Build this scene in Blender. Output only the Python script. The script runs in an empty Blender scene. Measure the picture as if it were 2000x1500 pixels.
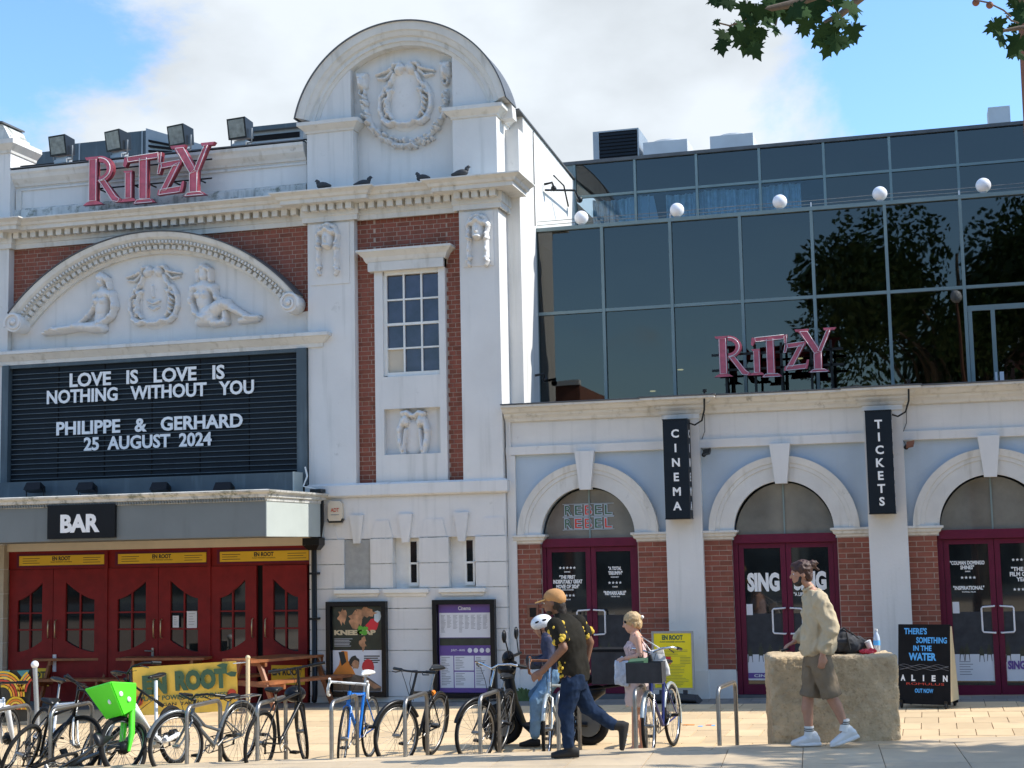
import bpy, math, random
import numpy as np
from mathutils import Vector, Matrix, noise
random.seed(7)
R = math.radians
scene = bpy.context.scene
COL = scene.collection

# ------------------------------------------------------------------ camera
CAM_LOC = Vector((0.0, -22.13, 2.24))
F_PX = 2919.2
PITCH, YAW, ROLL = R(6.284), R(15.397), R(-1.1993)
fw = Vector((-math.sin(YAW)*math.cos(PITCH), math.cos(YAW)*math.cos(PITCH), math.sin(PITCH)))
r0 = Vector((math.cos(YAW), math.sin(YAW), 0)); u0 = r0.cross(fw)
rt = r0*math.cos(ROLL) + u0*math.sin(ROLL); up = -r0*math.sin(ROLL) + u0*math.cos(ROLL)
cam = bpy.data.cameras.new('camera'); cam_o = bpy.data.objects.new('camera', cam); COL.objects.link(cam_o)
cam.sensor_width = 36; cam.lens = 36*F_PX/2000; cam.clip_end = 3000; cam.clip_start = .1
M = Matrix((rt, up, -fw)).transposed().to_4x4(); M.translation = CAM_LOC
cam_o.matrix_world = M
scene.camera = cam_o
scene.render.resolution_x = 1024; scene.render.resolution_y = 768

# ------------------------------------------------------------------ world, sun, exposure
SUN_DIR = Vector((1.0, .20, 1.0)).normalized()
SUN_EL = math.asin(SUN_DIR.z); SUN_AZ = math.atan2(SUN_DIR.x, SUN_DIR.y)
w = bpy.data.worlds.new('World'); scene.world = w; w.use_nodes = True
nt = w.node_tree; nt.nodes.clear()
def wn(t, **k):
    n = nt.nodes.new(t)
    for a, b in k.items(): setattr(n, a, b)
    return n
L = nt.links.new
wo = wn('ShaderNodeOutputWorld'); bg = wn('ShaderNodeBackground'); bg.inputs[1].default_value = .15
sky = wn('ShaderNodeTexSky', sky_type='NISHITA', sun_disc=False, sun_elevation=SUN_EL, sun_rotation=SUN_AZ)
sky.air_density = 1.3; sky.dust_density = .6; sky.ozone_density = 2.2
tc = wn('ShaderNodeTexCoord')
mp = wn('ShaderNodeMapping'); mp.inputs['Scale'].default_value = (1.0, 1.0, 1.7); mp.inputs['Location'].default_value = (3.1, 1.2, .35)
L(tc.outputs['Generated'], mp.inputs[0])
n1 = wn('ShaderNodeTexNoise'); n1.inputs['Scale'].default_value = 3.1; n1.inputs['Detail'].default_value = 9; n1.inputs['Roughness'].default_value = .60; n1.inputs['Distortion'].default_value = .35
L(mp.outputs[0], n1.inputs['Vector'])
n2 = wn('ShaderNodeTexNoise'); n2.inputs['Scale'].default_value = 6.5; n2.inputs['Detail'].default_value = 7
L(mp.outputs[0], n2.inputs['Vector'])
def math_(op, a, b=None, c=None):
    n = wn('ShaderNodeMath', operation=op)
    for i, v in enumerate((a, b, c)):
        if v is None: continue
        if isinstance(v, (int, float)): n.inputs[i].default_value = v
        else: L(v, n.inputs[i])
    return n.outputs[0]
def bank(direction, power):           # a broad cloud bank round a direction of the sky
    d = wn('ShaderNodeVectorMath', operation='DOT_PRODUCT'); d.inputs[1].default_value = direction
    nz = wn('ShaderNodeVectorMath', operation='NORMALIZE'); L(tc.outputs['Generated'], nz.inputs[0]); L(nz.outputs[0], d.inputs[0])
    return math_('POWER', math_('MAXIMUM', d.outputs['Value'], 0.0), power)
def pdir(px, py):
    return (fw + rt*((px-1000)/F_PX) - up*((py-750)/F_PX)).normalized()
b1 = bank(pdir(480, 210), 24.0); b2 = bank(pdir(1330, 230), 70.0); hole = bank(pdir(1930, 60), 70.0); hole2 = bank(pdir(20, 90), 260.0)
cov = math_('ADD', n1.outputs['Fac'], math_('MULTIPLY', b1, .24))
cov = math_('ADD', cov, math_('MULTIPLY', b2, .26))
cov = math_('SUBTRACT', cov, math_('MULTIPLY', hole, .34))
cov = math_('SUBTRACT', cov, math_('MULTIPLY', hole2, .20))
ramp = wn('ShaderNodeMapRange', interpolation_type='SMOOTHSTEP'); ramp.inputs[1].default_value = .49; ramp.inputs[2].default_value = .64
L(cov, ramp.inputs[0])
cc = wn('ShaderNodeMapRange'); cc.inputs[1].default_value = .38; cc.inputs[2].default_value = .62; cc.inputs[3].default_value = 4.0; cc.inputs[4].default_value = 5.1
L(n2.outputs['Fac'], cc.inputs[0])
cloudc = wn('ShaderNodeMix', data_type='RGBA'); cloudc.inputs[0].default_value = 1.0
cl = wn('ShaderNodeVectorMath', operation='SCALE'); cl.inputs[0].default_value = (.86, .93, 1.0); L(cc.outputs[0], cl.inputs['Scale'])
gain = wn('ShaderNodeVectorMath', operation='MULTIPLY'); gain.inputs[1].default_value = (.82, 1.06, 1.34); L(sky.outputs[0], gain.inputs[0])
mx = wn('ShaderNodeMix', data_type='RGBA'); L(ramp.outputs[0], mx.inputs[0]); L(gain.outputs[0], mx.inputs[6]); L(cl.outputs[0], mx.inputs[7])
L(mx.outputs[2], bg.inputs[0]); L(bg.outputs[0], wo.inputs[0])
sl = bpy.data.lights.new('sun', 'SUN'); sl.energy = 4.4; sl.angle = R(.53); sl.color = (1.0, .95, .87)
so = bpy.data.objects.new('sun', sl); COL.objects.link(so)
so.rotation_euler = SUN_DIR.to_track_quat('Z', 'Y').to_euler(); so.location = (20, 10, 30)
vs = scene.view_settings; vs.view_transform = 'Standard'; vs.look = 'None'; vs.gamma = 1; vs.use_curve_mapping = False
vs.exposure = .45
try: scene.cycles.max_bounces = 6; scene.cycles.transparent_max_bounces = 12
except Exception: pass

# ------------------------------------------------------------------ point helpers (a photo point on a real plane of the place)
def ray(px, py): return fw + rt*((px-1000)/F_PX) - up*((py-750)/F_PX)
def PY(px, py, y=0.): d = ray(px, py); return CAM_LOC + d*((y-CAM_LOC.y)/d.y)
def PZ(px, py, z=0.): d = ray(px, py); return CAM_LOC + d*((z-CAM_LOC.z)/d.z)
def PT(px, py, dep): return CAM_LOC + ray(px, py)*dep
def plaza_z(x): return .07 + .016*x
def terrace_z(x): return .235 + .0155*x
EDGE_A, EDGE_B = -6.09, .2435            # the terrace edge: y = A + B x

# ------------------------------------------------------------------ materials
def lin(c): return tuple(((v/255)/12.92 if v/255 <= .04045 else ((v/255+.055)/1.055)**2.4) for v in c)
MATS = {}
def mat(name, col, rough=.6, metal=0., var=.12, vs_=2.5, bump=0., bs=60., dirt=None, tint=0., emit=None, ior=1.5, coat=0., streak=None, spec=None, tint_to=None, alpha_glass=None):
    m = bpy.data.materials.new(name); m.use_nodes = True; t = m.node_tree; b = t.nodes['Principled BSDF']
    def N(ty, **k):
        n = t.nodes.new(ty)
        for a, v in k.items(): setattr(n, a, v)
        return n
    l = t.links.new
    b.inputs['Roughness'].default_value = rough; b.inputs['Metallic'].default_value = metal; b.inputs['IOR'].default_value = ior
    b.inputs['Coat Weight'].default_value = coat
    if spec is not None: b.inputs['Specular IOR Level'].default_value = spec
    geo = N('ShaderNodeNewGeometry'); tc = N('ShaderNodeTexCoord')
    src = geo.outputs['Position']
    nz = N('ShaderNodeTexNoise'); nz.inputs['Scale'].default_value = vs_; nz.inputs['Detail'].default_value = 6; nz.inputs['Roughness'].default_value = .6
    l(src, nz.inputs['Vector'])
    mr = N('ShaderNodeMapRange'); mr.inputs[1].default_value = .3; mr.inputs[2].default_value = .7; mr.inputs[3].default_value = 1-var; mr.inputs[4].default_value = 1+var
    l(nz.outputs['Fac'], mr.inputs[0])
    sc = N('ShaderNodeVectorMath', operation='SCALE'); sc.inputs[0].default_value = col; l(mr.outputs[0], sc.inputs['Scale'])
    out = sc.outputs[0]
    if tint:
        at = N('ShaderNodeAttribute', attribute_name='tint')
        if tint_to is not None:
            mm = N('ShaderNodeMix', data_type='RGBA'); l(out, mm.inputs[6]); mm.inputs[7].default_value = (*tint_to, 1)
            m0 = N('ShaderNodeMath', operation='MULTIPLY'); m0.inputs[1].default_value = .75; l(at.outputs['Fac'], m0.inputs[0]); l(m0.outputs[0], mm.inputs[0]); out = mm.outputs[2]
        tr = N('ShaderNodeMapRange'); tr.inputs[3].default_value = 1-tint; tr.inputs[4].default_value = 1+tint; l(at.outputs['Fac'], tr.inputs[0])
        s2 = N('ShaderNodeVectorMath', operation='SCALE'); l(out, s2.inputs[0]); l(tr.outputs[0], s2.inputs['Scale']); out = s2.outputs[0]
    if streak:                       # (colour, amount, xy scale, z scale): rain streaks, stretched upright
        mpn = N('ShaderNodeMapping'); mpn.inputs['Scale'].default_value = (streak[2], streak[2], streak[3]); l(src, mpn.inputs[0])
        sn = N('ShaderNodeTexNoise'); sn.inputs['Scale'].default_value = 1; sn.inputs['Detail'].default_value = 5; l(mpn.outputs[0], sn.inputs['Vector'])
        sr = N('ShaderNodeMapRange', interpolation_type='SMOOTHSTEP'); sr.inputs[1].default_value = .52; sr.inputs[2].default_value = .78; sr.inputs[4].default_value = streak[1]; l(sn.outputs['Fac'], sr.inputs[0])
        sm = N('ShaderNodeMix', data_type='RGBA'); l(sr.outputs[0], sm.inputs[0]); l(out, sm.inputs[6]); sm.inputs[7].default_value = (*streak[0], 1); out = sm.outputs[2]
    if dirt:                         # (colour, amount, scale, threshold): blotches
        dn = N('ShaderNodeTexNoise'); dn.inputs['Scale'].default_value = dirt[2]; dn.inputs['Detail'].default_value = 8; dn.inputs['Roughness'].default_value = .7; l(src, dn.inputs['Vector'])
        dr = N('ShaderNodeMapRange', interpolation_type='SMOOTHSTEP'); dr.inputs[1].default_value = dirt[3]; dr.inputs[2].default_value = dirt[3]+.14; dr.inputs[4].default_value = dirt[1]; l(dn.outputs['Fac'], dr.inputs[0])
        dm = N('ShaderNodeMix', data_type='RGBA'); l(dr.outputs[0], dm.inputs[0]); l(out, dm.inputs[6]); dm.inputs[7].default_value = (*dirt[0], 1); out = dm.outputs[2]
    l(out, b.inputs['Base Color'])
    if bump:
        bn = N('ShaderNodeTexNoise'); bn.inputs['Scale'].default_value = bs; bn.inputs['Detail'].default_value = 5; l(src, bn.inputs['Vector'])
        bb = N('ShaderNodeBump'); bb.inputs['Strength'].default_value = bump; bb.inputs['Distance'].default_value = .01; l(bn.outputs['Fac'], bb.inputs['Height']); l(bb.outputs[0], b.inputs['Normal'])
    if emit:
        b.inputs['Emission Color'].default_value = (*emit[0], 1); b.inputs['Emission Strength'].default_value = emit[1]
    if alpha_glass is not None:
        tb = N('ShaderNodeBsdfTransparent'); tb.inputs[0].default_value = (*alpha_glass, 1)
        gb = N('ShaderNodeBsdfGlossy'); gb.inputs['Roughness'].default_value = .012; gb.inputs[0].default_value = (.92, .90, .84, 1)
        fr = N('ShaderNodeFresnel'); fr.inputs[0].default_value = ior
        wv = N('ShaderNodeTexNoise'); wv.inputs['Scale'].default_value = .8; wv.inputs['Detail'].default_value = 1; l(src, wv.inputs['Vector'])
        bw = N('ShaderNodeBump'); bw.inputs['Strength'].default_value = .12; bw.inputs['Distance'].default_value = .05; l(wv.outputs['Fac'], bw.inputs['Height']); l(bw.outputs[0], gb.inputs['Normal'])
        ms = N('ShaderNodeMixShader'); l(fr.outputs[0], ms.inputs[0]); l(tb.outputs[0], ms.inputs[1]); l(gb.outputs[0], ms.inputs[2])
        l(ms.outputs[0], t.nodes['Material Output'].inputs[0])
    MATS[name] = m
    return m
mat('stucco', (.67, .662, .635), .8, var=.06, vs_=1.1, bump=.25, bs=25, streak=((.40, .41, .38), .42, 8, .5), dirt=((.28, .28, .24), .45, 3.4, .63))
mat('stucco_mould', (.62, .615, .58), .8, var=.08, vs_=2.5, bump=.2, bs=30, streak=((.33, .31, .25), .5, 9, 1.5), dirt=((.16, .16, .14), .6, 3.5, .60))
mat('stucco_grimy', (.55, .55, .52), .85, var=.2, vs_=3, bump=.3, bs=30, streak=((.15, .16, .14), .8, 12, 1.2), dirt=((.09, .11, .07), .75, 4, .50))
mat('relief', (.67, .66, .635), .75, var=.06, vs_=4, dirt=((.38, .36, .31), .5, 9, .60))
mat('lead', (.09, .095, .10), .6, var=.2, vs_=6)
mat('brick', (.29, .092, .055), .85, var=.22, vs_=9, bump=.4, bs=120, tint=.32, tint_to=(.17, .052, .036), dirt=((.30, .24, .20), .35, 5, .63))
mat('mortar', (.42, .33, .27), .95, var=.2, vs_=10)
mat('stucco_blue', (.41, .49, .56), .8, var=.05, vs_=1.6, bump=.2, bs=25, streak=((.40, .44, .46), .3, 7, .6))
mat('cream', (.66, .58, .45), .75, var=.08, bump=.15)
mat('red_paint', (.205, .012, .012), .45, spec=.2, var=.18, vs_=5, bump=.08, bs=20, dirt=((.10, .012, .012), .5, 4, .6))
mat('maroon', (.115, .008, .032), .45, spec=.25, var=.12, vs_=6)
mat('black_gloss', (.007, .008, .010), .3, spec=.25, var=.2)
mat('black_matt', (.010, .010, .011), .75, spec=.15, var=.2, vs_=8)
mat('rubber', (.014, .014, .014), .85, spec=.2, var=.3, vs_=20)
mat('slate_panel', (.008, .014, .021), .55, spec=.2, var=.15, vs_=4)
mat('grey_blue', (.060, .085, .10), .5, var=.12, vs_=3, streak=((.15, .2, .22), .4, 8, 1))
mat('canopy_grey', (.155, .175, .175), .6, var=.06, vs_=2, streak=((.09, .1, .1), .3, 6, .8))
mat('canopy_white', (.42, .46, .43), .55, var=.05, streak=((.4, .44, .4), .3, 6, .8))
mat('frame_grey', (.19, .25, .25), .45, metal=.3, var=.1, vs_=2)
mat('white_letter', (.82, .82, .80), .5, var=.03)
mat('white_paint', (.72, .72, .68), .5, var=.06, vs_=6, dirt=((.35, .32, .25), .4, 7, .62))
mat('dark_glass', (.010, .013, .014), .03, var=.6, vs_=2.2, ior=1.62, coat=.3)
mat('fan_glass', (.16, .155, .135), .05, var=.22, vs_=2.5, ior=1.8)  # pale, patchy base colour stands in for the building reflected in the fanlights
mat('window_glass', (.035, .04, .075), .06, var=.5, vs_=2.4, ior=1.55)
mat('tinted_glass', (0, 0, 0), alpha_glass=(.20, .25, .26), ior=1.82)
mat('clear_glass', (0, 0, 0), alpha_glass=(.72, .84, .92), ior=1.6)
mat('room_dark', (.03, .037, .042), .9)
mat('curtain', (.55, .64, .68), .9, var=.25, vs_=7)
mat('sign_pink', (.52, .105, .145), .4, var=.22, vs_=9, dirt=((.22, .05, .07), .6, 12, .58))
mat('sign_side', (.20, .028, .045), .5, var=.2)
mat('neon_tube', (.75, .72, .72), .25, var=.1)
mat('steel', (.30, .29, .27), .38, metal=.9, var=.15, vs_=12)
mat('chrome', (.62, .63, .64), .18, metal=1, var=.05)
mat('brass', (.55, .42, .24), .35, metal=.8, var=.1)
mat('slab', (.68, .50, .29), .72, var=.09, vs_=1.4, bump=.15, bs=50, tint=.10, streak=((.40, .30, .20), .4, 3.1, 3.1), dirt=((.26, .20, .15), .5, 14, .66))
mat('slab_joint', (.30, .22, .15), .95, var=.2)
mat('terrace_slab', (.62, .49, .325), .50, var=.12, vs_=1.8, bump=.12, bs=40, tint=.09, streak=((.36, .31, .25), .5, 2.6, 2.6), dirt=((.20, .18, .15), .55, 16, .65))
mat('grey_paver', (.20, .19, .17), .85, var=.15, vs_=5, tint=.1)
mat('asphalt', (.05, .05, .05), .9, var=.2)
mat('sandstone', (.56, .43, .27), .95, spec=.1, var=.22, vs_=6, bump=1.0, bs=45, streak=((.36, .26, .15), .75, 30, 30), dirt=((.22, .15, .08), .6, 17, .57))
mat('yellow', (.76, .48, .015), .5, var=.05)
mat('banner_yellow', (.86, .56, .08), .7, var=.14, vs_=4, bump=.1, bs=8)
mat('bright_yellow', (.80, .66, .01), .45, var=.04)
mat('ink_green', (.045, .115, .06), .6, var=.1)
mat('ink_black', (.03, .028, .02), .6)
mat('ink_red', (.5, .05, .02), .6)
mat('ink_orange', (.78, .25, .03), .6)
mat('ink_teal', (.05, .22, .25), .6)
mat('chalk_blue', (.10, .42, .85), .8)
mat('chalk_red', (.55, .06, .035), .8)
mat('purple', (.115, .060, .27), .4, var=.05)
mat('paper', (.68, .68, .70), .6, var=.04)
mat('ink_grey', (.22, .22, .23), .6)
mat('poster_dark', (.018, .028, .02), .35, var=.4, vs_=7)
mat('poster_skin', (.48, .24, .12), .4, var=.45, vs_=9)
mat('poster_green', (.10, .36, .03), .4)
mat('poster_grey', (.13, .10, .075), .4, var=.4, vs_=14)
mat('leaf_green', (.060, .105, .028), .55, var=.35, vs_=7)
mat('leaf_dark', (.028, .062, .021), .8, tint=.4, spec=.08, var=.45, vs_=1.2)
mat('bark', (.16, .12, .085), .9, var=.3, bump=.5, bs=20)
mat('rust_brown', (.20, .085, .05), .7, var=.2)
mat('wood', (.30, .105, .035), .5, var=.3, vs_=7)
mat('wood_pale', (.62, .50, .30), .6, var=.1)
mat('galv', (.33, .35, .36), .5, metal=.6, var=.12)
mat('hvac_white', (.55, .57, .57), .6, var=.08)
mat('lamp_globe', (.82, .83, .86), .3, var=.02)
mat('lens_glass', (.22, .25, .24), .15, var=.3, vs_=12)
mat('lime', (.10, .78, .03), .35, var=.05)
mat('frame_white', (.78, .80, .80), .3, var=.03)
mat('bike_blue', (.015, .16, .55), .25, var=.08)
mat('bike_navy', (.018, .03, .15), .3, var=.1)
mat('bike_black', (.008, .009, .010), .35, spec=.35, var=.2)
mat('bike_grey', (.13, .145, .155), .3, metal=.3, var=.1)
mat('bike_silver', (.45, .50, .50), .3, metal=.5, var=.08)
mat('bike_brown', (.18, .07, .03), .6, var=.1)
mat('reflector', (.75, .22, .02), .3)
mat('skin', (.43, .22, .14), .55, var=.10, vs_=12)
mat('skin_dark', (.20, .095, .055), .55, var=.12, vs_=12)
mat('skin_fair', (.62, .34, .23), .5, var=.08, vs_=12)
mat('hair_dark', (.022, .014, .010), .6, var=.5, vs_=40, bump=.6, bs=120)
mat('hair_red', (.055, .020, .011), .5, var=.4, vs_=40, bump=.6, bs=120)
mat('hair_blonde', (.50, .34, .17), .5, var=.3, vs_=40, bump=.6, bs=120)
mat('cap_tan', (.46, .235, .085), .8, var=.08, vs_=20)
mat('cap_brim', (.70, .42, .15), .8, var=.08)
mat('shirt_brown', (.022, .020, .016), .9, bump=.5, bs=12, spec=.1, var=.3, vs_=8)
mat('sleeve_yellow', (.62, .42, .05), .9, var=.1)
mat('jeans_dark', (.014, .026, .055), .9, bump=.5, bs=15, spec=.1, var=.35, vs_=9)
mat('jeans_light', (.20, .33, .46), .9, bump=.5, bs=15, spec=.1, var=.22, vs_=9)
mat('jacket_beige', (.50, .41, .275), .9, var=.10, vs_=6, bump=.6, bs=13, spec=.1)
mat('shorts_khaki', (.205, .16, .11), .9, var=.15, vs_=7, bump=.5, bs=14, spec=.1)
mat('shoe_white', (.74, .73, .71), .6, var=.06)
mat('shoe_black', (.012, .012, .012), .8, var=.3)
mat('sock', (.70, .70, .68), .9)
mat('skirt_pale', (.66, .54, .52), .9, var=.06)
mat('top_floral', (.58, .42, .40), .9, var=.5, vs_=35)
mat('navy_cloth', (.035, .04, .075), .9, var=.4, vs_=18)
mat('canvas_white', (.74, .72, .68), .9, var=.04)
mat('canvas_black', (.02, .02, .02), .9)
mat('bag_grey', (.035, .036, .040), .8, var=.3, vs_=8)
mat('plastic_clear', (.55, .62, .72), .15, var=.2, vs_=30)
mat('red_packet', (.60, .02, .035), .35)
mat('helmet_white', (.75, .77, .78), .3)
mat('pigeon', (.035, .038, .042), .7)
mat('weathered_cream', (.52, .46, .36), .85, var=.12, vs_=2)
mat('facade_pale', (.50, .46, .38), .85, var=.15, vs_=.5)
mat('facade_brick', (.22, .09, .06), .9, var=.2, vs_=.8)
mat('render_grey', (.32, .33, .32), .85, var=.12, vs_=9, bump=.2)
mat('warm_lamp', (.9, .6, .3), emit=((1, .62, .3), 6))

# ------------------------------------------------------------------ mesh builder
class MB:
    def __init__(s): s.v = []; s.f = []; s.t = []; s.sm = []; s.mi = []; s.cur = 0
    def add(s, vs, fs, tint=.5, smooth=False):
        o = len(s.v); s.v += [tuple(v) for v in vs]
        for f in fs: s.f.append(tuple(i+o for i in f)); s.t.append(tint); s.sm.append(smooth); s.mi.append(s.cur)
        return s
    def box(s, x0, x1, y0, y1, z0, z1, tint=.5):
        v = [(x0, y0, z0), (x1, y0, z0), (x1, y1, z0), (x0, y1, z0), (x0, y0, z1), (x1, y0, z1), (x1, y1, z1), (x0, y1, z1)]
        return s.add(v, [(0, 3, 2, 1), (4, 5, 6, 7), (0, 1, 5, 4), (1, 2, 6, 5), (2, 3, 7, 6), (3, 0, 4, 7)], tint)
    def hexa(s, b, t, tint=.5):        # four bottom points, four top points
        return s.add(list(b)+list(t), [(0, 3, 2, 1), (4, 5, 6, 7), (0, 1, 5, 4), (1, 2, 6, 5), (2, 3, 7, 6), (3, 0, 4, 7)], tint)
    def prism(s, poly, y0, y1, tint=.5, smooth=False):  # poly: (x, z) seen from -y, counter-clockwise
        n = len(poly)
        a = sum(poly[i][0]*poly[(i+1) % n][1]-poly[(i+1) % n][0]*poly[i][1] for i in range(n))
        if a < 0: poly = poly[::-1]
        v = [(p[0], y0, p[1]) for p in poly]+[(p[0], y1, p[1]) for p in poly]
        fs = [tuple(range(n)), tuple(range(2*n-1, n-1, -1))]
        s.add(v, fs, tint)
        s.add(v, [(i, i+n, (i+1) % n+n, (i+1) % n) for i in range(n)], tint, smooth)
        return s
    def tube(s, pts, r, seg=8, r1=None, cap=True, squash=None, smooth=True):
        pts = [Vector(p) for p in pts]; n = len(pts); rings = []
        prev = None
        for i, p in enumerate(pts):
            d = (pts[min(i+1, n-1)]-pts[max(i-1, 0)]).normalized()
            if prev is None:
                a = Vector((0, 0, 1)) if abs(d.z) < .9 else Vector((1, 0, 0))
                x = d.cross(a).normalized()
            else: x = (prev - d*prev.dot(d)).normalized()
            prev = x; y = d.cross(x)
            rr = r if r1 is None else r+(r1-r)*i/(n-1)
            if isinstance(r, (list, tuple)): rr = r[i]
            rings.append([p+(x*math.cos(2*math.pi*k/seg)+y*math.sin(2*math.pi*k/seg))*rr for k in range(seg)])
        v = [q for ring in rings for q in ring]
        fs = [(i*seg+k, i*seg+(k+1) % seg, (i+1)*seg+(k+1) % seg, (i+1)*seg+k) for i in range(n-1) for k in range(seg)]
        s.add(v, fs, smooth=smooth)
        if cap:
            s.add(rings[0], [tuple(range(seg-1, -1, -1))]); s.add(rings[-1], [tuple(range(seg))])
        return s
    def ring(s, c, R_, r, axis='y', seg=28, sec=8, a0=0, a1=2*math.pi, M_=None, flat=1.0):
        full = abs(a1-a0-2*math.pi) < 1e-6; n = seg if full else seg+1; v = []
        for i in range(n):
            a = a0+(a1-a0)*i/seg
            for k in range(sec):
                b = 2*math.pi*k/sec; rr = R_+r*math.cos(b); h = r*flat*math.sin(b)
                p = Vector((rr*math.cos(a), h, rr*math.sin(a)))
                if axis == 'z': p = Vector((p.x, p.z, p.y))
                if axis == 'x': p = Vector((p.y, p.x, p.z))
                if M_: p = M_ @ p
                v.append(p+Vector(c))
        fs = [(i*sec+k, i*sec+(k+1) % sec, ((i+1) % n)*sec+(k+1) % sec, ((i+1) % n)*sec+k) for i in range(seg) for k in range(sec)]
        return s.add(v, fs, smooth=True)
    def ball(s, c, r, seg=14, rings=9, M_=None):
        if not isinstance(r, (tuple, list)): r = (r, r, r)
        v = []; c = Vector(c)
        for i in range(1, rings):
            a = math.pi*i/rings
            for k in range(seg):
                b = 2*math.pi*k/seg; p = Vector((r[0]*math.sin(a)*math.cos(b), r[1]*math.sin(a)*math.sin(b), r[2]*math.cos(a)))
                v.append(c+(M_ @ p if M_ else p))
        for zz in (r[2], -r[2]):
            p = Vector((0, 0, zz)); v.append(c+(M_ @ p if M_ else p))
        T_, B_ = len(v)-2, len(v)-1
        fs = [(i*seg+k, (i+1)*seg+k, (i+1)*seg+(k+1) % seg, i*seg+(k+1) % seg) for i in range(rings-2) for k in range(seg)]
        fs += [(T_, k, (k+1) % seg) for k in range(seg)]+[(B_, (rings-2)*seg+(k+1) % seg, (rings-2)*seg+k) for k in range(seg)]
        return s.add(v, fs, smooth=True)
    def limb(s, p0, p1, ra, rb, seg=12):
        p0, p1 = Vector(p0), Vector(p1); s.ball(p0, ra, seg, 8); s.ball(p1, rb, seg, 8); return s.tube([p0, p1], [ra, rb], seg)
    def loft(s, secs, seg=16):         # secs: (centre, half-width vector a, half-depth vector b)
        v = []
        for c, a, b in secs:
            c, a, b = Vector(c), Vector(a), Vector(b)
            v += [c+a*math.cos(2*math.pi*k/seg)+b*math.sin(2*math.pi*k/seg) for k in range(seg)]
        n = len(secs)
        s.add(v, [(i*seg+k, i*seg+(k+1) % seg, (i+1)*seg+(k+1) % seg, (i+1)*seg+k) for i in range(n-1) for k in range(seg)]+[tuple(range(seg-1, -1, -1)), tuple((n-1)*seg+k for k in range(seg))], smooth=True)
        return s
    def mould(s, path, prof, smooth=False):   # path in plan, outward = right-hand side; prof: (out, z)
        path = [Vector((p[0], p[1])) for p in path]; n = len(path); nr = []
        for i in range(n-1):
            d = (path[i+1]-path[i]).normalized(); nr.append(Vector((d.y, -d.x)))
        v = []
        for i, p in enumerate(path):
            if i == 0: m = nr[0]
            elif i == n-1: m = nr[-1]
            else:
                m = nr[i-1]+nr[i]; m = m/max(.2, m.dot(nr[i]))
            v += [(p.x+m.x*o, p.y+m.y*o, z) for o, z in prof]
        k = len(prof)
        fs = [(i*k+j, (i+1)*k+j, (i+1)*k+(j+1) % k, i*k+(j+1) % k) for i in range(n-1) for j in range(k)]
        fs += [tuple(range(k))[::-1], tuple((n-1)*k+j for j in range(k))]
        fs = [f[::-1] for f in fs]
        return s.add(v, fs, smooth=smooth)
    def arc(s, cx, cz, prof, a0, a1, y, seg=48, rx=1.0):   # prof: (radius, out) closed loop; swept round (cx, cz)
        k = len(prof); v = []
        for i in range(seg+1):
            a = a0+(a1-a0)*i/seg
            v += [(cx+r_*math.cos(a)*rx, y-o, cz+r_*math.sin(a)) for r_, o in prof]
        fs = [(i*k+j, i*k+(j+1) % k, (i+1)*k+(j+1) % k, (i+1)*k+j) for i in range(seg) for j in range(k)]
        fs += [tuple(range(k))[::-1], tuple(seg*k+j for j in range(k))]
        return s.add(v, fs)
    def xf(s, M_):
        s.v = [tuple(M_ @ Vector(v)) for v in s.v]; return s
    def mesh(s, name, mats):
        me = bpy.data.meshes.new(name); me.from_pydata(s.v, [], s.f)
        for m in (mats if isinstance(mats, (list, tuple)) else [mats]): me.materials.append(MATS[m])
        me.polygons.foreach_set('use_smooth', s.sm)
        if any(s.mi): me.polygons.foreach_set('material_index', s.mi)
        a = me.attributes.new('tint', 'FLOAT', 'FACE'); a.data.foreach_set('value', s.t)
        me.update(); return me
    def build(s, name, mats, parent=None, label=None, kind=None, recalc=True):
        me = s.mesh(name, mats)
        if recalc:
            import bmesh
            b = bmesh.new(); b.from_mesh(me); bmesh.ops.recalc_face_normals(b, faces=b.faces); b.to_mesh(me); b.free()
        return link(name, me, parent, label, kind)
def link(name, me, parent=None, label=None, kind=None):
    o = bpy.data.objects.new(name, me); COL.objects.link(o)
    if parent: o.parent = parent
    if label: o['label'] = label
    if kind: o['kind'] = kind
    return o
def thing(name, label, cat, group=None, loc=(0, 0, 0), rz=0.):
    o = bpy.data.objects.new(name, None); COL.objects.link(o); o.location = loc; o.rotation_euler = (0, 0, rz); o.empty_display_size = .1
    return tag(o, label, cat, group)
def tag(o, label, cat, group=None):
    o['label'] = label; o['category'] = cat
    if group: o['group'] = group
    return o
def copy_tree(o, parent=None):
    c = o.copy(); COL.objects.link(c); c.parent = parent
    for ch in [x for x in CH.get(o.name, [])] or list(o.children): copy_tree(ch, c)
    return c
CH = {}
def box(name, m, parent, *a, **k): return MB().box(*a).build(name, m, parent, recalc=False, **k)

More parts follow.
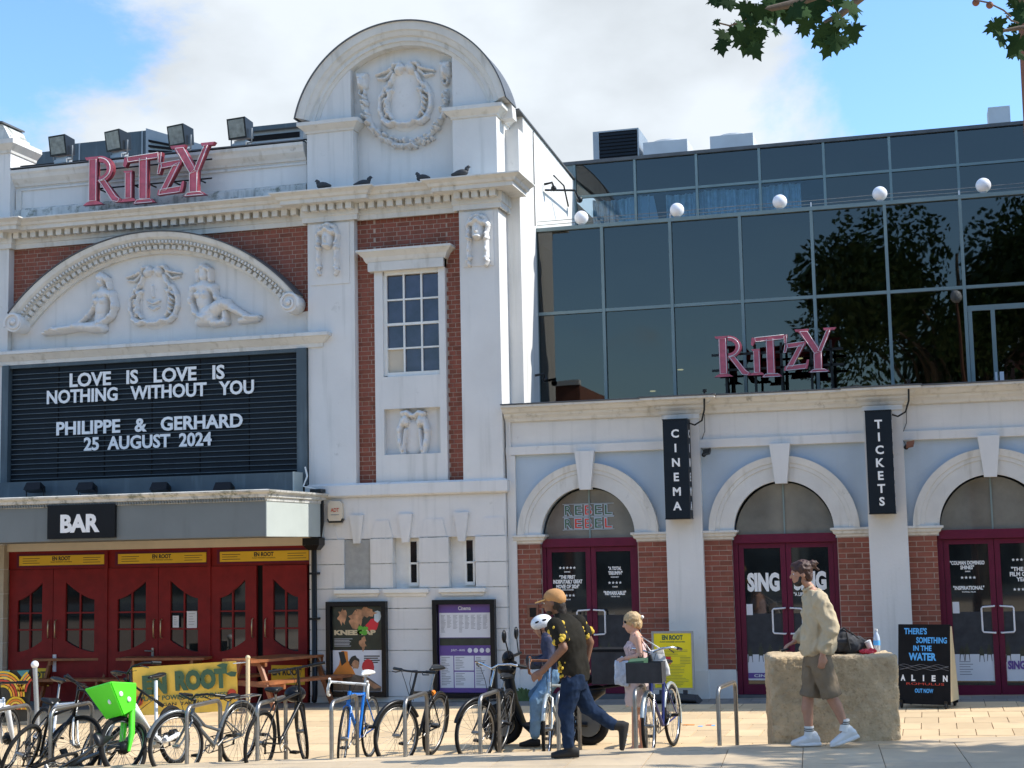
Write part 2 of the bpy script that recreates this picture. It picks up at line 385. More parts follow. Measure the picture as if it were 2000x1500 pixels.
# text: glyph meshes cached, fitted to a rectangle of a plane
GLY = {}
def glyph(s, bold=.02):
    if (s, bold) not in GLY:
        cu = bpy.data.curves.new('t', 'FONT'); cu.body = s; cu.size = 1; cu.offset = bold; cu.resolution_u = 3
        ob = bpy.data.objects.new('t', cu); COL.objects.link(ob)
        dg = bpy.context.evaluated_depsgraph_get(); me = bpy.data.meshes.new_from_object(ob.evaluated_get(dg))
        vs_ = [tuple(v.co) for v in me.vertices]; fs = [tuple(p.vertices) for p in me.polygons]
        bpy.data.objects.remove(ob); bpy.data.meshes.remove(me)
        xs = [v[0] for v in vs_] or [0]; ys = [v[1] for v in vs_] or [0]
        GLY[(s, bold)] = (vs_, fs, min(xs), max(xs), min(ys), max(ys))
    return GLY[(s, bold)]
def flat_text(mb, s, O, ux, uz, x0, x1, z0, z1, bold=.02, depth=0.004, out=None):
    """text s fitted to the rectangle x0..x1, z0..z1 of the plane O, ux, uz; raised by depth along out"""
    vs_, fs, a, b, c, d = glyph(s, bold)
    if not vs_: return mb
    ux, uz, O = Vector(ux), Vector(uz), Vector(O); nrm = ux.cross(uz) if out is None else Vector(out)
    sx = (x1-x0)/max(1e-6, b-a); sz = (z1-z0)/max(1e-6, d-c)
    base = [O+ux*(x0+(v[0]-a)*sx)+uz*(z0+(v[1]-c)*sz) for v in vs_]
    top = [p+nrm*depth for p in base]
    edges = {}
    for f in fs:
        for i in range(len(f)):
            e = (f[i], f[(i+1) % len(f)]); edges[e] = edges.get(e, 0)+1
    n = len(base)
    side = [(e[0], e[1], e[1]+n, e[0]+n) for e in edges if (e[1], e[0]) not in edges]
    mb.add(base+top, [tuple(i+n for i in f) for f in fs]+side); return mb
def wall_text(s, x0, x1, z0, z1, y, m, parent, name='lettering', bold=.02, depth=.004, label=None):
    return flat_text(MB(), s, (0, y, 0), (1, 0, 0), (0, 0, 1), x0, x1, z0, z1, bold, depth).build(name, m, parent, label, recalc=False)

def brick_fill(parent, rects_or_test, x0, x1, z0, z1, y, course=.075, length=.225, bond='stretcher', keep=None, quota=None, store=None, clip=True, org=None):
    """lays bricks in the rectangle; keep(xc, zc) filters. Stores tuples for building later."""
    rows = int(round((z1-z0)/course)); g = .010
    for i in range(rows):
        za = z0+i*course; zb = za+course-g
        if bond == 'english' and i % 2: ln, off = length/2, length/4
        else: ln, off = length, (length/2*(i % 2) if bond == 'stretcher' else 0)
        xa = (org if org is not None else x0)-length*2+off
        while xa < x1:
            a, b = max(xa, x0), min(xa+ln-g, x1)
            if b-a > .03 and (keep is None or keep((a+b)/2, (za+zb)/2)):
                store.append((a, b, y+random.uniform(-.003, .003), za, min(zb, z1), random.random()))
            xa += ln
def place_bricks(store, parent, limit=300, depth=.05):
    cache = {}
    store = sorted(store, key=lambda b: (-(b[1]-b[0] > .15), random.random()))
    rest = MB()
    for i, (a, b, y, z0, z1, t) in enumerate(store):
        if i < limit:
            wq, hq, tq = round(b-a, 2), round(z1-z0, 3), round(t*5)/5
            k = (wq, hq, tq)
            if k not in cache: cache[k] = MB().box(-wq/2, wq/2, 0, depth, -hq/2, hq/2, tq).mesh('brick', 'brick')
            o = link('brick', cache[k], parent); o.location = ((a+b)/2, y, (z0+z1)/2)
        else: rest.box(a, b, y, y+depth, z0, z1, t)
    if rest.v: rest.build('brickwork', 'brick', parent, kind='stuff', recalc=False)

# ================================================================== GROUND
def edge_y(x): return EDGE_A+EDGE_B*x
def sloped(mb, x0, x1, y0, y1, zf, dz=0., tint=.5):
    return mb.add([(x0, y0, zf(x0)+dz), (x1, y0, zf(x1)+dz), (x1, y1, zf(x1)+dz), (x0, y1, zf(x0)+dz)], [(0, 1, 2, 3)], tint)
g = MB(); g.add([(-400, -400, -1.2), (400, -400, -1.2), (400, 400, -1.2), (-400, 400, -1.2)], [(0, 1, 2, 3)]); g.build('ground', 'asphalt', kind='structure', recalc=False)
pb = MB(); sloped(pb, -40, 14, -20, .6, plaza_z, -.012)
pb.add([(-40, -20, plaza_z(-40)-.012), (14, -20, plaza_z(14)-.012), (14, -20, -1.2), (-40, -20, -1.2)], [(3, 2, 1, 0)])
plaza = pb.build('plaza_pavement', 'slab_joint', kind='structure', recalc=False)
# slabs of the plaza: the nearest in view are objects, the rest joined
SW, SD = .40, .60
cells = []
nx0, nx1 = int(-18/SW), int(4/SW)
for i in range(nx0, nx1):
    for j in range(int(-9.6/SD), 0):
        xa = i*SW; yb = j*SD+SD-.9; ya = yb-SD
        if yb < edge_y(xa)-.6 or ya > -.95: continue
        sh = (.5*SW if j % 2 else 0)
        xa += sh
        xc, yc = xa+SW/2, (ya+yb)/2
        if ya < edge_y(xc)-.5: continue
        v = Vector((xc, yc, 0))-CAM_LOC; dep = v.dot(fw); px = 1000+F_PX*v.dot(rt)/dep
        cells.append((dep if 0 < px < 2000 else 99, xa, ya, yb, random.random()))
cells.sort(); pc = {}; rest = MB()
for n, (dep, xa, ya, yb, t) in enumerate(cells):
    g_ = .005; tq = round(t*7)/7
    if n < 300:
        if tq not in pc:
            m_ = MB(); w2, d2 = SW/2-g_, (yb-ya)/2-g_; sl_ = .016
            m_.hexa([(-w2, -d2, -.03), (w2, -d2, -.03), (w2, d2, -.03), (-w2, d2, -.03)], [(-w2, -d2, -w2*sl_), (w2, -d2, w2*sl_), (w2, d2, w2*sl_), (-w2, d2, -w2*sl_)], tq)
            pc[tq] = m_.mesh('paving_slab', 'slab')
        o = link('paving_slab', pc[tq], plaza); o.location = (xa+SW/2, (ya+yb)/2, plaza_z(xa+SW/2)+random.uniform(-.001, .0015))
    else:
        a, b, z = xa+g_, xa+SW-g_, random.uniform(-.001, .0015)
        rest.hexa([(a, ya+g_, plaza_z(a)-.03), (b, ya+g_, plaza_z(b)-.03), (b, yb-g_, plaza_z(b)-.03), (a, yb-g_, plaza_z(a)-.03)], [(a, ya+g_, plaza_z(a)+z), (b, ya+g_, plaza_z(b)+z), (b, yb-g_, plaza_z(b)+z), (a, yb-g_, plaza_z(a)+z)], tq)
rest.build('paving', 'slab', plaza, kind='stuff', recalc=False)
# grey granite setts along the foot of the building
st = MB()
for i in range(-62, 13):
    for k, (ya, yb) in enumerate(((-.97, -.56), (-.55, -.16))):
        a = i*.3+.15*k; st.hexa([(a+.004, ya, plaza_z(a)-.03), (a+.296, ya, plaza_z(a)-.03), (a+.296, yb, plaza_z(a)-.03), (a+.004, yb, plaza_z(a)-.03)], [(a+.004, ya, plaza_z(a)-.001), (a+.296, ya, plaza_z(a+.3)-.001), (a+.296, yb, plaza_z(a+.3)-.001), (a+.004, yb, plaza_z(a)-.001)], random.random())
st.build('granite_border', 'grey_paver', plaza, kind='stuff', recalc=False)
# raised terrace in front, cut along its slanting edge
tb = MB(); ex0, ex1 = -40, 14
tp = [(ex0, edge_y(ex0)), (ex0, -32), (ex1, -32), (ex1, edge_y(ex1))]
tb.add([(x, y, terrace_z(x)-.012) for x, y in tp], [(0, 1, 2, 3)])
tb.add([(ex0, edge_y(ex0)+.0, terrace_z(ex0)-.012), (ex1, edge_y(ex1), terrace_z(ex1)-.012), (ex1, edge_y(ex1), -.8), (ex0, edge_y(ex0), -1.2)], [(0, 1, 2, 3)])
terr = tb.build('raised_terrace', 'slab_joint', kind='structure', recalc=False)
def clip(poly, keep):                  # Sutherland-Hodgman against one half plane, keep(p) > 0
    out = []
    for i in range(len(poly)):
        a, b = poly[i], poly[(i+1) % len(poly)]; ka, kb = keep(a), keep(b)
        if ka > 0: out.append(a)
        if (ka > 0) != (kb > 0):
            t_ = ka/(ka-kb); out.append((a[0]+(b[0]-a[0])*t_, a[1]+(b[1]-a[1])*t_))
    return out
ta = R(4.2); tx, ty = Vector((math.cos(ta), math.sin(ta))), Vector((-math.sin(ta), math.cos(ta)))
TW, TD = .735, .98; tl = []; trest = MB()
for i in range(-24, 12):
    for j in range(-22, 6):
        o2 = Vector((-1.30, -6.9))+tx*(i*TW)+ty*(j*TD)
        gq = .004
        q = [o2+tx*gq+ty*gq, o2+tx*(TW-gq)+ty*gq, o2+tx*(TW-gq)+ty*(TD-gq), o2+tx*gq+ty*(TD-gq)]
        q = clip([(p.x, p.y) for p in q], lambda p: edge_y(p[0])-.30-p[1])
        if len(q) < 3: continue
        d_ = (Vector((q[0][0], q[0][1], 0))-CAM_LOC).dot(fw)
        tl.append((-d_, q, random.random()))
kerb = MB()
for i in range(-18, 9):                # long edging stones
    xa, xb = i*1.1+.004, i*1.1+1.096
    q = [(xa, edge_y(xa)-.295), (xb, edge_y(xb)-.295), (xb, edge_y(xb)), (xa, edge_y(xa))]
    m_ = MB(); m_.hexa([(x, y, terrace_z(x)-.2) for x, y in q], [(x, y, terrace_z(x)+.001) for x, y in q], random.random())
    m_.build('edging_stone', 'terrace_slab', terr, recalc=False)
tl.sort()
for n, (_, q, t) in enumerate(tl):
    k = len(q); vs2 = [(x, y, terrace_z(x)-.04) for x, y in q]+[(x, y, terrace_z(x)) for x, y in q]
    fs2 = [tuple(range(k, 2*k))]+[(a, (a+1) % k, (a+1) % k+k, a+k) for a in range(k)]
    if n < 60: MB().add(vs2, fs2, t).build('paving_slab', 'terrace_slab', terr, recalc=False)
    else: trest.add(vs2, fs2, t)
trest.build('paving', 'terrace_slab', terr, kind='stuff', recalc=False)
for px_, py_, wq, mm in ((1345, 1416, 26, 'ink_orange'), (1368, 1419, 10, 'chalk_blue'), (1384, 1417, 12, 'chalk_red'), (1393, 1418, 8, 'chalk_blue')):
    p = PZ(px_, py_, plaza_z(-2.9)); h_ = wq*.003; z = plaza_z(p.x)+.004
    MB().add([(p.x-h_, p.y-.03, z), (p.x+h_, p.y-.05, z), (p.x+h_*.9, p.y+.05, z), (p.x-h_*.8, p.y+.03, z)], [(0, 1, 2, 3)]).build('paint_mark', mm, plaza, recalc=False)
# ================================================================== MAIN BUILDING
XL, XM, XR_ = -14.93, -9.42, -6.22
main = thing('picture_house', 'white stucco and red brick picture house with arched gable tower and garlanded crest', 'building')
def part(name, m, mb, label=None, kind=None, parent=None): return mb.build(name, m, parent or main, label, kind)
w_ = MB(); w_.box(-24, -6.26, .05, 14, -1, 7.9); part('wall', 'mortar', w_)
w_ = MB(); w_.box(-6.3, -6.0, .35, 4.4, -.3, 8.9); w_.box(-6.3, -6.0, 4.4, 12, -.3, 8.6)
w_.hexa([(-9.3, .65, 7.9), (-6.0, .65, 7.9), (-6.0, 4.4, 7.9), (-9.3, 4.4, 7.9)], [(-9.3, .65, 9.2), (-6.003, .65, 9.2), (-6.003, 4.4, 8.96), (-9.3, 4.4, 8.96)])
part('side_wall', 'stucco', w_, 'plain white rendered side wall in full sun')
cp = MB(); cp.hexa([(-6.25, .33, 9.2), (-5.97, .33, 9.2), (-5.97, 4.4, 8.98), (-6.25, 4.4, 8.98)], [(-6.25, .33, 9.225), (-5.97, .33, 9.225), (-5.97, 4.4, 9.0), (-6.25, 4.4, 9.0)]); part('coping', 'lead', cp)
# tympanum block and left parapet
tymp = []
ACX, ACZ, ARO, ARI = -12.17, 4.12, 3.42, 3.14
for i in range(41):
    a = math.acos(2.72/ARI)*(1-i/20)
    tymp.append((ACX+ARI*math.sin(a)*-1, ACZ+ARI*math.cos(a)))
tp_ = MB(); poly = [(-14.925, 5.5), (-9.425, 5.5), (-9.425, 6.3), (-9.75, 6.42)]
al = math.asin(2.45/ARI)
arcp = [(ACX+ARI*math.sin(al*(1-i/20)), ACZ+ARI*math.cos(al*(1-i/20))) for i in range(41)]
poly = [(-14.925, 5.5), (-9.425, 5.5), (-9.425, 6.12)]+arcp+[(-14.925, 6.12)]
tp_.prism(poly, -.03, .05); part('tympanum', 'stucco', tp_)
# arch moulding with dentil bands
am = math.asin(2.60/ARO); A0, A1 = math.pi/2-am, math.pi/2+am
m_ = MB(); m_.arc(ACX, ACZ, [(3.12, .0), (3.12, .06), (3.155, .08), (3.17, .10), (3.235, .10), (3.25, .16), (3.30, .22), (3.36, .30), (3.42, .33), (3.435, .33), (3.44, -.0)], A0, A1, -.03, 64); part('arch_moulding', 'stucco_mould', m_)
m_ = MB(); m_.arc(ACX, ACZ, [(3.441, .0), (3.441, .35), (3.455, .35), (3.455, .0)], A0, A1, -.03, 64); part('arch_flashing', 'lead', m_)
dm = MB().box(-.035, .035, -.19, -.10, -.03, .035).mesh('dentil', 'stucco_mould')
em = MB().box(-.016, .016, -.27, -.18, -.022, .022).mesh('bead', 'stucco_mould')
def radial(me, name, r_, n, a0, a1, y=-.03):
    for i in range(n):
        a = a0+(a1-a0)*(i+.5)/n; o = link(name, me, main); o.location = (ACX+r_*math.cos(a), y, ACZ+r_*math.sin(a)); o.rotation_euler = (0, math.pi/2-a, 0)
radial(dm, 'dentil', 3.205, 48, A0+.02, A1-.02); radial(em, 'bead', 3.285, 84, A0+.02, A1-.02)
def volute(x, z, s, rad=.17):
    pts = [(x+s*(rad*(1-t/40))*math.cos(-.4+t*.30), -.36, z+(rad*(1-t/40))*math.sin(-.4+t*.30)) for t in range(36)]
    m_ = MB(); m_.tube(pts, .026, 8, .018); m_.ball((x, -.37, z), .045)
    cyl = MB(); ring = [(x+rad*.93*math.cos(t*math.pi/12), z+rad*.93*math.sin(t*math.pi/12)) for t in range(24)]; m_.prism(ring, -.35, -.03)
    part('scroll', 'relief', m_)
volute(ACX-2.52, 6.20, -1); volute(ACX+2.50, 6.22, 1)
# left parapet (attic band)
m_ = MB(); m_.box(-14.93, -9.5, .02, .40, 7.9, 8.9); part('parapet', 'stucco', m_)
m_ = MB(); m_.mould([(-14.93, .02), (-9.50, .02)], [(0, 8.62), (.03, 8.62), (.05, 8.66), (.12, 8.74), (.14, 8.80), (.17, 8.84), (.17, 8.89), (0, 8.91)])
m_.mould([(-14.86, .02), (-9.50, .02)], [(0, 8.55), (.025, 8.55), (.025, 8.58), (0, 8.60)])
m_.box(-14.90, -14.80, -.015, .02, 8.22, 8.56)
part('parapet_moulding', 'stucco_mould', m_)
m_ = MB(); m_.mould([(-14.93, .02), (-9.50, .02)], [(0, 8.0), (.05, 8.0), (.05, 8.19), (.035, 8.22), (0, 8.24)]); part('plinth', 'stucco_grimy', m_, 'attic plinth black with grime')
m_ = MB(); m_.box(-14.93, -9.5, -.16, .42, 8.912, 8.93); part('parapet_cap', 'lead', m_)
# entablature breaking forward over the pilasters, all the way along
def entab(path, m='stucco_mould'):
    m_ = MB(); m_.mould(path, [(0, 7.52), (.035, 7.52), (.035, 7.60), (.055, 7.61), (.055, 7.775), (.30, 7.785), (.30, 7.845), (.34, 7.86), (.36, 7.90), (.44, 7.945), (.44, 7.965), (-.05, 8.04)]); part('cornice', m, m_)
entab([(-18.1, -.15), (-14.90, -.15), (-14.90, -.02), (-9.46, -.02), (-9.46, -.17), (-8.58, -.17), (-8.58, -.06), (-6.90, -.06), (-6.90, -.17), (-6.19, -.17), (-6.19, .36)])
dent = MB().box(-.05, .05, -.13, 0, 0, .105).mesh('dentil', 'stucco_mould')
def dentrow(xa, xb, y, n):
    for i in range(n):
        o = link('dentil', dent, main); o.location = (xa+(xb-xa)*(i+.5)/n, y-.055, 7.678)
dentrow(-14.85, -9.56, -.02, 32); dentrow(-9.46, -8.56, -.17, 6); dentrow(-8.53, -6.95, -.06, 10); dentrow(-6.90, -6.18, -.17, 5); dentrow(-16.2, -14.9, -.15, 8)
# tower (the right one complete, its left twin only as far as it shows)
def tower(dx, full):
    def X(v): return v+dx
    m_ = MB(); m_.box(X(-9.42), X(-8.62), -.15, .05, 3.30, 7.55); part('pilaster', 'stucco', m_)
    m_ = MB(); m_.box(X(-6.86), X(-6.22), -.15, .05, 3.30, 7.55); m_.box(X(-6.40), X(-6.222), .05, .40, 3.3, 7.55); part('pilaster', 'stucco', m_)
    # attic storey and gable
    cx, cz, ro, ri = X(-7.80), 8.85, 1.81, 1.47
    m_ = MB(); m_.box(X(-9.40), X(-6.24), .08, .61, 7.9, 9.0005); 
    if not full:
        m_.box(X(-7.1), X(-6.28), -.05, .5, 9.0, 9.55); part('attic_wall', 'stucco', m_)
        m_ = MB(); m_.box(X(-6.94), X(-6.22), -.15, .6, 7.98, 9.22); part('attic_pier', 'stucco', m_)
        m_ = MB(); m_.mould([(X(-7.3), -.15), (X(-6.22), -.15), (X(-6.22), .6)], [(0, 9.2), (.02, 9.2), (.03, 9.24), (.12, 9.33), (.13, 9.34), (.13, 9.42), (0, 9.46)]); part('pier_cap', 'stucco_mould', m_)
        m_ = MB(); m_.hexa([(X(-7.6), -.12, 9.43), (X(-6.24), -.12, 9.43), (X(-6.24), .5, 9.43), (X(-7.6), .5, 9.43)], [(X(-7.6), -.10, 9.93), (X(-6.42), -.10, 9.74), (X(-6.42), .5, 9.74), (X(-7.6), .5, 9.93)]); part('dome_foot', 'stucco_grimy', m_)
        m_ = MB(); m_.hexa([(X(-7.6), -.16, 9.935), (X(-6.38), -.16, 9.745), (X(-6.38), .5, 9.745), (X(-7.6), .5, 9.935)], [(X(-7.6), -.16, 9.965), (X(-6.38), -.16, 9.775), (X(-6.38), .5, 9.775), (X(-7.6), .5, 9.965)]); part('dome_flashing', 'lead', m_)
        return cx, cz
    half = [(cx+ro*math.cos(t*math.pi/48), cz+ro*math.sin(t*math.pi/48)) for t in range(3, 46)]
    m_.prism([(cx+1.79, 9.001)]+[p for p in half if p[1] > 9.01]+[(cx-1.79, 9.001)], .08, .30); part('attic_wall', 'stucco', m_)
    for s in (-1, 1):
        px0, px1 = (X(-9.42), X(-8.62)) if s < 0 else (X(-6.94), X(-6.22))
        m_ = MB(); m_.box(px0, px1, -.15, .6, 7.98, 9.02); part('attic_pier', 'stucco', m_)
        m_ = MB()
        m_.mould([(px0, .3), (px0, -.15), (px1, -.15), (px1, .6)], [(0, 9.0), (.02, 9.0), (.03, 9.03), (.11, 9.10), (.13, 9.11), (.13, 9.17), (0, 9.20)] if s > 0 else [(0, 9.0), (.02, 9.0), (.03, 9.03), (.11, 9.10), (.13, 9.11), (.13, 9.17), (0, 9.20)])
        m_.box(px0+.001, px1-.001, -.15, .6, 9.0, 9.19); part('pier_cap', 'stucco_mould', m_)
        # quadrant panel above the pier
        a_in = X(-8.68) if s < 0 else X(-6.95)
        q = []
        for i in range(25):
            t = math.acos(min(1, abs(a_in-cx)/ro)); aa = t*i/24*1.0
            q.append((cx+s*1.60*math.cos(aa), cz+1.60*math.sin(aa)))
        q = [p for p in q if abs(p[0]-cx) >= abs(a_in-cx)-1e-6 and p[1] > 9.19]
        zt = cz+math.sqrt(1.60**2-(a_in-cx)**2)
        poly = [(cx+s*math.sqrt(1.6**2-.34**2), 9.19)]+q+[(a_in, zt), (a_in, 9.19)]
        m_ = MB(); m_.prism(poly, -.09, .09); 
        m_.box(min(a_in, a_in+s*.02), max(a_in, a_in+s*.02), -.095, .09, 8.04, 9.2); part('attic_panel', 'stucco', m_)
    m_ = MB(); m_.arc(cx, cz, [(ri, -.1), (ri, .10), (ri+.05, .12), (ri+.06, .15), (ri+.12, .15), (ri+.14, .19), (ri+.20, .22), (ri+.22, .25), (ri+.32, .27), (ro, .28), (ro, -.1)], R(13), R(167), 0, 60)
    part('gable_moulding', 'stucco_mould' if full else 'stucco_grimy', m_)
    m_ = MB(); m_.arc(cx, cz, [(ro+.001, -.30), (ro+.001, .30), (ro+.022, .30), (ro+.022, -.30)], R(12), R(168), 0, 60); part('gable_flashing', 'lead', m_)
    return cx, cz
tower(0, True); tower(-8.71, False)
# brick fields
BR = []
spand = lambda x, z: (x-ACX)**2+(z-ACZ)**2 > 3.30**2
brick_fill(main, None, -14.925, -9.425, 6.05, 7.55, 0, .073, .225, 'english', spand, store=BR)
keepw = lambda x, z: not (-8.33 < x < -7.10 and z < 6.80)
brick_fill(main, None, -8.62, -8.31, 3.30, 7.55, 0, .073, .225, 'english', None, store=BR, org=-8.62)
brick_fill(main, None, -7.13, -6.86, 3.30, 7.55, 0, .073, .225, 'english', None, store=BR, org=-8.62)
brick_fill(main, None, -8.309, -7.131, 6.804, 7.55, 0, .073, .225, 'english', None, store=BR, org=-8.62)
place_bricks(BR, main, 300, .05)
m_ = MB(); m_.box(-14.93, -9.43, .0055, .049, 6.0, 7.55); m_.box(-8.61, -8.312, .0055, .049, 3.3, 7.55); m_.box(-7.128, -6.865, .0055, .049, 3.3, 7.55); m_.box(-8.312, -7.128, .0055, .049, 6.81, 7.55); part('mortar_bed', 'mortar', m_)
# tower window bay
m_ = MB(); m_.box(-8.31, -8.17, -.09, .06, 3.30, 6.80); m_.box(-7.24, -7.13, -.09, .06, 3.30, 6.80); m_.box(-8.17, -7.24, -.09, .06, 4.46, 4.97)
m_.box(-8.17, -7.24, -.09, .06, 3.30, 3.74); m_.box(-8.17, -7.24, .03, .06, 3.74, 4.46); part('window_surround', 'stucco', m_)
m_ = MB(); m_.box(-8.39, -7.13, -.16, .05, 6.66, 6.80); m_.mould([(-8.39, .05), (-8.39, -.12), (-7.13, -.12), (-7.13, .05)], [(0, 6.80), (.03, 6.80), (.05, 6.83), (.07, 6.88), (.14, 6.95), (.16, 6.96), (.16, 6.995), (0, 7.01)]); part('window_hood', 'stucco_mould', m_)
m_ = MB(); m_.box(-8.16, -7.25, -.05, .05, 6.60, 6.665); 
sw = m_.build('window', 'white_paint', main)
fr = MB(); xs_ = [-8.13, -7.835, -7.54, -7.245]; zs_ = [5.04, 5.42, 5.80, 6.20, 6.59]
fr.box(-8.17, -8.115, -.045, .04, 4.99, 6.6); fr.box(-7.255, -7.24, -.045, .04, 4.99, 6.6); fr.box(-8.115, -7.255, -.05, .04, 4.975, 5.04)
fr.box(-8.115, -7.255, -.047, .03, 5.785, 5.825)
for x in xs_[1:3]: fr.box(x-.014, x+.014, -.035, .03, 5.04, 6.6)
for z in (zs_[1], zs_[3]): fr.box(-8.115, -7.255, -.033, .028, z-.013, z+.013)
fr.build('sash_bars', 'white_paint', sw, recalc=False)
for i in range(3):
    for j in range(4): box('pane', 'window_glass' if (i, j) != (0, 0) else 'weathered_cream', sw, xs_[i]+.01, xs_[i+1]-.01, .0, .012, zs_[j]+.01, zs_[j+1]-.01)
# belt course and rusticated ground storey of the tower
m_ = MB(); m_.mould([(-9.42, .0), (-9.42, -.15), (-6.20, -.15), (-6.20, .36)], [(0, 3.09), (.03, 3.10), (.05, 3.12), (.05, 3.28), (0, 3.31)]); part('belt_course', 'stucco', m_)
m_ = MB(); m_.box(-9.415, -6.205, -.12, .34, 2.44, 3.12); part('wall_band', 'stucco', m_)
courses = [-.3, .02, .40, .72, 1.04, 1.36, 1.67, 2.05, 2.44]; wins = [(-8.84, -8.40), (-8.03, -7.60), (-7.12, -6.69)]
for a, b in zip(courses, courses[1:]):
    segs = [(-9.42, -6.20)]
    if a > 1.6:
        segs = [(-9.42, -8.84), (-8.40, -8.03), (-7.60, -7.12), (-6.69, -6.20)]
    for s0, s1 in segs:
        box('stone_course', 'stucco', main, s0+(.0), s1, -.15, .05, a+.006, b-.006)
m_ = MB(); m_.box(-9.41, -6.21, -.13, .34, -.3, 1.66); m_.box(-9.41, -8.846, -.13, .04, 1.655, 2.445); m_.box(-8.394, -8.036, -.13, .04, 1.655, 2.445); m_.box(-7.594, -7.126, -.13, .04, 1.655, 2.445); m_.box(-6.684, -6.21, -.13, .34, 1.6, 2.44); part('course_joints', 'stucco_grimy', m_)
for kx in (-8.62, -7.815, -6.905):
    m_ = MB(); m_.prism([(kx-.055, 2.37), (kx+.055, 2.37), (kx+.115, 2.81), (kx-.115, 2.81)], -.165, -.1); part('keystone', 'stucco', m_)
for xa, xb in ((-9.38, -9.0), (-8.34, -8.08), (-7.52, -7.2), (-6.56, -6.22)):
    m_ = MB(); m_.prism([(xa-(.05 if xa > -9.3 else 0), 2.45), (xb+(.05 if xb < -6.3 else 0), 2.45), (xb-.02, 2.72), (xa+.02, 2.72)], -.135, -.1); part('voussoir', 'stucco', m_)
for n, (xa, xb) in enumerate(wins):
    m_ = MB(); m_.mould([(xa-.09, -.1), (xa-.09, -.15), (xb+.10, -.15), (xb+.10, -.1)], [(0, 1.54), (.02, 1.545), (.03, 1.58), (.06, 1.60), (.06, 1.655), (0, 1.665)]); part('window_sill', 'white_paint', m_)
    if n == 0:
        box('blocked_window', 'render_grey', main, xa, xb, -.115, .03, 1.67, 2.43)
    else:
        wd = MB().box(xa+.19, xb-.002, -.02, .06, 1.67, 2.43).build('window', 'white_paint', main)
        box('pane', 'dark_glass', wd, xa+.26, xb-.07, -.032, -.021, 1.75, 2.03); box('pane', 'dark_glass', wd, xa+.25, xb-.08, -.026, -.0215, 2.06, 2.38)
        m_ = MB(); m_.box(xa+.23, xa+.26, -.06, -.02, 1.70, 2.05); m_.box(xb-.07, xb-.04, -.06, -.02, 1.70, 2.05); m_.box(xa+.23, xb-.04, -.058, -.02, 2.03, 2.06); m_.box(xa+.23, xb-.04, -.058, -.02, 1.70, 1.75); m_.build('sash', 'white_paint', wd)
        m_ = MB(); m_.box(xa, xb, .0, .05, 1.66, 2.44); m_.build('reveal', 'white_paint', wd)
# wall left of the doors (ashlar) and cream lintel
for k in range(7): box('stone_course', 'weathered_cream', main, -18.1, -14.93, -.15, .05, -.36+.405*k+.006, -.36+.405*(k+1)-.006)
m_ = MB(); m_.box(-18.1, -14.935, -.13, .05, -.4, 2.5); m_.box(-18.1, -14.95, -.14, .05, 2.46, 7.55); part('left_pier', 'stucco', m_)
m_ = MB(); m_.box(-14.93, -9.42, -.06, .05, 2.36, 2.50); part('lintel', 'cream', m_)
# ledge over the letter board
m_ = MB(); m_.mould([(-18.1, -.15), (-9.44, -.15), (-9.19, -.15), (-9.19, .02)], [(0, 5.50), (.03, 5.50), (.035, 5.56), (.06, 5.58), (.14, 5.66), (.17, 5.67), (.17, 5.72), (0, 5.76)])
m_.box(-14.93, -9.19, -.15, .05, 5.50, 5.75); part('ledge', 'stucco_mould', m_)
m_ = MB(); m_.box(-14.93, -9.42, -.02, .05, 2.5, 5.50); part('backing_wall', 'slate_panel', m_)

# ------------------------------------------------------------------ relief sculpture: height fields built from strokes
def relief(name, prims, y, parent, res=.0105, m='relief', ppm=None, label=None):
    """prims in photo pixels on the plane y: (x0, z0, x1, z1, r0, r1, height)"""
    P = []
    for x0, y0, x1, y1, a, b, h in prims:
        p, q = PY(x0, y0, y), PY(x1, y1, y); k = .0088
        P.append((p.x, p.z, q.x, q.z, a*k, b*k, h))
    xa = min(min(p[0]-p[4], p[2]-p[5]) for p in P)-.03; xb = max(max(p[0]+p[4], p[2]+p[5]) for p in P)+.03
    za = min(min(p[1]-p[4], p[3]-p[5]) for p in P)-.03; zb = max(max(p[1]+p[4], p[3]+p[5]) for p in P)+.03
    nx, nz_ = int((xb-xa)/res)+1, int((zb-za)/res)+1
    gx, gz = np.meshgrid(xa+np.arange(nx)*res, za+np.arange(nz_)*res, indexing='ij'); H = np.zeros_like(gx)
    for x0, z0, x1, z1, a, b, h in P:
        dx, dz = x1-x0, z1-z0; L2 = dx*dx+dz*dz
        t = np.clip(((gx-x0)*dx+(gz-z0)*dz)/L2, 0, 1) if L2 > 1e-9 else 0
        d = np.hypot(gx-x0-t*dx, gz-z0-t*dz); r_ = a+(b-a)*t
        hh = h*np.sqrt(np.clip(1-(d/r_)**2, 0, 1))
        H = np.maximum(H, hh) + .25*np.minimum(H, hh)
    H *= 1.55
    vid = -np.ones(H.shape, int); mask = H > .003
    grow = mask.copy(); grow[1:] |= mask[:-1]; grow[:-1] |= mask[1:]; grow[:, 1:] |= mask[:, :-1]; grow[:, :-1] |= mask[:, 1:]
    vv = []; ix = np.argwhere(grow)
    for n, (i, j) in enumerate(ix): vid[i, j] = n; vv.append((gx[i, j], y-H[i, j]+.004 if mask[i, j] else y+.006, gz[i, j]))
    ff = []
    for i, j in ix:
        if i+1 < nx and j+1 < nz_ and vid[i+1, j] >= 0 and vid[i, j+1] >= 0 and vid[i+1, j+1] >= 0: ff.append((vid[i, j], vid[i+1, j], vid[i+1, j+1], vid[i, j+1]))
    mb = MB(); mb.add(vv, ff, smooth=True); return mb.build(name, m, parent, label, recalc=False)
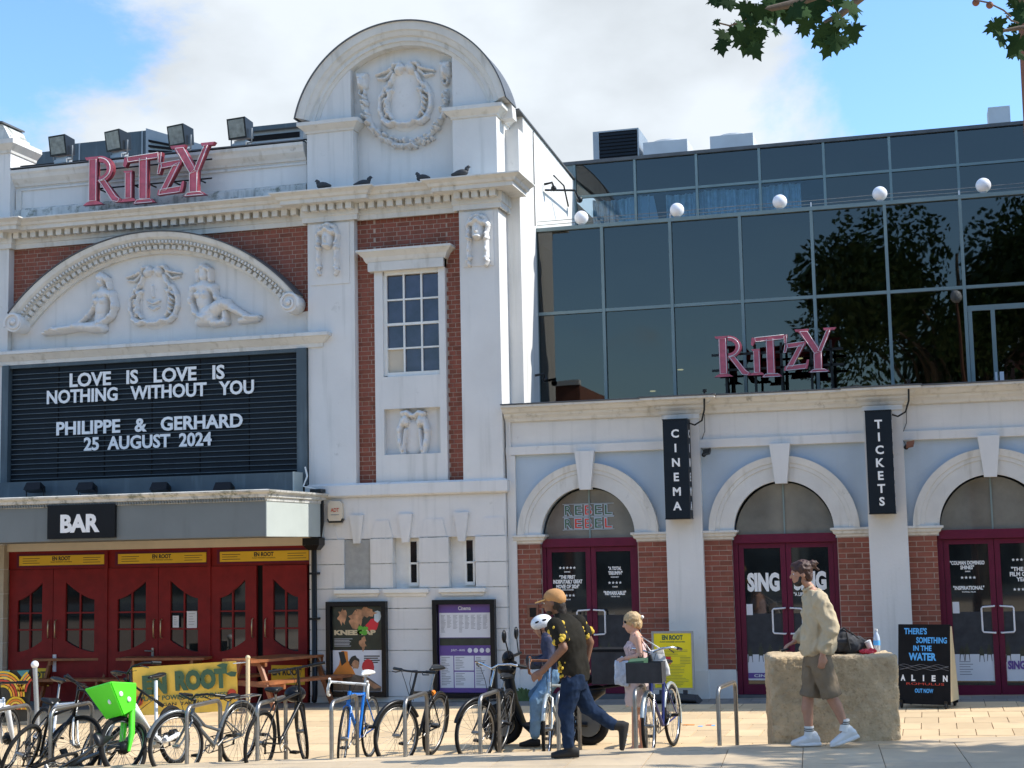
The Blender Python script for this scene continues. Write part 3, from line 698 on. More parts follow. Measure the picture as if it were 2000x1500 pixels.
def pl(pts, r, h, r1=None):            # a stroke through several points
    n = len(pts)-1; rr = [r+((r1 if r1 is not None else r)-r)*i/max(1, n) for i in range(n+1)]
    return [(*pts[i], *pts[i+1], rr[i], rr[i+1], h) for i in range(n)]
def z1(pts, s=3.0, ox=0, oy=200): return [(ox+x/s, oy+y/s) for x, y in pts]
yT = -.03
fig = []
fig += pl(z1([(600, 1035), (603, 1062)]), 8, .11) + pl(z1([(600, 1018), (640, 1040), (655, 1095)]), 8, .09, 4) + pl(z1([(608, 1075), (612, 1110)]), 6, .07)
fig += pl(z1([(575, 1128), (668, 1128)]), 8, .09) + pl(z1([(620, 1130), (612, 1200), (600, 1270)]), 15, .10, 14)
fig += [(*z1([(590, 1170)])[0], *z1([(590, 1172)])[0], 6.5, 6.5, .13), (*z1([(632, 1170)])[0], *z1([(632, 1172)])[0], 6.5, 6.5, .13)]
fig += pl(z1([(670, 1135), (688, 1200), (665, 1260), (610, 1300)]), 6.5, .11, 5) + pl(z1([(572, 1135), (568, 1200), (530, 1255), (460, 1310)]), 6, .09, 4)
fig += pl(z1([(600, 1310), (470, 1320), (360, 1345), (272, 1358)]), 10, .11, 4) + pl(z1([(615, 1325), (540, 1325)]), 9, .13) + pl(z1([(470, 1325), (340, 1335), (300, 1345)]), 6, .13, 4)
relief('relief_figure', fig, yT, main, label='reclining woman in relief, legs stretched to the left')
fig = []
fig += pl(z1([(1205, 990), (1208, 1022)]), 9.5, .12) + pl(z1([(1175, 1045), (1172, 990), (1205, 962), (1242, 985), (1245, 1045)]), 5, .10) + pl(z1([(1207, 1040), (1207, 1075)]), 6, .07)
fig += pl(z1([(1150, 1090), (1262, 1090)]), 9, .09) + pl(z1([(1205, 1090), (1205, 1160), (1215, 1230)]), 18, .10, 15)
fig += [(*z1([(1180, 1135)])[0], *z1([(1180, 1137)])[0], 7, 7, .14), (*z1([(1228, 1135)])[0], *z1([(1228, 1137)])[0], 7, 7, .14)]
fig += pl(z1([(1145, 1095), (1133, 1170), (1160, 1240), (1215, 1275)]), 7, .11, 5) + pl(z1([(1262, 1095), (1282, 1150), (1330, 1165)]), 6.5, .10, 4)
fig += pl(z1([(1225, 1260), (1290, 1200), (1340, 1185)]), 15, .12, 11) + pl(z1([(1335, 1185), (1400, 1225), (1470, 1262), (1530, 1262)]), 9, .13, 4) + pl(z1([(1260, 1280), (1180, 1285)]), 10, .10)
fig += pl(z1([(1420, 1280), (1520, 1275)]), 7, .09, 4) + pl(z1([(1330, 1240), (1335, 1290), (1260, 1300)]), 7, .10)
relief('relief_figure', fig, yT, main, label='seated woman in relief, knees drawn up to the right')
def crest(cx, cy, s, y, lean=0.0, label=None):
    def q(pts): return [(cx+x*s, cy+z*s+x*s*lean) for x, z in pts]
    f = []
    for m1 in (-1, 1):
        f += pl(q([(m1*4, -48), (m1*10, -54), (m1*20, -54), (m1*26, -46), (m1*36, -42), (m1*52, -38)]), 5*s, .07, 2.2*s)
        f += [(*q([(m1*11, -44)])[0], *q([(m1*11, -43)])[0], 8*s, 8*s, .11)]
        f += pl(q([(m1*24, -42), (m1*36, -30), (m1*50, -32)]), 3.4*s, .055, 2*s)
        f += pl(q([(m1*20, -36), (m1*26, -22), (m1*34, -12), (m1*30, -4), (m1*24, -8)]), 4*s, .07)
        f += pl(q([(m1*36, -14), (m1*45, 4), (m1*46, 26), (m1*38, 44), (m1*24, 52)]), 5*s, .06)
        f += pl(q([(m1*28, -2), (m1*33, 12), (m1*32, 30), (m1*24, 42)]), 3*s, .075)
        f += pl(q([(m1*40, 46), (m1*30, 54), (m1*18, 50), (m1*6, 56), (0, 55)]), 4.4*s, .08)
        for k in range(5): f += [(*q([(m1*(36-k*1.5), -2+k*9)])[0], *q([(m1*(40-k*1.5), 3+k*9)])[0], 2.6*s, 1.8*s, .09)]
    f += pl(q([(0, -28), (0, 40)]), 27*s, .028)
    return relief('relief_crest', f, y, main, label=label)
crest(303, 577, 1.0, yT, -.09, 'scrolled shield crest between the two reclining women')
f_ = pl([(299, 560), (301, 580)], 3.5, .05)+pl([(290, 588), (302, 594), (314, 588)], 2.2, .05)+pl([(292, 600), (302, 606), (312, 600)], 2.2, .05)
relief('relief_emblem', f_, yT-.025, main)
crest(793, 185, 1.08, .08, -.09, 'large shield crest in the tower gable')
# lion masks and garland of the gable
f_ = []
for (lx, ly) in ((709, 163), (871, 140)):
    f_ += pl([(lx, ly-8), (lx+1, ly+6)], 11, .09)+pl([(lx-7, ly-9), (lx-8, ly-15)], 4, .07)+pl([(lx+7, ly-10), (lx+8, ly-15)], 4, .07)+pl([(lx, ly), (lx+1, ly+8)], 5, .14)
    f_ += pl([(lx-4, ly+17), (lx-5, ly+23), (lx+1, ly+28), (lx+6, ly+22), (lx+5, ly+16)], 2.2, .07)
gar = [(712, 192), (714, 206), (717, 222), (724, 240), (734, 256), (748, 270), (764, 280), (782, 285), (802, 284), (822, 277), (840, 266), (854, 250), (864, 232), (869, 212), (872, 194), (873, 180)]
random.seed(3)
f_ += pl(gar, 5, .05)
for i in range(len(gar)-1):
    a, b = gar[i], gar[i+1]; wq = 4+6*math.sin(math.pi*(i+.5)/(len(gar)-1))
    for k in range(6):
        t = random.random(); x = a[0]+(b[0]-a[0])*t+random.uniform(-wq, wq); z = a[1]+(b[1]-a[1])*t+random.uniform(-wq, wq)
        f_ += [(x, z, x+random.uniform(-3, 3), z+random.uniform(-3, 3), random.uniform(2.5, 4), 2.2, random.uniform(.07, .12))]
relief('relief_garland', f_, .08, main, label='leafy garland hung between two lion masks')
# bearded masks on the pilaster tops, with raised panels
for (cx_, cy_, x0, x1, z0, z1_) in ((641, 470, -9.37, -8.70, 6.50, 7.49), (934, 452, -6.80, -6.30, 6.62, 7.49)):
    box('mask_panel', 'stucco', main, x0, x1, -.165, -.14, z0, z1_)
    f_ = pl([(cx_, cy_-10), (cx_, cy_+6)], 11, .09)+pl([(cx_, cy_-4), (cx_, cy_+3)], 3, .13)+pl([(cx_-5, cy_+12), (cx_+5, cy_+12)], 3, .1)
    f_ += pl([(cx_-17, cy_+6), (cx_-20, cy_-10), (cx_-12, cy_-26), (cx_, cy_-31), (cx_+12, cy_-27), (cx_+20, cy_-11), (cx_+17, cy_+5)], 4.5, .06)+pl([(cx_-12, cy_-14), (cx_, cy_-22), (cx_+12, cy_-15)], 5, .10)
    for s in (-1, 1):
        f_ += pl([(cx_+s*17, cy_+6), (cx_+s*19, cy_+14), (cx_+s*15, cy_+16)], 4, .08)+pl([(cx_+s*17, cy_+18), (cx_+s*17, cy_+36), (cx_+s*18, cy_+50)], 4.6, .07)+pl([(cx_+s*14, cy_+52), (cx_+s*20, cy_+58), (cx_+s*16, cy_+66)], 3.4, .07)
    relief('relief_mask', f_, -.165, main)
f_ = []
for s in (-1, 1):
    f_ += pl([(809+s*14, 815), (809+s*20, 808), (809+s*12, 806), (809+s*3, 812)], 5, .08)+pl([(809+s*20, 820), (809+s*27, 840), (809+s*25, 865), (809+s*20, 885)], 6, .07)+[(809+s*14, 822, 809+s*14, 826, 7, 7, .10)]+pl([(809+s*14, 840), (809+s*18, 880)], 2.5, .09)
f_ += pl([(809, 835), (809, 875)], 15, .04)
relief('relief_crest', f_, .03, main, label='small pelta-shaped crest in the niche under the tower window')

# ================================================================== ANNEX
annex = thing('cinema_annex', 'white and pale blue arcaded annex with two storeys of dark glass above', 'building')
def apart(name, m, mb, label=None, kind=None, parent=None): return mb.build(name, m, parent or annex, label, kind)
PIL = [-3.475, -.56, 2.35]; ARC = [-4.95, -2.035, .87]; AXR = 3.0
# wall over the arches: blue panel with arched openings (built as strips round each arch)
ARI_, ARO_, SPR = .735, 1.085, 2.42
for c, (xl, xr) in zip(ARC, ((-6.20, -3.72), (-3.22, -.82), (-.30, 2.1))):
    n = 24; pts = [(c+ARI_*math.cos(math.pi*i/n), SPR+ARI_*math.sin(math.pi*i/n)) for i in range(n+1)]
    m_ = MB()
    ztop = 3.72
    m_.box(xl, c-ARI_, 0, .25, 2.30, ztop) ; m_.box(c+ARI_, xr, 0, .25, 2.30, ztop)
    for i in range(n):
        (xa, za), (xb, zb) = pts[i+1], pts[i]
        m_.prism([(xa, za), (xb, zb), (xb, ztop), (xa, ztop)], 0, .25)
    apart('wall', 'stucco_blue', m_, 'pale blue wall panel round an arch')
    m_ = MB(); m_.arc(c, SPR, [(ARI_-.015, -.02), (ARI_-.015, .05), (ARI_+.19, .05), (ARI_+.195, .065), (ARI_+.25, .065), (ARI_+.255, .08), (ARI_+.31, .09), (ARO_, .10), (ARO_, -.02)], 0, math.pi, 0, 40); apart('archivolt', 'stucco_mould', m_)
    m_ = MB(); m_.prism([(c-.085, 3.10), (c+.085, 3.10), (c+.15, 3.68), (c-.15, 3.68)], -.15, .0); apart('keystone', 'stucco', m_)
    # fanlight
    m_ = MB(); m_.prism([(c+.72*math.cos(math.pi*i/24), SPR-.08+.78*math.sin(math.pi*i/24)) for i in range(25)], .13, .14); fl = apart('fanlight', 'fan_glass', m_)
    m_ = MB(); m_.box(c-.012, c+.012, .11, .13, 2.36, 3.12); m_.build('glazing_bar', 'frame_grey', fl)
m_ = MB(); m_.box(-6.20, AXR, -.02, .25, 3.66, 4.20); apart('frieze', 'stucco', m_)
m_ = MB(); m_.box(-6.20, AXR, -.065, -.02, 3.665, 3.79); apart('string_course', 'stucco', m_)
m_ = MB(); m_.box(-5.99, AXR, .32, 9.9, -.4, 4.39); m_.box(AXR+.002, 9, -.02, 9.9, -.4, 9.25); apart('core_wall', 'room_dark', m_)
m_ = MB(); m_.box(-6.195, -6.06, -.05, .05, .0, 3.66); m_.box(-6.195, -6.12, -.06, -.0, 3.6, 4.2); apart('corner_strip', 'stucco', m_)
for k, c in enumerate(PIL):
    m_ = MB(); m_.box(c-.27, c+.27, -.13, .2, .0, 4.18); m_.box(c-.285, c+.285, -.15, .2, -.1, .42); m_.box(c-.28, c+.28, -.16, .2, 4.10, 4.20); apart('pilaster', 'stucco', m_)
path = [(-6.20, -.05)]
for c in PIL: path += [(c-.28, -.05), (c-.28, -.16), (c+.28, -.16), (c+.28, -.05)]
path += [(AXR, -.05)]
m_ = MB(); m_.mould(path, [(0, 4.17), (.02, 4.18), (.04, 4.22), (.09, 4.26), (.10, 4.29), (.16, 4.31), (.20, 4.355), (.27, 4.38), (.27, 4.41), (-.04, 4.44)]); apart('cornice', 'stucco_mould', m_)
m_ = MB(); m_.mould(path, [(-.10, 4.44), (.285, 4.413), (.285, 4.432), (-.10, 4.462)]); m_.box(-6.0, AXR, 0, 1.55, 4.40, 4.46); apart('lead_flashing', 'lead', m_)
# imposts, brick piers, plinths
piers = [(-6.09, -5.70), (-4.19, -3.745), (-3.205, -2.80), (-1.27, -.83), (-.29, .10), (1.64, 2.08)]
AB = []
for n, (a, b) in enumerate(piers):
    brick_fill(annex, None, a, b, .43, 2.305, -.012, .075, .225, 'stretcher', None, store=AB, org=a)
    m_ = MB(); m_.box(a-.01, b, -.0065, .3, .40, 2.34); apart('pier_core', 'mortar', m_)
    m_ = MB(); m_.box(a-.01, b, -.03, .28, -.1, .425); apart('plinth', 'stucco', m_)
    le = n % 2 == 0
    p = [(a-.02, -.0), (b+.0, -.0), (b+.0, .14)] if le else [(a, .14), (a, -.0), (b+.02, -.0)]
    m_ = MB(); m_.mould(p, [(0, 2.31), (.02, 2.315), (.03, 2.34), (.06, 2.36), (.07, 2.395), (.10, 2.41), (.10, 2.44), (0, 2.45)]); m_.box(a+.001, b-.001, .003, .28, 2.315, 2.44); apart('impost', 'stucco_mould', m_)
place_bricks(AB, annex, 300, .06)
# doors
def door_bay(c, half=.745, texts=(), posters=True):
    x0, x1 = c-half-.02, c+half+.02
    dr = MB().box(x0+.02, x1-.02, .06, .17, 2.25, 2.375).build('door_frame', 'maroon', annex)
    m_ = MB(); m_.box(x0-.03, x0+.075, .095, .20, 0.0, 2.335); m_.box(x1-.075, x1+.03, .095, .20, 0.0, 2.335); m_.box(x0+.075, x1-.075, .10, .19, 2.10+.14, 2.33); m_.build('jamb', 'maroon', dr)
    box('threshold', 'lead', dr, x0, x1, .02, .3, -.02, .055)
    for s in (0, 1):
        a, b = (x0+.08, c-.004) if s == 0 else (c+.004, x1-.08)
        lf = MB().box(a, a+.075, .12, .165, .06, 2.235).box(b-.075, b, .12, .165, .06, 2.235).box(a+.075, b-.075, .122, .163, 2.17, 2.235).box(a+.075, b-.075, .122, .163, .06, .20).build('door_leaf', 'maroon', dr, recalc=False)
        box('pane', 'dark_glass', lf, a+.07, b-.07, .138, .15, .19, 2.18)
        hx = (b-.035) if s == 0 else (a+.035); sg = -1 if s == 0 else 1
        m_ = MB(); m_.tube([(hx, .12, 1.30), (hx, .04, 1.30), (hx+sg*.16, .035, 1.29), (hx+sg*.175, .035, 1.27), (hx+sg*.175, .035, .96), (hx+sg*.16, .035, .94), (hx, .04, .93), (hx, .12, .93)], .013, 8); m_.build('door_handle', 'neon_tube', lf)
    return dr, x0, x1
yP = .134
DB = [door_bay(c) for c in ARC]
def star(mb, x, z, r, y):
    mb.prism([(x+(r if i % 2 == 0 else r*.42)*math.sin(i*math.pi/5), z+(r if i % 2 == 0 else r*.42)*math.cos(i*math.pi/5)) for i in range(10)], y-.002, y)
def stars(n, xc, z, parent, gap=.055, r=.024):
    m_ = MB()
    for i in range(n): star(m_, xc+(i-(n-1)/2)*gap, z, r, yP)
    m_.build('stars', 'white_letter', parent, recalc=False)
def wt(s, xc, wd, z, h, parent, m='white_letter', bold=.03): wall_text(s, xc-wd/2, xc+wd/2, z-h/2, z+h/2, yP, m, parent, bold=bold, depth=.003)
def PX(px, py): p = PY(px, py, yP); return p.x, p.z
def wtp(s, px, py, wpx, hpx, parent, **k): x, z = PX(px, py); wt(s, x, wpx*.0078, z, hpx*.0077, parent, **k)
d1, d2, d3 = DB[0][0], DB[1][0], DB[2][0]
x, z = PX(1108, 1109); stars(5, x, z, d1); wtp('EMPIRE', 1108, 1117, 12, 2.5, d1)
wtp('"THE FIRST', 1108, 1127, 32, 7.5, d1, bold=.045); wtp('INDISPUTABLY GREAT', 1109, 1136, 58, 8, d1, bold=.045); wtp('MOVIE OF 2024"', 1109, 1145.5, 46, 8, d1, bold=.045); wtp('EVENING STANDARD', 1108, 1152, 26, 2.5, d1)
x, z = PX(1110, 1163); stars(4, x, z, d1); wtp('TIME OUT', 1110, 1171, 10, 2.5, d1)
wtp('"A TOTAL', 1201, 1110, 26, 7.5, d1, bold=.045); wtp('TRIUMPH"', 1202, 1119, 28, 7.5, d1, bold=.045); wtp('ROGER EBERT', 1201, 1127, 16, 2.5, d1)
x, z = PX(1201, 1138); stars(4, x, z, d1); wtp('TIMES', 1201, 1146, 11, 2.5, d1); wtp('"REMARKABLE"', 1201, 1158, 44, 8, d1, bold=.045); wtp('THE IRISH TIMES', 1202, 1165, 18, 2.5, d1)
for s_, px_, py_ in (('SING', 1491, 1137), ('SING', 1582, 1134)):
    wtp(s_, px_, py_, 60, 36, d2, bold=.055)
wtp('"A LIFE AFFIRMING"', 1580, 1160, 56, 7, d2, bold=.03)
wtp('"COLMAN DOMINGO', 1889, 1099, 60, 7.5, d3, bold=.04); wtp('SHINES"', 1889, 1108, 24, 7.5, d3, bold=.04); wtp('EMPIRE', 1890, 1116, 9, 2.5, d3)
x, z = PX(1891, 1128); stars(4, x, z, d3); wtp('"INSPIRATIONAL"', 1892, 1148, 54, 7.5, d3, bold=.04); wtp('TOTAL FILM', 1892, 1156, 24, 2.5, d3)
x, z = PX(1991, 1093); stars(4, x, z, d3); wtp('"THE BEST', 2000, 1111, 44, 8, d3, bold=.04); wtp('FILM OF THE', 2002, 1121, 52, 8, d3, bold=.04); wtp('YEAR"', 2000, 1131, 26, 8, d3, bold=.04); x, z = PX(1994, 1151); stars(4, x, z, d3)
# printed lower halves of the door posters: grey sky, pale ground and seated silhouettes
random.seed(11)
for bi, (dr, x0, x1) in enumerate(DB):
    for s in (0, 1):
        a, b = (x0+.155, ARC[bi]-.082) if s == 0 else (ARC[bi]+.082, x1-.155)
        box('poster', 'bag_grey', dr, a, b, .1355, .1375, .62, 1.22)
        box('poster', 'paper', dr, a, b, .1353, .1372, .26, .63)
        m_ = MB()
        for k in range(4):
            m_ = MB(); x = a+(b-a)*(k+.5)/4+random.uniform(-.04, .04); z = .615+random.uniform(-.015, .015); h = random.uniform(.12, .19)
            m_.prism([(x-.03, z), (x+.035, z), (x+.03, z+h*.6), (x+.012, z+h*.75), (x+.012, z+h), (x-.012, z+h), (x-.012, z+h*.75), (x-.03, z+h*.6)], .1335, .1350)
            m_.prism([(x-.035, z-.09), (x-.028, z-.09), (x-.018, z), (x-.03, z)], .1337, .1350); m_.prism([(x+.035, z-.09), (x+.028, z-.09), (x+.02, z), (x+.03, z)], .1338, .1350)
            m_.build('poster_figure', 'poster_dark', dr, recalc=False)
        if bi: box('sticker', 'paper', dr, (a+.01 if s == 0 else b-.10), (a+.10 if s == 0 else b-.01), .132, .134, 1.20, 1.36)
for (px_, py_, wpx, s_) in ((1500, 1318, 36, 'CINEMAS'), (1995, 1305, 46, 'SING SING')):
    pass
box('poster_band', 'purple', d2, DB[1][1]+.156, ARC[1]-.083, .1340, .1352, .285, .365)
wall_text('CINEMAS', DB[1][1]+.24, ARC[1]-.12, .305, .345, .1335, 'white_letter', d2)
wall_text('SING SING', ARC[2]+.10, ARC[2]+.60, .42, .54, .1335, 'purple', d3, bold=.05)
m_ = MB()
for k in range(6): m_.box(ARC[2]-.55, ARC[2]-.55+random.uniform(.14, .2), .134, .1351, .52-k*.035, .53-k*.035)
m_.build('small_print', 'ink_grey', d3, recalc=False)
# neon words in the first fanlight, printed wave line
for i, (py_, ) in enumerate(((996,), (1022,))):
    p = PY(1149, py_, .12)
    for ln, mm, dz_, yy in (('REBEL', 'chalk_blue', 0, .118), ):
        for k, ch in enumerate('REBEL'):
            xx = p.x+(k-2)*.155
            flat_text(MB(), ch, (0, .120, 0), (1, 0, 0), (0, 0, 1), xx-.065, xx+.065, p.z-.085, p.z+.085, .055, .003).build('neon_letter', 'stucco_blue', annex, recalc=False)
            flat_text(MB(), ch, (0, .1155, 0), (1, 0, 0), (0, 0, 1), xx-.052, xx+.052, p.z-.07, p.z+.07, .0, .003).build('neon_core', 'chalk_red' if (k == 2 or (i == 1 and k in (1, 4))) else 'ink_green', annex, recalc=False)
    box('neon_bar', 'stucco_blue', annex, p.x-.40, p.x+.40, .119, .121, p.z-.098, p.z-.09)
    box('neon_bar', 'stucco_blue', annex, p.x-.40, p.x+.40, .119, .121, p.z+.09, p.z+.098)

# ---- glass storeys
GY, GB, GT, GM = 1.40, 4.46, 7.42, 6.05
gx = [-6.02+1.12*i for i in range(9)]
m_ = MB(); m_.box(-6.25, -5.99, GY+.05, GY+.15, 4.46, GT); apart('end_panel', 'frame_grey', m_)
m_ = MB(); m_.box(-6.27, AXR, GY-.06, 4.3, GT, GT+.06); apart('roof_edge', 'frame_grey', m_)
for i, x in enumerate(gx): box('mullion', 'frame_grey', annex, x-.024, x+.024, GY-.055, GY+.04, GB, GT)
for a, b in zip(gx, gx[1:]):
    box('transom', 'frame_grey', annex, a+.024, b-.024, GY-.045, GY+.03, GM-.025, GM+.025)
    box('transom', 'frame_grey', annex, a+.024, b-.024, GY-.045, GY+.03, GB-.02, GB+.03)
    last = a > .6
    for j, (z0, z1_) in enumerate(((GB+.03, GM-.025), (GM+.025, GT))):
        if last and j == 0:
            box('glass_pane', 'tinted_glass', annex, a+.024, b-.024, GY, GY+.012, 5.76, z1_)
            fr_ = MB().box(a+.024, b-.024, GY-.04, GY+.02, 5.68, 5.76).box(a+.03, a+.09, GY-.04, GY+.02, GB+.03, 5.68).box(a+.36, a+.42, GY-.04, GY+.02, GB+.03, 5.68).build('glass_door', 'frame_grey', annex, recalc=False)
            box('pane', 'tinted_glass', fr_, a+.09, a+.36, GY, GY+.01, GB+.03, 5.68); box('pane', 'tinted_glass', fr_, a+.42, b-.03, GY, GY+.01, GB+.03, 5.68)
            box('kick_plate', 'paper', fr_, a+.375, a+.405, GY-.055, GY-.042, GB+.03, GB+.27); box('kick_plate', 'paper', fr_, a+.44, a+.50, GY-.055, GY-.042, GB+.03, GB+.27)
        else:
            box('glass_pane', 'tinted_glass', annex, a+.024, b-.024, GY, GY+.012, z0, z1_)
m_ = MB(); m_.box(-5.99, AXR, 3.9, 4.0, GB, GT); m_.box(-5.98, AXR, GY+.1, 3.9, GT-.15, GT-.03); m_.box(-5.98, AXR, GY+.05, 3.9, GB-.03, GB+.02); apart('dark_room', 'room_dark', m_)
for (px_, py_) in ((1329, 722), (1275, 764), (1562, 700)):
    p = PY(px_, py_, 3.2); m_ = MB(); m_.ball(p, (.055, .055, .012)); apart('room_lamp', 'warm_lamp', m_)
TY, TB, TT, TM = 4.30, 8.05, 9.27, 8.66
tx_ = [-5.99+1.13*i for i in range(9)]
m_ = MB(); m_.box(-6.20, -6.01, TY-.02, TY+.1, 7.48, TT); apart('end_panel', 'frame_grey', m_)
m_ = MB(); m_.box(-6.22, AXR, TY-.06, 10, TT, TT+.06); apart('roof_edge', 'lead', m_)
for x in tx_: box('mullion', 'frame_grey', annex, x-.022, x+.022, TY-.045, TY+.04, 7.5, TT)
for a, b in zip(tx_, tx_[1:]):
    box('transom', 'frame_grey', annex, a+.022, b-.022, TY-.035, TY+.03, TM-.025, TM+.02)
    for z0, z1_ in ((7.55, TM-.025), (TM+.02, TT)): box('glass_pane', 'clear_glass' if a < -1.6 and z0 < 8 else 'tinted_glass', annex, a+.022, b-.022, TY, TY+.012, z0, z1_)
cu = MB(); n = 200; x0c, x1c = -5.7, -1.9
for i in range(n):
    xa, xb = x0c+(x1c-x0c)*i/n, x0c+(x1c-x0c)*(i+1)/n; fa, fb = [.16+.045*math.sin(v*37)+.03*math.sin(v*91) for v in (xa, xb)]
    za = 8.60+.02*math.sin(xa*5)
    if -4.62 < xa < -4.35: continue
    cu.add([(xa, TY+fa, 7.5), (xb, TY+fb, 7.5), (xb, TY+fb*.8, za), (xa, TY+fa*.8, za)], [(0, 1, 2, 3)], smooth=True)
apart('curtain', 'curtain', cu)
m_ = MB(); m_.hexa([(-4.85, TY+.10, 7.5), (-4.35, TY+.10, 7.5), (-4.35, TY+.11, 7.5), (-4.85, TY+.11, 7.5)], [(-5.05, TY+.10, 8.6), (-4.55, TY+.10, 8.6), (-4.55, TY+.11, 8.6), (-5.05, TY+.11, 8.6)]); apart('blind', 'stucco_blue', m_)
m_ = MB(); m_.box(-5.99, AXR, 7.9, 8.0, 7.5, TT); m_.box(-5.98, AXR, TY+.3, 7.9, TT-.1, TT-.02); apart('dark_room', 'room_dark', m_)
# wires along the glass roof
for dz_ in (.07, .13):
    m_ = MB(); m_.tube([(-6.2, GY+.05, GT+.06+dz_)]+[(x, GY+.05, GT+.06+dz_-.01*(i % 2)) for i, x in enumerate(gx[1:])], .006, 5); apart('rail_wire', 'steel', m_)
for x in gx[2:8:2]: box('rail_post', 'neon_tube', annex, x-.010, x+.010, GY+.035, GY+.055, GT+.06, GT+.15)

# ---- globe lamps on the glass roof
nm = ['leftmost white globe lamp on the glass roof beside the tall white side wall', 'white globe lamp on the glass roof in front of the blinds, second from the left', 'middle globe lamp of the row on the glass roof edge', 'globe lamp on the glass roof right of the middle one, before the tree reflection', 'rightmost white globe lamp on the glass roof edge']
for i, x in enumerate((-5.24, -3.66, -2.02, -.48, 1.06)):
    t = thing('globe_lamp', nm[i], 'lamp', 'white globe lamps along the glass roof', (x, GY+.0, GT+.06))
    MB().ball((0, 0, .13), .115, 20, 14).build('globe', 'lamp_globe', t, recalc=False); MB().tube([(0, 0, 0), (0, 0, .04)], .05, 10).build('base', 'galv', t)

# ---- illuminated-letter signs: five serif letters made of strokes
def letter_polys():
    D = {}
    D['R'] = [[(.11, .04), (.27, .04), (.27, .80), (.11, .80)], [(0, 0), (.38, 0), (.30, .05), (.08, .05)], [(.03, .83), (.30, .83), (.27, .78), (.06, .78)],
              'bowl', [(.27, .40), (.40, .42), (.66, .10), (.74, .05), (.70, .0), (.58, .02), (.44, .20), (.30, .38)]]
    D['i'] = [[(.80, .04), (.93, .04), (.93, .50), (.80, .50)], [(.70, 0), (1.02, 0), (.96, .05), (.76, .05)], [(.76, .53), (.93, .53), (.93, .48), (.80, .48)]]
    D['T'] = [[(1.06, .0), (1.22, .0), (1.22, .74), (1.06, .74)], [(.95, -.05), (1.36, -.05), (1.30, .01), (1.0, .01)], [(.78, .76), (1.49, .79), (1.47, .70), (.80, .67)], [(.76, .62), (.80, .59), (.86, .70), (.78, .76)], [(1.42, .74), (1.49, .79), (1.47, .60), (1.42, .62)]]
    D['z'] = [[(1.44, .60), (1.86, .63), (1.84, .54), (1.46, .51)], [(1.72, .56), (1.86, .60), (1.56, .12), (1.42, .10)], [(1.40, .06), (1.86, .08), (1.89, .18), (1.42, .15)], [(1.40, .42), (1.45, .42), (1.50, .56), (1.44, .60)], [(1.83, .18), (1.89, .18), (1.90, .26), (1.86, .26)]]
    D['Y'] = [[(1.99, .38), (2.16, .42), (2.15, .05), (1.99, .05)], [(1.70, .84), (1.88, .84), (2.14, .44), (2.03, .36)], [(2.06, .42), (2.14, .38), (2.36, .84), (2.28, .84)], [(1.64, .88), (1.92, .88), (1.90, .83), (1.66, .83)], [(2.20, .88), (2.46, .88), (2.42, .83), (2.22, .83)], [(1.88, .0), (2.30, .0), (2.22, .055), (1.95, .055)]]
    return D
def big_letters(X0, Z0, y, sc, label, name, grp):
    t = thing(name, label, 'sign', grp, (X0, y, Z0))
    for ch, polys in letter_polys().items():
        m_ = MB(); nb = MB(); q = 0
        for p in polys:
            if p == 'bowl':
                q += 1; m_.arc(.30, .60, [(.13, .04+.001*q), (.13, -.05), (.235, -.05), (.235, .04+.001*q)], -math.pi/2, math.pi/2, 0, 14, 1.15)
                nb.tube([(.30+.195*1.15*math.cos(a), -.062, .60+.195*math.sin(a)) for a in [-math.pi/2+math.pi*i/14 for i in range(15)]], .008, 5)
                continue
            q += 1; m_.prism(p, -.04-.0012*q, .05)
            c_ = Vector((sum(a for a, b in p)/len(p), sum(b for a, b in p)/len(p)))
            if abs(p[0][1]-p[2][1]) > .1 or abs(p[0][0]-p[2][0]) > .3:
                pts = [((a-c_.x)*.82+c_.x, -.062, (b-c_.y)*.94+c_.y) for a, b in p]; nb.tube(pts+[pts[0]], .006, 5)
        for f in range(len(m_.f)):
            vs3 = [Vector(m_.v[i]) for i in m_.f[f]]; 
            if all(v.y < -.03 for v in vs3): m_.mi[f] = 0
            else: m_.mi[f] = 1
        m_.xf(Matrix.Diagonal((sc, sc, sc, 1))); nb.xf(Matrix.Diagonal((sc, sc, sc, 1)))
        lo = m_.build('letter', ['sign_pink', 'sign_side'], t); nb.build('neon_tube', 'neon_tube', lo)
    return t
t = big_letters(-13.36, 8.09, -.36, .985, 'large faded pink serif letter sign mounted on the white parapet', 'letter_sign', 'faded pink letter signs')
m_ = MB()
for z in (.30, .62): m_.tube([(.1, .10, z), (2.3, .10, z)], .014, 6)
for x in (.2, .88, 1.15, 1.6, 2.06): m_.tube([(x, .05, .3), (x, .34, .3)], .014, 6)
m_.build('bracket', 'bike_black', t)
t = big_letters(-3.07, 4.80, .80, .76, 'smaller faded pink serif letter sign standing before the dark glass storey', 'letter_sign', 'faded pink letter signs')
m_ = MB()
for z in (.10, .34): m_.box(-.05, 1.95, .10, .14, z, z+.035)
for x in (.15, .6, 1.0, 1.45, 1.75): m_.box(x, x+.035, .10, .15, -.36, .5)
for x in (.15, 1.0, 1.75): m_.hexa([(x, .14, -.36), (x+.03, .14, -.36), (x+.03, .5, -.36), (x, .5, -.36)], [(x, .14, .3), (x+.03, .14, .3), (x+.03, .18, .3), (x, .18, .3)])
m_.build('support_frame', 'bike_black', t)

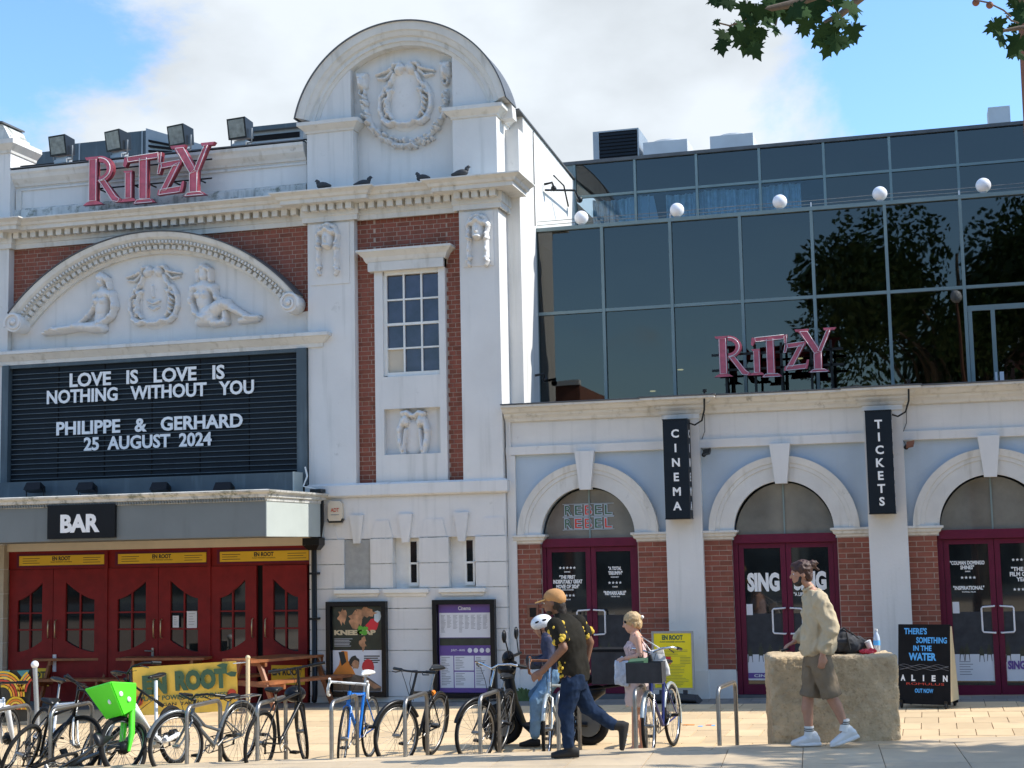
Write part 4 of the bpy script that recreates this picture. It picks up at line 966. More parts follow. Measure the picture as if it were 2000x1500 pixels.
# ---- letter board over the canopy
lb = thing('letterboard', 'dark cinema letterboard with four lines of white capitals above the canopy', 'sign', None, (-12.2, -.1, 4.5)); lb.location = (0, 0, 0)
m_ = MB(); m_.box(-14.97, -9.42, -.10, -.03, 3.30, 5.50); m_.build('panel', 'slate_panel', lb)
m_ = MB(); m_.box(-9.60, -9.435, -.21, -.10, 3.30, 5.495); m_.box(-14.99, -14.86, -.21, -.10, 3.30, 5.495); m_.box(-14.86, -9.60, -.18, -.10, 5.44, 5.495); m_.build('frame', 'grey_blue', lb)
for i in range(22):
    z = 3.56+i*.0845; m_ = MB(); m_.box(-14.84, -9.62, -.135, -.10, z, z+.012); m_.build('rail', 'grey_blue', lb, recalc=False)
for i in range(1, 6): box('seam', 'black_matt', lb, -14.84+i*.872, -14.83+i*.872, -.112, -.10, 3.55, 5.44)
def board_line(s, x0, x1, z0, z1_):
    H = z1_-z0; full = glyph(s, .028)
    ks = (x1-x0)/(full[3]-full[2]); kz = H/(glyph('H', .028)[5]-glyph('H', .028)[4])
    for i, ch in enumerate(s):
        if ch == ' ': continue
        gl = glyph(ch, .028); right = glyph(s[:i+1], .028)[3]-full[2]; wq = gl[3]-gl[2]
        xa = x0+(right-wq)*ks
        flat_text(MB(), ch, (0, -.137, 0), (1, 0, 0), (0, 0, 1), xa, xa+wq*ks, z0+gl[4]*kz, z0+gl[5]*kz, .028, .012).build('letter', 'white_letter', lb, recalc=False)
board_line('LOVE   IS   LOVE   IS', -13.73, -10.89, 5.085, 5.315)
board_line('NOTHING   WITHOUT   YOU', -14.16, -10.37, 4.82, 5.045)
board_line('PHILIPPE   &   GERHARD', -13.97, -10.57, 4.285, 4.51)
board_line('25  AUGUST  2024', -13.45, -11.12, 4.01, 4.23)
# trough under the board with spot lamps
tr = thing('lamp_trough', 'blue grey sheet metal box running under the letterboard', 'panel'); 
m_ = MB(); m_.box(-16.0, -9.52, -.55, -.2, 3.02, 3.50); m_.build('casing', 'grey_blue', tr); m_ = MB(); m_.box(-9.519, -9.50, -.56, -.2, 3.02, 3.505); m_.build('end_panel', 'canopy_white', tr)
for i, px_ in enumerate((68, 170, 314, 438)):
    p = PY(px_, 948, -.75)
    t = thing('spot_lamp', ['black spot lamp under the letterboard, leftmost of the four', 'black spot lamp under the letterboard, above the bar sign', 'black spot lamp under the letterboard, third from the left', 'black spot lamp under the letterboard, rightmost and highest of four'][i], 'lamp', 'spot lamps on the canopy roof', tuple(p))
    m_ = MB(); m_.hexa([(-.15, -.10, -.07), (.15, -.10, -.07), (.15, .08, -.12), (-.15, .08, -.12)], [(-.13, -.04, .05), (.13, -.04, .05), (.13, .10, -.02), (-.13, .10, -.02)]); m_.build('housing', 'black_gloss', t)
    m_ = MB(); m_.tube([(-.16, 0, -.03), (-.16, .02, -.22), (.16, .02, -.22), (.16, 0, -.03)], .012, 5); m_.build('bracket', 'bike_black', t)

# ---- canopy
ca = thing('entrance_canopy', 'long grey flat canopy over the red doors with whitened right end', 'canopy')
CX, CY = -9.18, -2.25
m_ = MB(); m_.box(-17, CX-.012, CY, -.15, 2.49, 3.02); m_.build('fascia', 'canopy_grey', ca)
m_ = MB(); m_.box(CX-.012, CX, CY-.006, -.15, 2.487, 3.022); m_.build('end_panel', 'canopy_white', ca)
m_ = MB(); m_.mould([(-17, CY), (CX, CY), (CX, -.12)], [(0, 3.0), (.012, 3.0), (.02, 3.045), (.05, 3.06), (.055, 3.10), (.11, 3.13), (.12, 3.155), (0, 3.17)]); m_.box(-17, CX, CY+.005, -.15, 3.03, 3.168); m_.build('cornice', 'stucco_grimy', ca)
dd = MB().box(-.014, .014, -.02, 0, 0, .035).mesh('dentil', 'canopy_grey'); dst = MB()
for i in range(150): dst.box(-16+i*.0455-.014, -16+i*.0455+.014, CY-.04, CY-.01, 3.005, 3.045)
dst.build('dentil_band', 'canopy_grey', ca, recalc=False)
m_ = MB(); m_.tube([PY(596, 912, -.4), PY(600, 930, -.4), PY(592, 950, -.5), PY(608, 953, -.4), PY(622, 958, -.3), PY(634, 962, -.2)], .014, 6); m_.build('cable', 'white_paint', ca)
box('conduit_box', 'bike_black', ca, -9.3, -9.12, -.4, -.16, 3.175, 3.23)
bs_ = thing('bar_sign', 'black rectangular sign reading BAR on the grey canopy fascia', 'sign')
pa, pb_ = PY(95, 990, CY-.03), PY(226, 1050, CY-.03)
m_ = MB(); m_.box(pa.x, pb_.x, CY-.06, CY-.005, pb_.z-.0, pa.z+.02); m_.build('panel', 'black_gloss', bs_)
p, q = PY(118, 1041, CY-.06), PY(195, 1003, CY-.06)
flat_text(MB(), 'BAR', (0, CY-.061, 0), (1, 0, 0), (0, 0, 1), p.x, q.x, p.z, q.z, .045, .006).build('lettering', 'white_letter', bs_, recalc=False)

# ---- red doors
rd = thing('red_doors', 'row of dark red folding doors with curved small-paned windows', 'doors')
box('header', 'red_paint', rd, -14.93, -9.42, -.01, .05, 2.06, 2.36); box('backdrop', 'black_matt', rd, -14.93, -9.42, .032, .049, -.3, 2.1)
box('threshold', 'lead', rd, -14.93, -9.42, -.12, .2, -.35, -.10)
GL = -.10
def leaf(x0, x1, peak_right, lean=0, y=0.):
    s = 1 if peak_right else -1; wd = x1-x0
    gx0, gx1 = (x0+wd*.20, x1-wd*.24) if peak_right else (x0+wd*.24, x1-wd*.20)
    zt, zl = 1.84, 1.55; bl, bh = .72, .90
    def top(u): v = u if peak_right else 1-u; return zl+(zt-zl)*(v**1.5)+.0
    def bot(u): v = u if peak_right else 1-u; return bl-.02+(bh-bl)*(v**1.8)
    lf = MB().box(x0, gx0, y-.03, y+.03, GL, 2.055).box(gx1, x1, y-.03, y+.03, GL, 2.055)
    n = 12
    for i in range(n):
        a, b = i/n, (i+1)/n; xa, xb = gx0+(gx1-gx0)*a, gx0+(gx1-gx0)*b
        lf.prism([(xa, top(a)), (xb, top(b)), (xb, 2.055), (xa, 2.055)], y-.03, y+.03)
        lf.prism([(xa, GL), (xb, GL), (xb, bot(b)), (xa, bot(a))], y-.03, y+.03)
    d = lf.build('door_leaf', 'red_paint', rd)
    xm = (gx0+gx1)/2
    m_ = MB(); m_.box(xm-.013, xm+.013, y-.022, y+.01, .72, 1.84); m_.box(gx0, gx1, y-.020, y+.01, 1.325, 1.35); m_.box(gx0, gx1, y-.020, y+.01, 1.05, 1.075); m_.build('glazing_bars', 'red_paint', d, recalc=False)
    for k, (a, b) in enumerate(((gx0, xm-.013), (xm+.013, gx1))):
        for (c, e) in ((.66, 1.05), (1.075, 1.325), (1.35, 1.9)): box('pane', 'dark_glass', d, a, b, y+.008, y+.014, c, e)
    hx = x1-.06 if peak_right else x0+.06
    m_ = MB(); m_.tube([(hx, y-.03, 1.22), (hx, y-.075, 1.20), (hx, y-.075, .94), (hx, y-.03, .92)], .011, 6); m_.build('door_handle', 'brass', d)
    return d, gx0, gx1
lv = [leaf(-14.90, -14.07, True), leaf(-14.06, -13.10, False), leaf(-13.05, -12.13, True), leaf(-12.12, -11.24, False), leaf(-11.19, -10.39, True), leaf(-10.27, -9.51, False, y=-.02)]
for x in (-13.075, -11.215): box('post', 'red_paint', rd, x-.03, x+.03, -.05, .05, GL, 2.36)
for (px_, py_, wq, hq) in ((343.5, 1214, 12, 21), (375, 1210, 20, 30)):
    p = PY(px_, py_, -.03); nt_ = box('notice', 'paper', lv[3][0], p.x-wq*.0045, p.x+wq*.0045, -.034, -.031, p.z-hq*.0045, p.z+hq*.0045)
    m_ = MB()
    for k in range(5): m_.box(p.x-wq*.0028, p.x+wq*random.uniform(.0005, .0028), -.036, -.0345, p.z+hq*.003-k*hq*.0014, p.z+hq*.003-k*hq*.0014+.006)
    m_.build('small_print', 'ink_grey', lv[3][0], recalc=False)
p = PY(107, 1295, -.03); box('letter_plate', 'paper', rd, p.x-.03, p.x+.03, -.045, -.031, p.z-.14, p.z+.14)
p = PY(299, 1275, -.03); m_ = MB(); m_.box(p.x-.02, p.x+.02, -.05, -.03, p.z-.08, p.z+.08); m_.tube([(p.x, -.07, p.z+.03), (p.x-.13, -.07, p.z+.035)], .012, 6); m_.build('lever_handle', 'steel', rd)
# yellow transom strips
for px0, px1, py0, py1 in ((38, 204, 1086, 1108), (231, 403, 1079, 1101), (430, 603, 1069, 1094)):
    a, b = PY(px0, py1, -.03), PY(px1, py0, -.03); zt, zb = (2.285, 2.125)
    tf = box('transom_frame', 'maroon', rd, a.x-.06, b.x+.01, -.025, -.008, zb-.03, zt+.035)
    box('banner_strip', 'yellow', rd, a.x, b.x, -.040, -.026, zb, zt)
    c_ = (a.x+b.x)/2
    wall_text('EN ROOT', c_-.17, c_+.17, 2.20, 2.27, -.041, 'ink_black', rd, bold=.04, depth=.002)
    wall_text('PLANT POWERED GOODNESS', c_-.20, c_+.20, 2.168, 2.186, -.041, 'ink_black', rd, bold=.0, depth=.002)
    m_ = MB()
    for s in (-1, 1):
        for k in range(3): m_.box(c_+s*.57-.16, c_+s*.57+.16-.05*(k % 2), -.0425, -.0405, 2.16+k*.038, 2.168+k*.038)
    m_.build('small_print', 'ink_black', rd, recalc=False)
for px0, px1, py0, py1, mm in ((66, 97, 1305, 1340, 'yellow'), (531, 596, 1299, 1337, 'yellow')):
    a, b = PY(px0, py1, -.035), PY(px1, py0, -.035); box('door_sticker', mm, rd, a.x, b.x, -.056, -.051, a.z, b.z)
    wall_text('EN ROOT' if px0 > 300 else 'OT', a.x+.02, b.x-.06, b.z-.16, b.z-.05, -.058, 'ink_black', rd, bold=.04, depth=.002)

# ---- poster cases
def case(x0, x1, z0, z1_, label):
    t = thing('poster_case', label, 'poster case')
    m_ = MB(); d = .07
    m_.box(x0, x0+d, -.26, -.155, z0, z1_); m_.box(x1-d, x1, -.26, -.155, z0, z1_); m_.box(x0+d, x1-d, -.26, -.155, z1_-d, z1_); m_.box(x0+d, x1-d, -.26, -.155, z0, z0+d); m_.build('frame', 'black_gloss', t)
    box('backing', 'black_matt', t, x0+d, x1-d, -.175, -.156, z0+d, z1_-d)
    return t, x0+d, x1-d, z0+d, z1_-d
t, a, b, c, d = case(-9.11, -8.12, .02, 1.475, 'black framed case with two film posters, nearer the downpipe')
zm = c+(d-c)*.485; yq = -.180
up_ = box('upper_poster', 'poster_dark', t, a+.015, b-.015, yq, -.176, zm+.01, d-.01); lo_ = box('lower_poster', 'paper', t, a+.015, b-.015, yq, -.176, c+.01, zm)
random.seed(5)
def blob(mb, x, z, rx, rz, y, n=14, jag=.18):
    mb.prism([(x+rx*(1+random.uniform(-jag, jag))*math.cos(2*math.pi*i/n), z+rz*(1+random.uniform(-jag, jag))*math.sin(2*math.pi*i/n)) for i in range(n)], y, yq-.0001)
m_ = MB()
for k, (x, z, rx, rz) in enumerate(((a+.17, d-.16, .07, .11), (a+.42, d-.20, .12, .13), (a+.55, d-.11, .16, .07), (a+.52, zm+.10, .05, .09))): m_ = MB(); blob(m_, x, z, rx, rz, yq-.0015-.0006*k, 18, .45); m_.build('poster_print', 'poster_skin', up_, recalc=False)
m_ = MB(); blob(m_, b-.17, d-.30, .10, .09, yq-.001, 10, .4); m_.build('poster_print', 'red_packet', up_, recalc=False)
m_ = MB(); blob(m_, b-.09, d-.16, .06, .08, yq-.0022, 8, .3); m_.build('poster_print', 'curtain', up_, recalc=False)
m_ = MB()
for k, ang in enumerate((.6, 2.2, 3.9, 5.3)): blob(m_, a+.51+.055*math.cos(ang), zm+.30+.04*math.sin(ang), .05, .04, yq-.0034-.0004*k)
m_.build('poster_print', 'poster_green', up_, recalc=False)
wall_text('KNEECAP', a+.04, b-.12, zm+.23, zm+.31, yq-.0022, 'wood_pale', up_, bold=.06, depth=.002)
m_ = MB()
for k in range(6): m_.box(a+.04, a+.04+random.uniform(.22, .33), yq-.003, yq-.001, zm+.17-k*.022, zm+.176-k*.022)
m_.build('small_print', 'paper', up_, recalc=False)
m_ = MB(); m_.prism([(a+.015, c+.28), (a+.12, c+.42), (a+.16, zm-.01), (a+.26, zm-.02), (a+.27, zm-.16), (a+.36, c+.32), (a+.40, c+.24), (a+.2, c+.16), (a+.015, c+.20)], yq-.0012, yq-.0001); m_.build('poster_print', 'ink_orange', lo_, recalc=False)
m_ = MB(); m_.prism([(a+.11, zm-.03), (a+.2, zm-.02), (a+.24, zm-.18), (a+.16, zm-.24)], yq-.0022, yq-.0001); blob(m_, a+.37, zm-.18, .085, .09, yq-.0026); m_.build('poster_print', 'ink_black', lo_, recalc=False)
m_ = MB(); m_.prism([(a+.015, c+.02), (a+.015, c+.22), (a+.36, c+.27), (a+.60, c+.22), (b-.04, c+.08), (b-.05, c+.015)], yq-.0030, yq-.0001); m_.build('poster_print', 'poster_grey', lo_, recalc=False)
m_ = MB(); blob(m_, a+.39, zm-.22, .06, .07, yq-.0034); m_.prism([(a+.52, c+.23), (b-.03, c+.07), (b-.16, c+.05), (a+.5, c+.2)], yq-.0036, yq-.0001); m_.build('poster_print', 'poster_skin', lo_, recalc=False)
m_ = MB(); blob(m_, a+.60, c+.38, .10, .13, yq-.004, 14, .08); m_.build('poster_print', 'red_packet', lo_, recalc=False)
m_ = MB()
for k in range(4): m_.box(a+.53, b-.06-.03*(k % 2), yq-.0024, yq-.001, zm-.10-k*.032, zm-.083-k*.032)
m_.build('poster_title', 'ink_black', lo_, recalc=False)
t, a, b, c, d = case(-7.365, -6.375, .01, 1.485, 'black framed case with purple and white film listings')
box('poster_panel', 'purple', t, a+.01, b-.01, yq, -.176, c+.01, d-.005)
box('poster_panel', 'paper', t, a+.02, b-.02, yq-.002, yq-.0002, d-.50, d-.13); box('poster_panel', 'poster_dark', t, a+.02, b-.02, yq-.002, yq-.0002, d-.62, d-.51)
wall_text('Cinema', (a+b)/2-.10, (a+b)/2+.10, d-.09, d-.03, yq-.0003, 'paper', t, bold=.02, depth=.002)
m_ = MB()
for i in range(8):
    for k in range(random.randint(11, 17)): m_.box(a+.05+i*.095, a+.05+i*.095+random.uniform(.045, .075), yq-.0035, yq-.0022, d-.17-k*.018, d-.164-k*.018)
m_.build('listing_print', 'ink_grey', t, kind='stuff', recalc=False)
cols_ = ((a+.025, a+.235, c+.08, c+.56), (a+.25, a+.56, c+.34, c+.56), (a+.25, a+.56, c+.08, c+.32), (a+.575, b-.02, c+.08, c+.56))
m_ = MB()
for q in cols_: m_.box(q[0], q[1], yq-.002, yq-.0002, q[2], q[3])
m_.build('poster_panel', 'paper', t, recalc=False)
m_ = MB()
for q in cols_:
    k = 0
    while q[3]-.03-k*.024 > q[2]+.02: m_.box(q[0]+.02, q[0]+.02+random.uniform(.06, .16), yq-.0035, yq-.0022, q[3]-.03-k*.024, q[3]-.022-k*.024); k += 1
m_.build('listing_print', 'ink_grey', t, kind='stuff', recalc=False)
wall_text('JULY - AUG', a+.2, a+.42, c+.62, c+.66, yq-.0003, 'paper', t, depth=.002)
m_ = MB()
for i in range(4): m_.prism([(a+.50+i*.095+.036*math.cos(k*math.pi/8), c+.64+.036*math.sin(k*math.pi/8)) for k in range(16)], yq-.002, yq-.0002)
m_.build('round_badges', 'paper', t, recalc=False)

# ---- vertical box signs
for s_, c0, lab in (('CINEMA', -3.51, 'tall black box sign reading CINEMA on the left pilaster'), ('TICKETS', -.615, 'tall black box sign reading TICKETS on the right pilaster')):
    t = thing('box_sign', lab, 'sign', 'vertical black box signs'); hw = .18
    m_ = MB(); m_.box(c0-hw, c0+hw, -.46, -.16, 2.63, 4.065); m_.build('casing', 'slate_panel', t)
    m_ = MB(); m_.box(c0-hw-.006, c0+hw+.006, -.466, -.15, 2.615, 2.63); m_.box(c0-hw-.006, c0+hw+.006, -.466, -.15, 4.065, 4.08); m_.build('edge_trim', 'black_gloss', t)
    n = len(s_); z_t, z_b = 3.97, 2.70
    for k, ch in enumerate(s_):
        zc = z_t-(z_t-z_b)*(k+.5)/n; gl = glyph(ch, .03); hh = .062; wd = (gl[3]-gl[2])*.12/.72
        if ch == 'I': wd = .026
        flat_text(MB(), ch, (0, -.461, 0), (1, 0, 0), (0, 0, 1), c0-wd/2, c0+wd/2, zc-hh, zc+hh, .03, .004).build('letter', 'white_letter', t, recalc=False)
        flat_text(MB(), ch, (c0+hw+.001, -.31, 0), (0, 1, 0), (0, 0, 1), -wd/2, wd/2, zc-hh, zc+hh, .03, .004).build('letter', 'white_letter', t, recalc=False)
    m_ = MB(); m_.tube([(c0+.19, -.3, 4.02), (c0+.27, -.3, 3.99), (c0+.38, -.32, 4.05), (c0+.43, -.38, 4.2), (c0+.44, -.38, 4.48)], .014, 6); m_.box(c0+.42, c0+.47, -.42, -.34, 4.46, 4.50); m_.build('cable', 'bike_black', t)
    u = thing('spot_camera', 'small wall camera on a bracket right of the '+s_+' box sign', 'camera', 'small black wall cameras', (c0+.36, -.03, 3.56))
    m_ = MB(); m_.ball((0, -.06, 0), .035); m_.tube([(0, 0, .01), (0, -.08, .02)], .014, 6); m_.build('mount', 'bike_black', u)
    m_ = MB(); m_.hexa([(.0, -.2, .0), (.10, -.2, .02), (.10, -.1, .0), (.0, -.1, -.02)], [(.01, -.2, .07), (.12, -.2, .09), (.12, -.1, .07), (.01, -.1, .05)]); m_.build('head', 'bike_black' if s_ == 'CINEMA' else 'rust_brown', u)
    m_ = MB(); m_.tube([(0, -.02, .03), (-.06, -.02, .15), (.02, -.03, .35), (.03, -.06, .6)], .005, 5); m_.build('wire', 'bike_black', u)

# ---- rooftop plant
def crate(name, label, x0, x1, z0, z1_, y0, y1, m, cat='air conditioner', louv=None, fan=False, grp='air handling units on the roof'):
    t = thing(name, label, cat, grp); box('casing', m, t, x0, x1, y0, y1, z0, z1_)
    if louv: 
        for k in range(14): zz = z0+.04+(z1_-z0-.08)*k/14; box('louvre', louv, t, x0+.14, x1-.05, y0-.02, y0-.001, zz, zz+(z1_-z0)/14*.6)
        box('grille', 'black_matt', t, x0+.12, x1-.03, y0-.004, y0-.0005, z0+.03, z1_-.03)
    if fan:
        m_ = MB(); xc = (x0+x1)/2
        m_.ring((xc, (y0+y1)/2, z1_+.05), (x1-x0)*.36, .012, 'z', 20, 5); m_.ring((xc, (y0+y1)/2, z1_+.02), (x1-x0)*.38, .02, 'z', 20, 5)
        for k in range(8): aa = k*math.pi/4; m_.tube([(xc, (y0+y1)/2, z1_+.06), (xc+(x1-x0)*.36*math.cos(aa), (y0+y1)/2+(x1-x0)*.36*math.sin(aa), z1_+.03)], .006, 4)
        m_.build('fan_guard', 'hvac_white', t)
    return t
crate('condenser', 'tall dark louvred condenser at the left end of the glass roof', -5.97, -5.06, 9.28, 10.33, 5.9, 6.9, 'galv', louv='slate_panel')
crate('air_handler', 'low grey fan unit on the roof beside the dark condenser', -4.98, -4.12, 9.28, 10.02, 5.9, 6.7, 'hvac_white', fan=True)
crate('air_handler', 'low grey fan unit on the middle of the glass roof', -3.68, -2.86, 9.28, 10.02, 5.9, 6.7, 'hvac_white', fan=True)
crate('air_handler', 'grey unit alone at the right end of the roof line', 1.42, 1.80, 9.28, 10.08, 5.9, 6.4, 'hvac_white')
for k, (x0, x1, z1_, y) in enumerate(((-17.0, -15.9, 10.15, 3.0), (-15.85, -14.4, 10.25, 3.0), (-14.38, -13.9, 10.30, 2.8))):
    t = thing('roof_duct', ['dark blue metal duct box far left behind the parapet', 'long dark metal duct box behind the two left floodlights', 'short dark metal box beside the louvred vent'][k], 'duct', 'metal ducts behind the parapet')
    box('casing', 'grey_blue', t, x0, x1, y, y+1, 8.9, z1_); box('seam', 'galv', t, x0+.3, x0+.33, y-.01, y, 8.9, z1_)
t = thing('roof_vent', 'sloping louvred vent hood between the second and third floodlights', 'vent')
m_ = MB(); m_.hexa([(-13.88, 2.6, 8.9), (-12.6, 2.6, 8.9), (-12.6, 3.4, 8.9), (-13.88, 3.4, 8.9)], [(-13.88, 2.6, 10.28), (-12.7, 2.6, 9.85), (-12.7, 3.4, 9.85), (-13.88, 3.4, 10.28)]); m_.build('casing', 'galv', t)
for k in range(6): m_ = MB(); m_.hexa([(-13.8, 2.55, 9.5+k*.10), (-13.0+.05*k*-1, 2.55, 9.5+k*.07), (-13.0-.05*k, 2.6, 9.5+k*.07), (-13.8, 2.6, 9.5+k*.10)], [(-13.8, 2.55, 9.54+k*.10), (-13.0-.05*k, 2.55, 9.54+k*.07), (-13.0-.05*k, 2.6, 9.54+k*.07), (-13.8, 2.6, 9.54+k*.10)]); m_.build('louvre', 'black_matt', t)
t = thing('roof_plant', 'flat grey cooling unit behind the rightmost floodlight', 'air conditioner')
m_ = MB(); m_.box(-11.9, -10.6, 2.5, 3.4, 8.9, 9.95); m_.build('casing', 'galv', t); box('top_plate', 'grey_blue', t, -12.0, -10.5, 2.4, 3.5, 9.95, 10.03); box('vent_strip', 'black_matt', t, -11.8, -10.7, 2.485, 2.499, 9.78, 9.88)
t = thing('parapet_rail', 'thin dark handrail along the top of the left parapet', 'railing')
m_ = MB(); m_.tube([(-14.9, .1, 9.02), (-9.5, .1, 8.99)], .012, 5); m_.build('rail', 'bike_black', t)
for k in range(7): m_ = MB(); m_.tube([(-14.8+k*.87, .1, 8.92), (-14.8+k*.87, .1, 9.01)], .012, 5); m_.build('post', 'bike_black', t)
# floodlights
fl_l = ['leftmost square floodlight on the left parapet', 'square floodlight leaning above the start of the pink letters', 'square floodlight directly above the pink letters', 'rightmost and highest square floodlight, nearest the tower']
for i, (px_, py_) in enumerate(((127, 288), (237, 278), (359, 268), (475, 255))):
    p = PY(px_, py_, .0)
    t = thing('floodlight', fl_l[i], 'floodlight', 'floodlights on the parapet', tuple(p), [-.15, -.3, -.25, -.15][i])
    m_ = MB(); m_.hexa([(-.18, -.16, -.18), (.18, -.16, -.18), (.14, .10, -.13), (-.14, .10, -.13)], [(-.18, -.22, .16), (.18, -.22, .16), (.14, .08, .14), (-.14, .08, .14)]); m_.build('housing', 'bike_black', t)
    m_ = MB(); m_.hexa([(-.15, -.166, -.15), (.15, -.166, -.15), (.15, -.160, -.15), (-.15, -.160, -.15)], [(-.15, -.222, .13), (.15, -.222, .13), (.15, -.215, .13), (-.15, -.215, .13)]); m_.build('lens', 'lens_glass', t)
    m_ = MB(); m_.tube([(-.20, -.05, 0), (-.20, -.05, -.24), (.20, -.05, -.24), (.20, -.05, 0)], .016, 6); m_.box(-.11, .11, -.10, .06, -p.z+8.93, -.19); m_.box(-.13, .13, -.12, .02, -.30, -.235); m_.build('bracket', 'galv', t)

# ---- small wall fittings
t = thing('alarm_box', 'cream alarm box high on the white wall beside the canopy end', 'alarm')
m_ = MB(); m_.prism([(-9.08, 2.78), (-9.06, 2.73), (-8.87, 2.73), (-8.84, 2.78), (-8.85, 3.0), (-8.89, 3.04), (-9.04, 3.04), (-9.08, 3.0)], -.21, -.13); m_.build('casing', 'cream', t)
m_ = MB(); m_.prism([(-9.10, 2.76), (-9.07, 2.70), (-8.86, 2.70), (-8.82, 2.76)], -.20, -.14); m_.build('base', 'bike_black', t)
wall_text('ADT', -9.03, -8.89, 2.87, 2.93, -.212, 'ink_red', t, depth=.002); box('printed_line', 'ink_grey', t, -9.03, -8.89, -.2125, -.2105, 2.82, 2.83)
t = thing('downpipe', 'black rainwater pipe with hopper between the red doors and white wall', 'pipe')
m_ = MB(); m_.tube([(-9.30, -.25, 2.35), (-9.30, -.25, .06), (-9.28, -.33, -.04)], .043, 10); m_.build('pipe', 'black_gloss', t)
m_ = MB(); m_.hexa([(-9.37, -.32, 2.28), (-9.23, -.32, 2.28), (-9.23, -.16, 2.28), (-9.37, -.16, 2.28)], [(-9.44, -.38, 2.36), (-9.16, -.38, 2.36), (-9.16, -.15, 2.36), (-9.44, -.15, 2.36)]); m_.box(-9.44, -9.16, -.38, -.15, 2.361, 2.47); m_.tube([(-9.2, -.25, 2.45), (-9.16, -.25, 2.7), (-9.16, -.25, 3.1)], .03, 8); m_.build('hopper', 'black_gloss', t)
for z in (.5, 1.2, 1.9): m_ = MB(); m_.box(-9.36, -9.24, -.31, -.15, z, z+.035); m_.build('pipe_clip', 'black_gloss', t)
t = thing('intercom', 'small dark metal entry panel on the brick pier left of the first door', 'intercom')
p = PY(1042, 1196, -.02); m_ = MB(); m_.box(p.x-.09, p.x+.08, -.05, -.012, p.z-.12, p.z+.12); m_.build('panel', 'rust_brown', t); box('screen', 'black_gloss', t, p.x-.05, p.x+.05, -.056, -.051, p.z-.07, p.z+.07)
for k, (x, y, z, lab) in enumerate(((-5.98, 1.9, 8.35, 'wall lamps and brackets cluster high on the white side wall'), (-5.98, 1.0, 5.0, 'small dark lamp low on the white side wall beside the glass'))):
    t = thing('wall_lamp', lab, 'lamp')
    m_ = MB(); m_.tube([(x, y, z), (x+.14, y, z+.02), (x+.14, y+.1, z-.05)], .022, 6); m_.ball((x+.14, y+.1, z-.06), .05)
    if k == 0: m_.tube([(x+.02, y, z-.1), (x+.25, y+1.2, z+.15), (x+.2, y+1.8, z+.1)], .02, 5); m_.ball((x+.2, y+1.8, z+.12), .06); m_.tube([(x+.02, y+.6, z+.3), (x+.2, y+.6, z+.1), (x+.2, y+.9, z-.2)], .015, 5)
    m_.build('bracket', 'bike_black', t)
m_ = MB(); m_.tube([(-5.985, 1.25, 9.1), (-5.985, 1.25, 7.5)], .008, 5); tag(m_.build('wall_cable', 'bike_black'), 'thin dark cable running down the sunlit white side wall', 'cable')
# pigeons on the tower cornice
pg = ['leftmost pigeon on the tower cornice, above the left pilaster', 'pigeon with a pale tail on the tower cornice, second from left', 'pigeon crouched at the middle of the tower cornice', 'rightmost pigeon lying low on the tower cornice']
for i, (px_, py_) in enumerate(((628, 374), (706, 374), (819, 367), (902, 356))):
    p = PY(px_, py_, -.50); t = thing('pigeon', pg[i], 'bird', 'pigeons resting on the cornice', (p.x, -.48 if i in (0, 3) else -.38, 7.972 if i in (0, 3) else 7.975), [2.9, .2, 2.7, .1][i])
    m_ = MB(); m_.ball((0, 0, .07), (.10, .055, .055)); m_.ball((.075, 0, .12), (.035, .03, .045)); m_.ball((.10, 0, .155), (.028, .024, .026)); m_.tube([(-.06, 0, .07), (-.17, 0, .04)], [.045, .02], 8); m_.tube([(.12, 0, .155), (.145, 0, .148)], [.008, .002], 5); m_.build('body', 'pigeon', t)
    m_ = MB(); m_.tube([(0, .02, .03), (0, .02, -.01)], .005, 4); m_.tube([(0, -.02, .03), (0, -.02, -.01)], .005, 4); m_.build('leg', 'rust_brown', t)

# ================================================================== STREET OBJECTS
def gp(px, dep, zf=plaza_z):            # a ground point under the photo column px at depth dep
    p = PT(px, 1100, dep); return Vector((p.x, p.y, zf(p.x)))
# ---- cycle stands
SL = ['leftmost steel cycle stand, cut by the left edge of the picture', 'steel cycle stand among the fallen bicycles', 'steel cycle stand behind the grey step-through bicycle', 'steel cycle stand behind the black bicycle with the hanging helmet', 'steel cycle stand round the blue racing bicycle', 'steel cycle stand in front of the black hybrid bicycle', 'steel cycle stand in front of the bicycle with wide silver handlebars', 'steel cycle stand behind the legs of the man in the cap', 'steel cycle stand at the left of the navy basket bicycle', 'empty steel cycle stand, nearest the stone block']
for n, (px_, dep, L_, a_) in enumerate(((-28, 15.75, .80, 2), (103, 15.75, .80, 0), (366, 15.5, .75, 0), (502, 15.55, .80, -3), (645, 15.45, .78, -2), (787, 15.45, .78, -2), (932, 15.45, .70, 0), (1083, 15.5, .78, 3), (1232, 15.45, .75, -3), (1393, 15.45, .78, 6))):
    p = gp(px_, dep); t = thing('cycle_stand', SL[n], 'cycle stand', 'steel cycle stands along the terrace edge', tuple(p), R(90-a_)); r_ = .09; H = .74
    pts = [(0, 0, -.02), (0, 0, H-r_)]+[(r_-r_*math.cos(a), 0, H-r_+r_*math.sin(a)) for a in [math.pi/2*k/6 for k in range(1, 7)]]
    pts += [(L_-r_+r_*math.sin(a), 0, H-r_+r_*math.cos(a)) for a in [math.pi/2*k/6 for k in range(7)]]+[(L_, 0, -.02)]
    MB().tube(pts, .0225, 10).build('hoop', 'steel', t, recalc=False)
    for x in (0, L_): MB().tube([(x, 0, .0), (x, 0, .008)], .06, 12).build('foot_plate', 'steel', t, recalc=False)

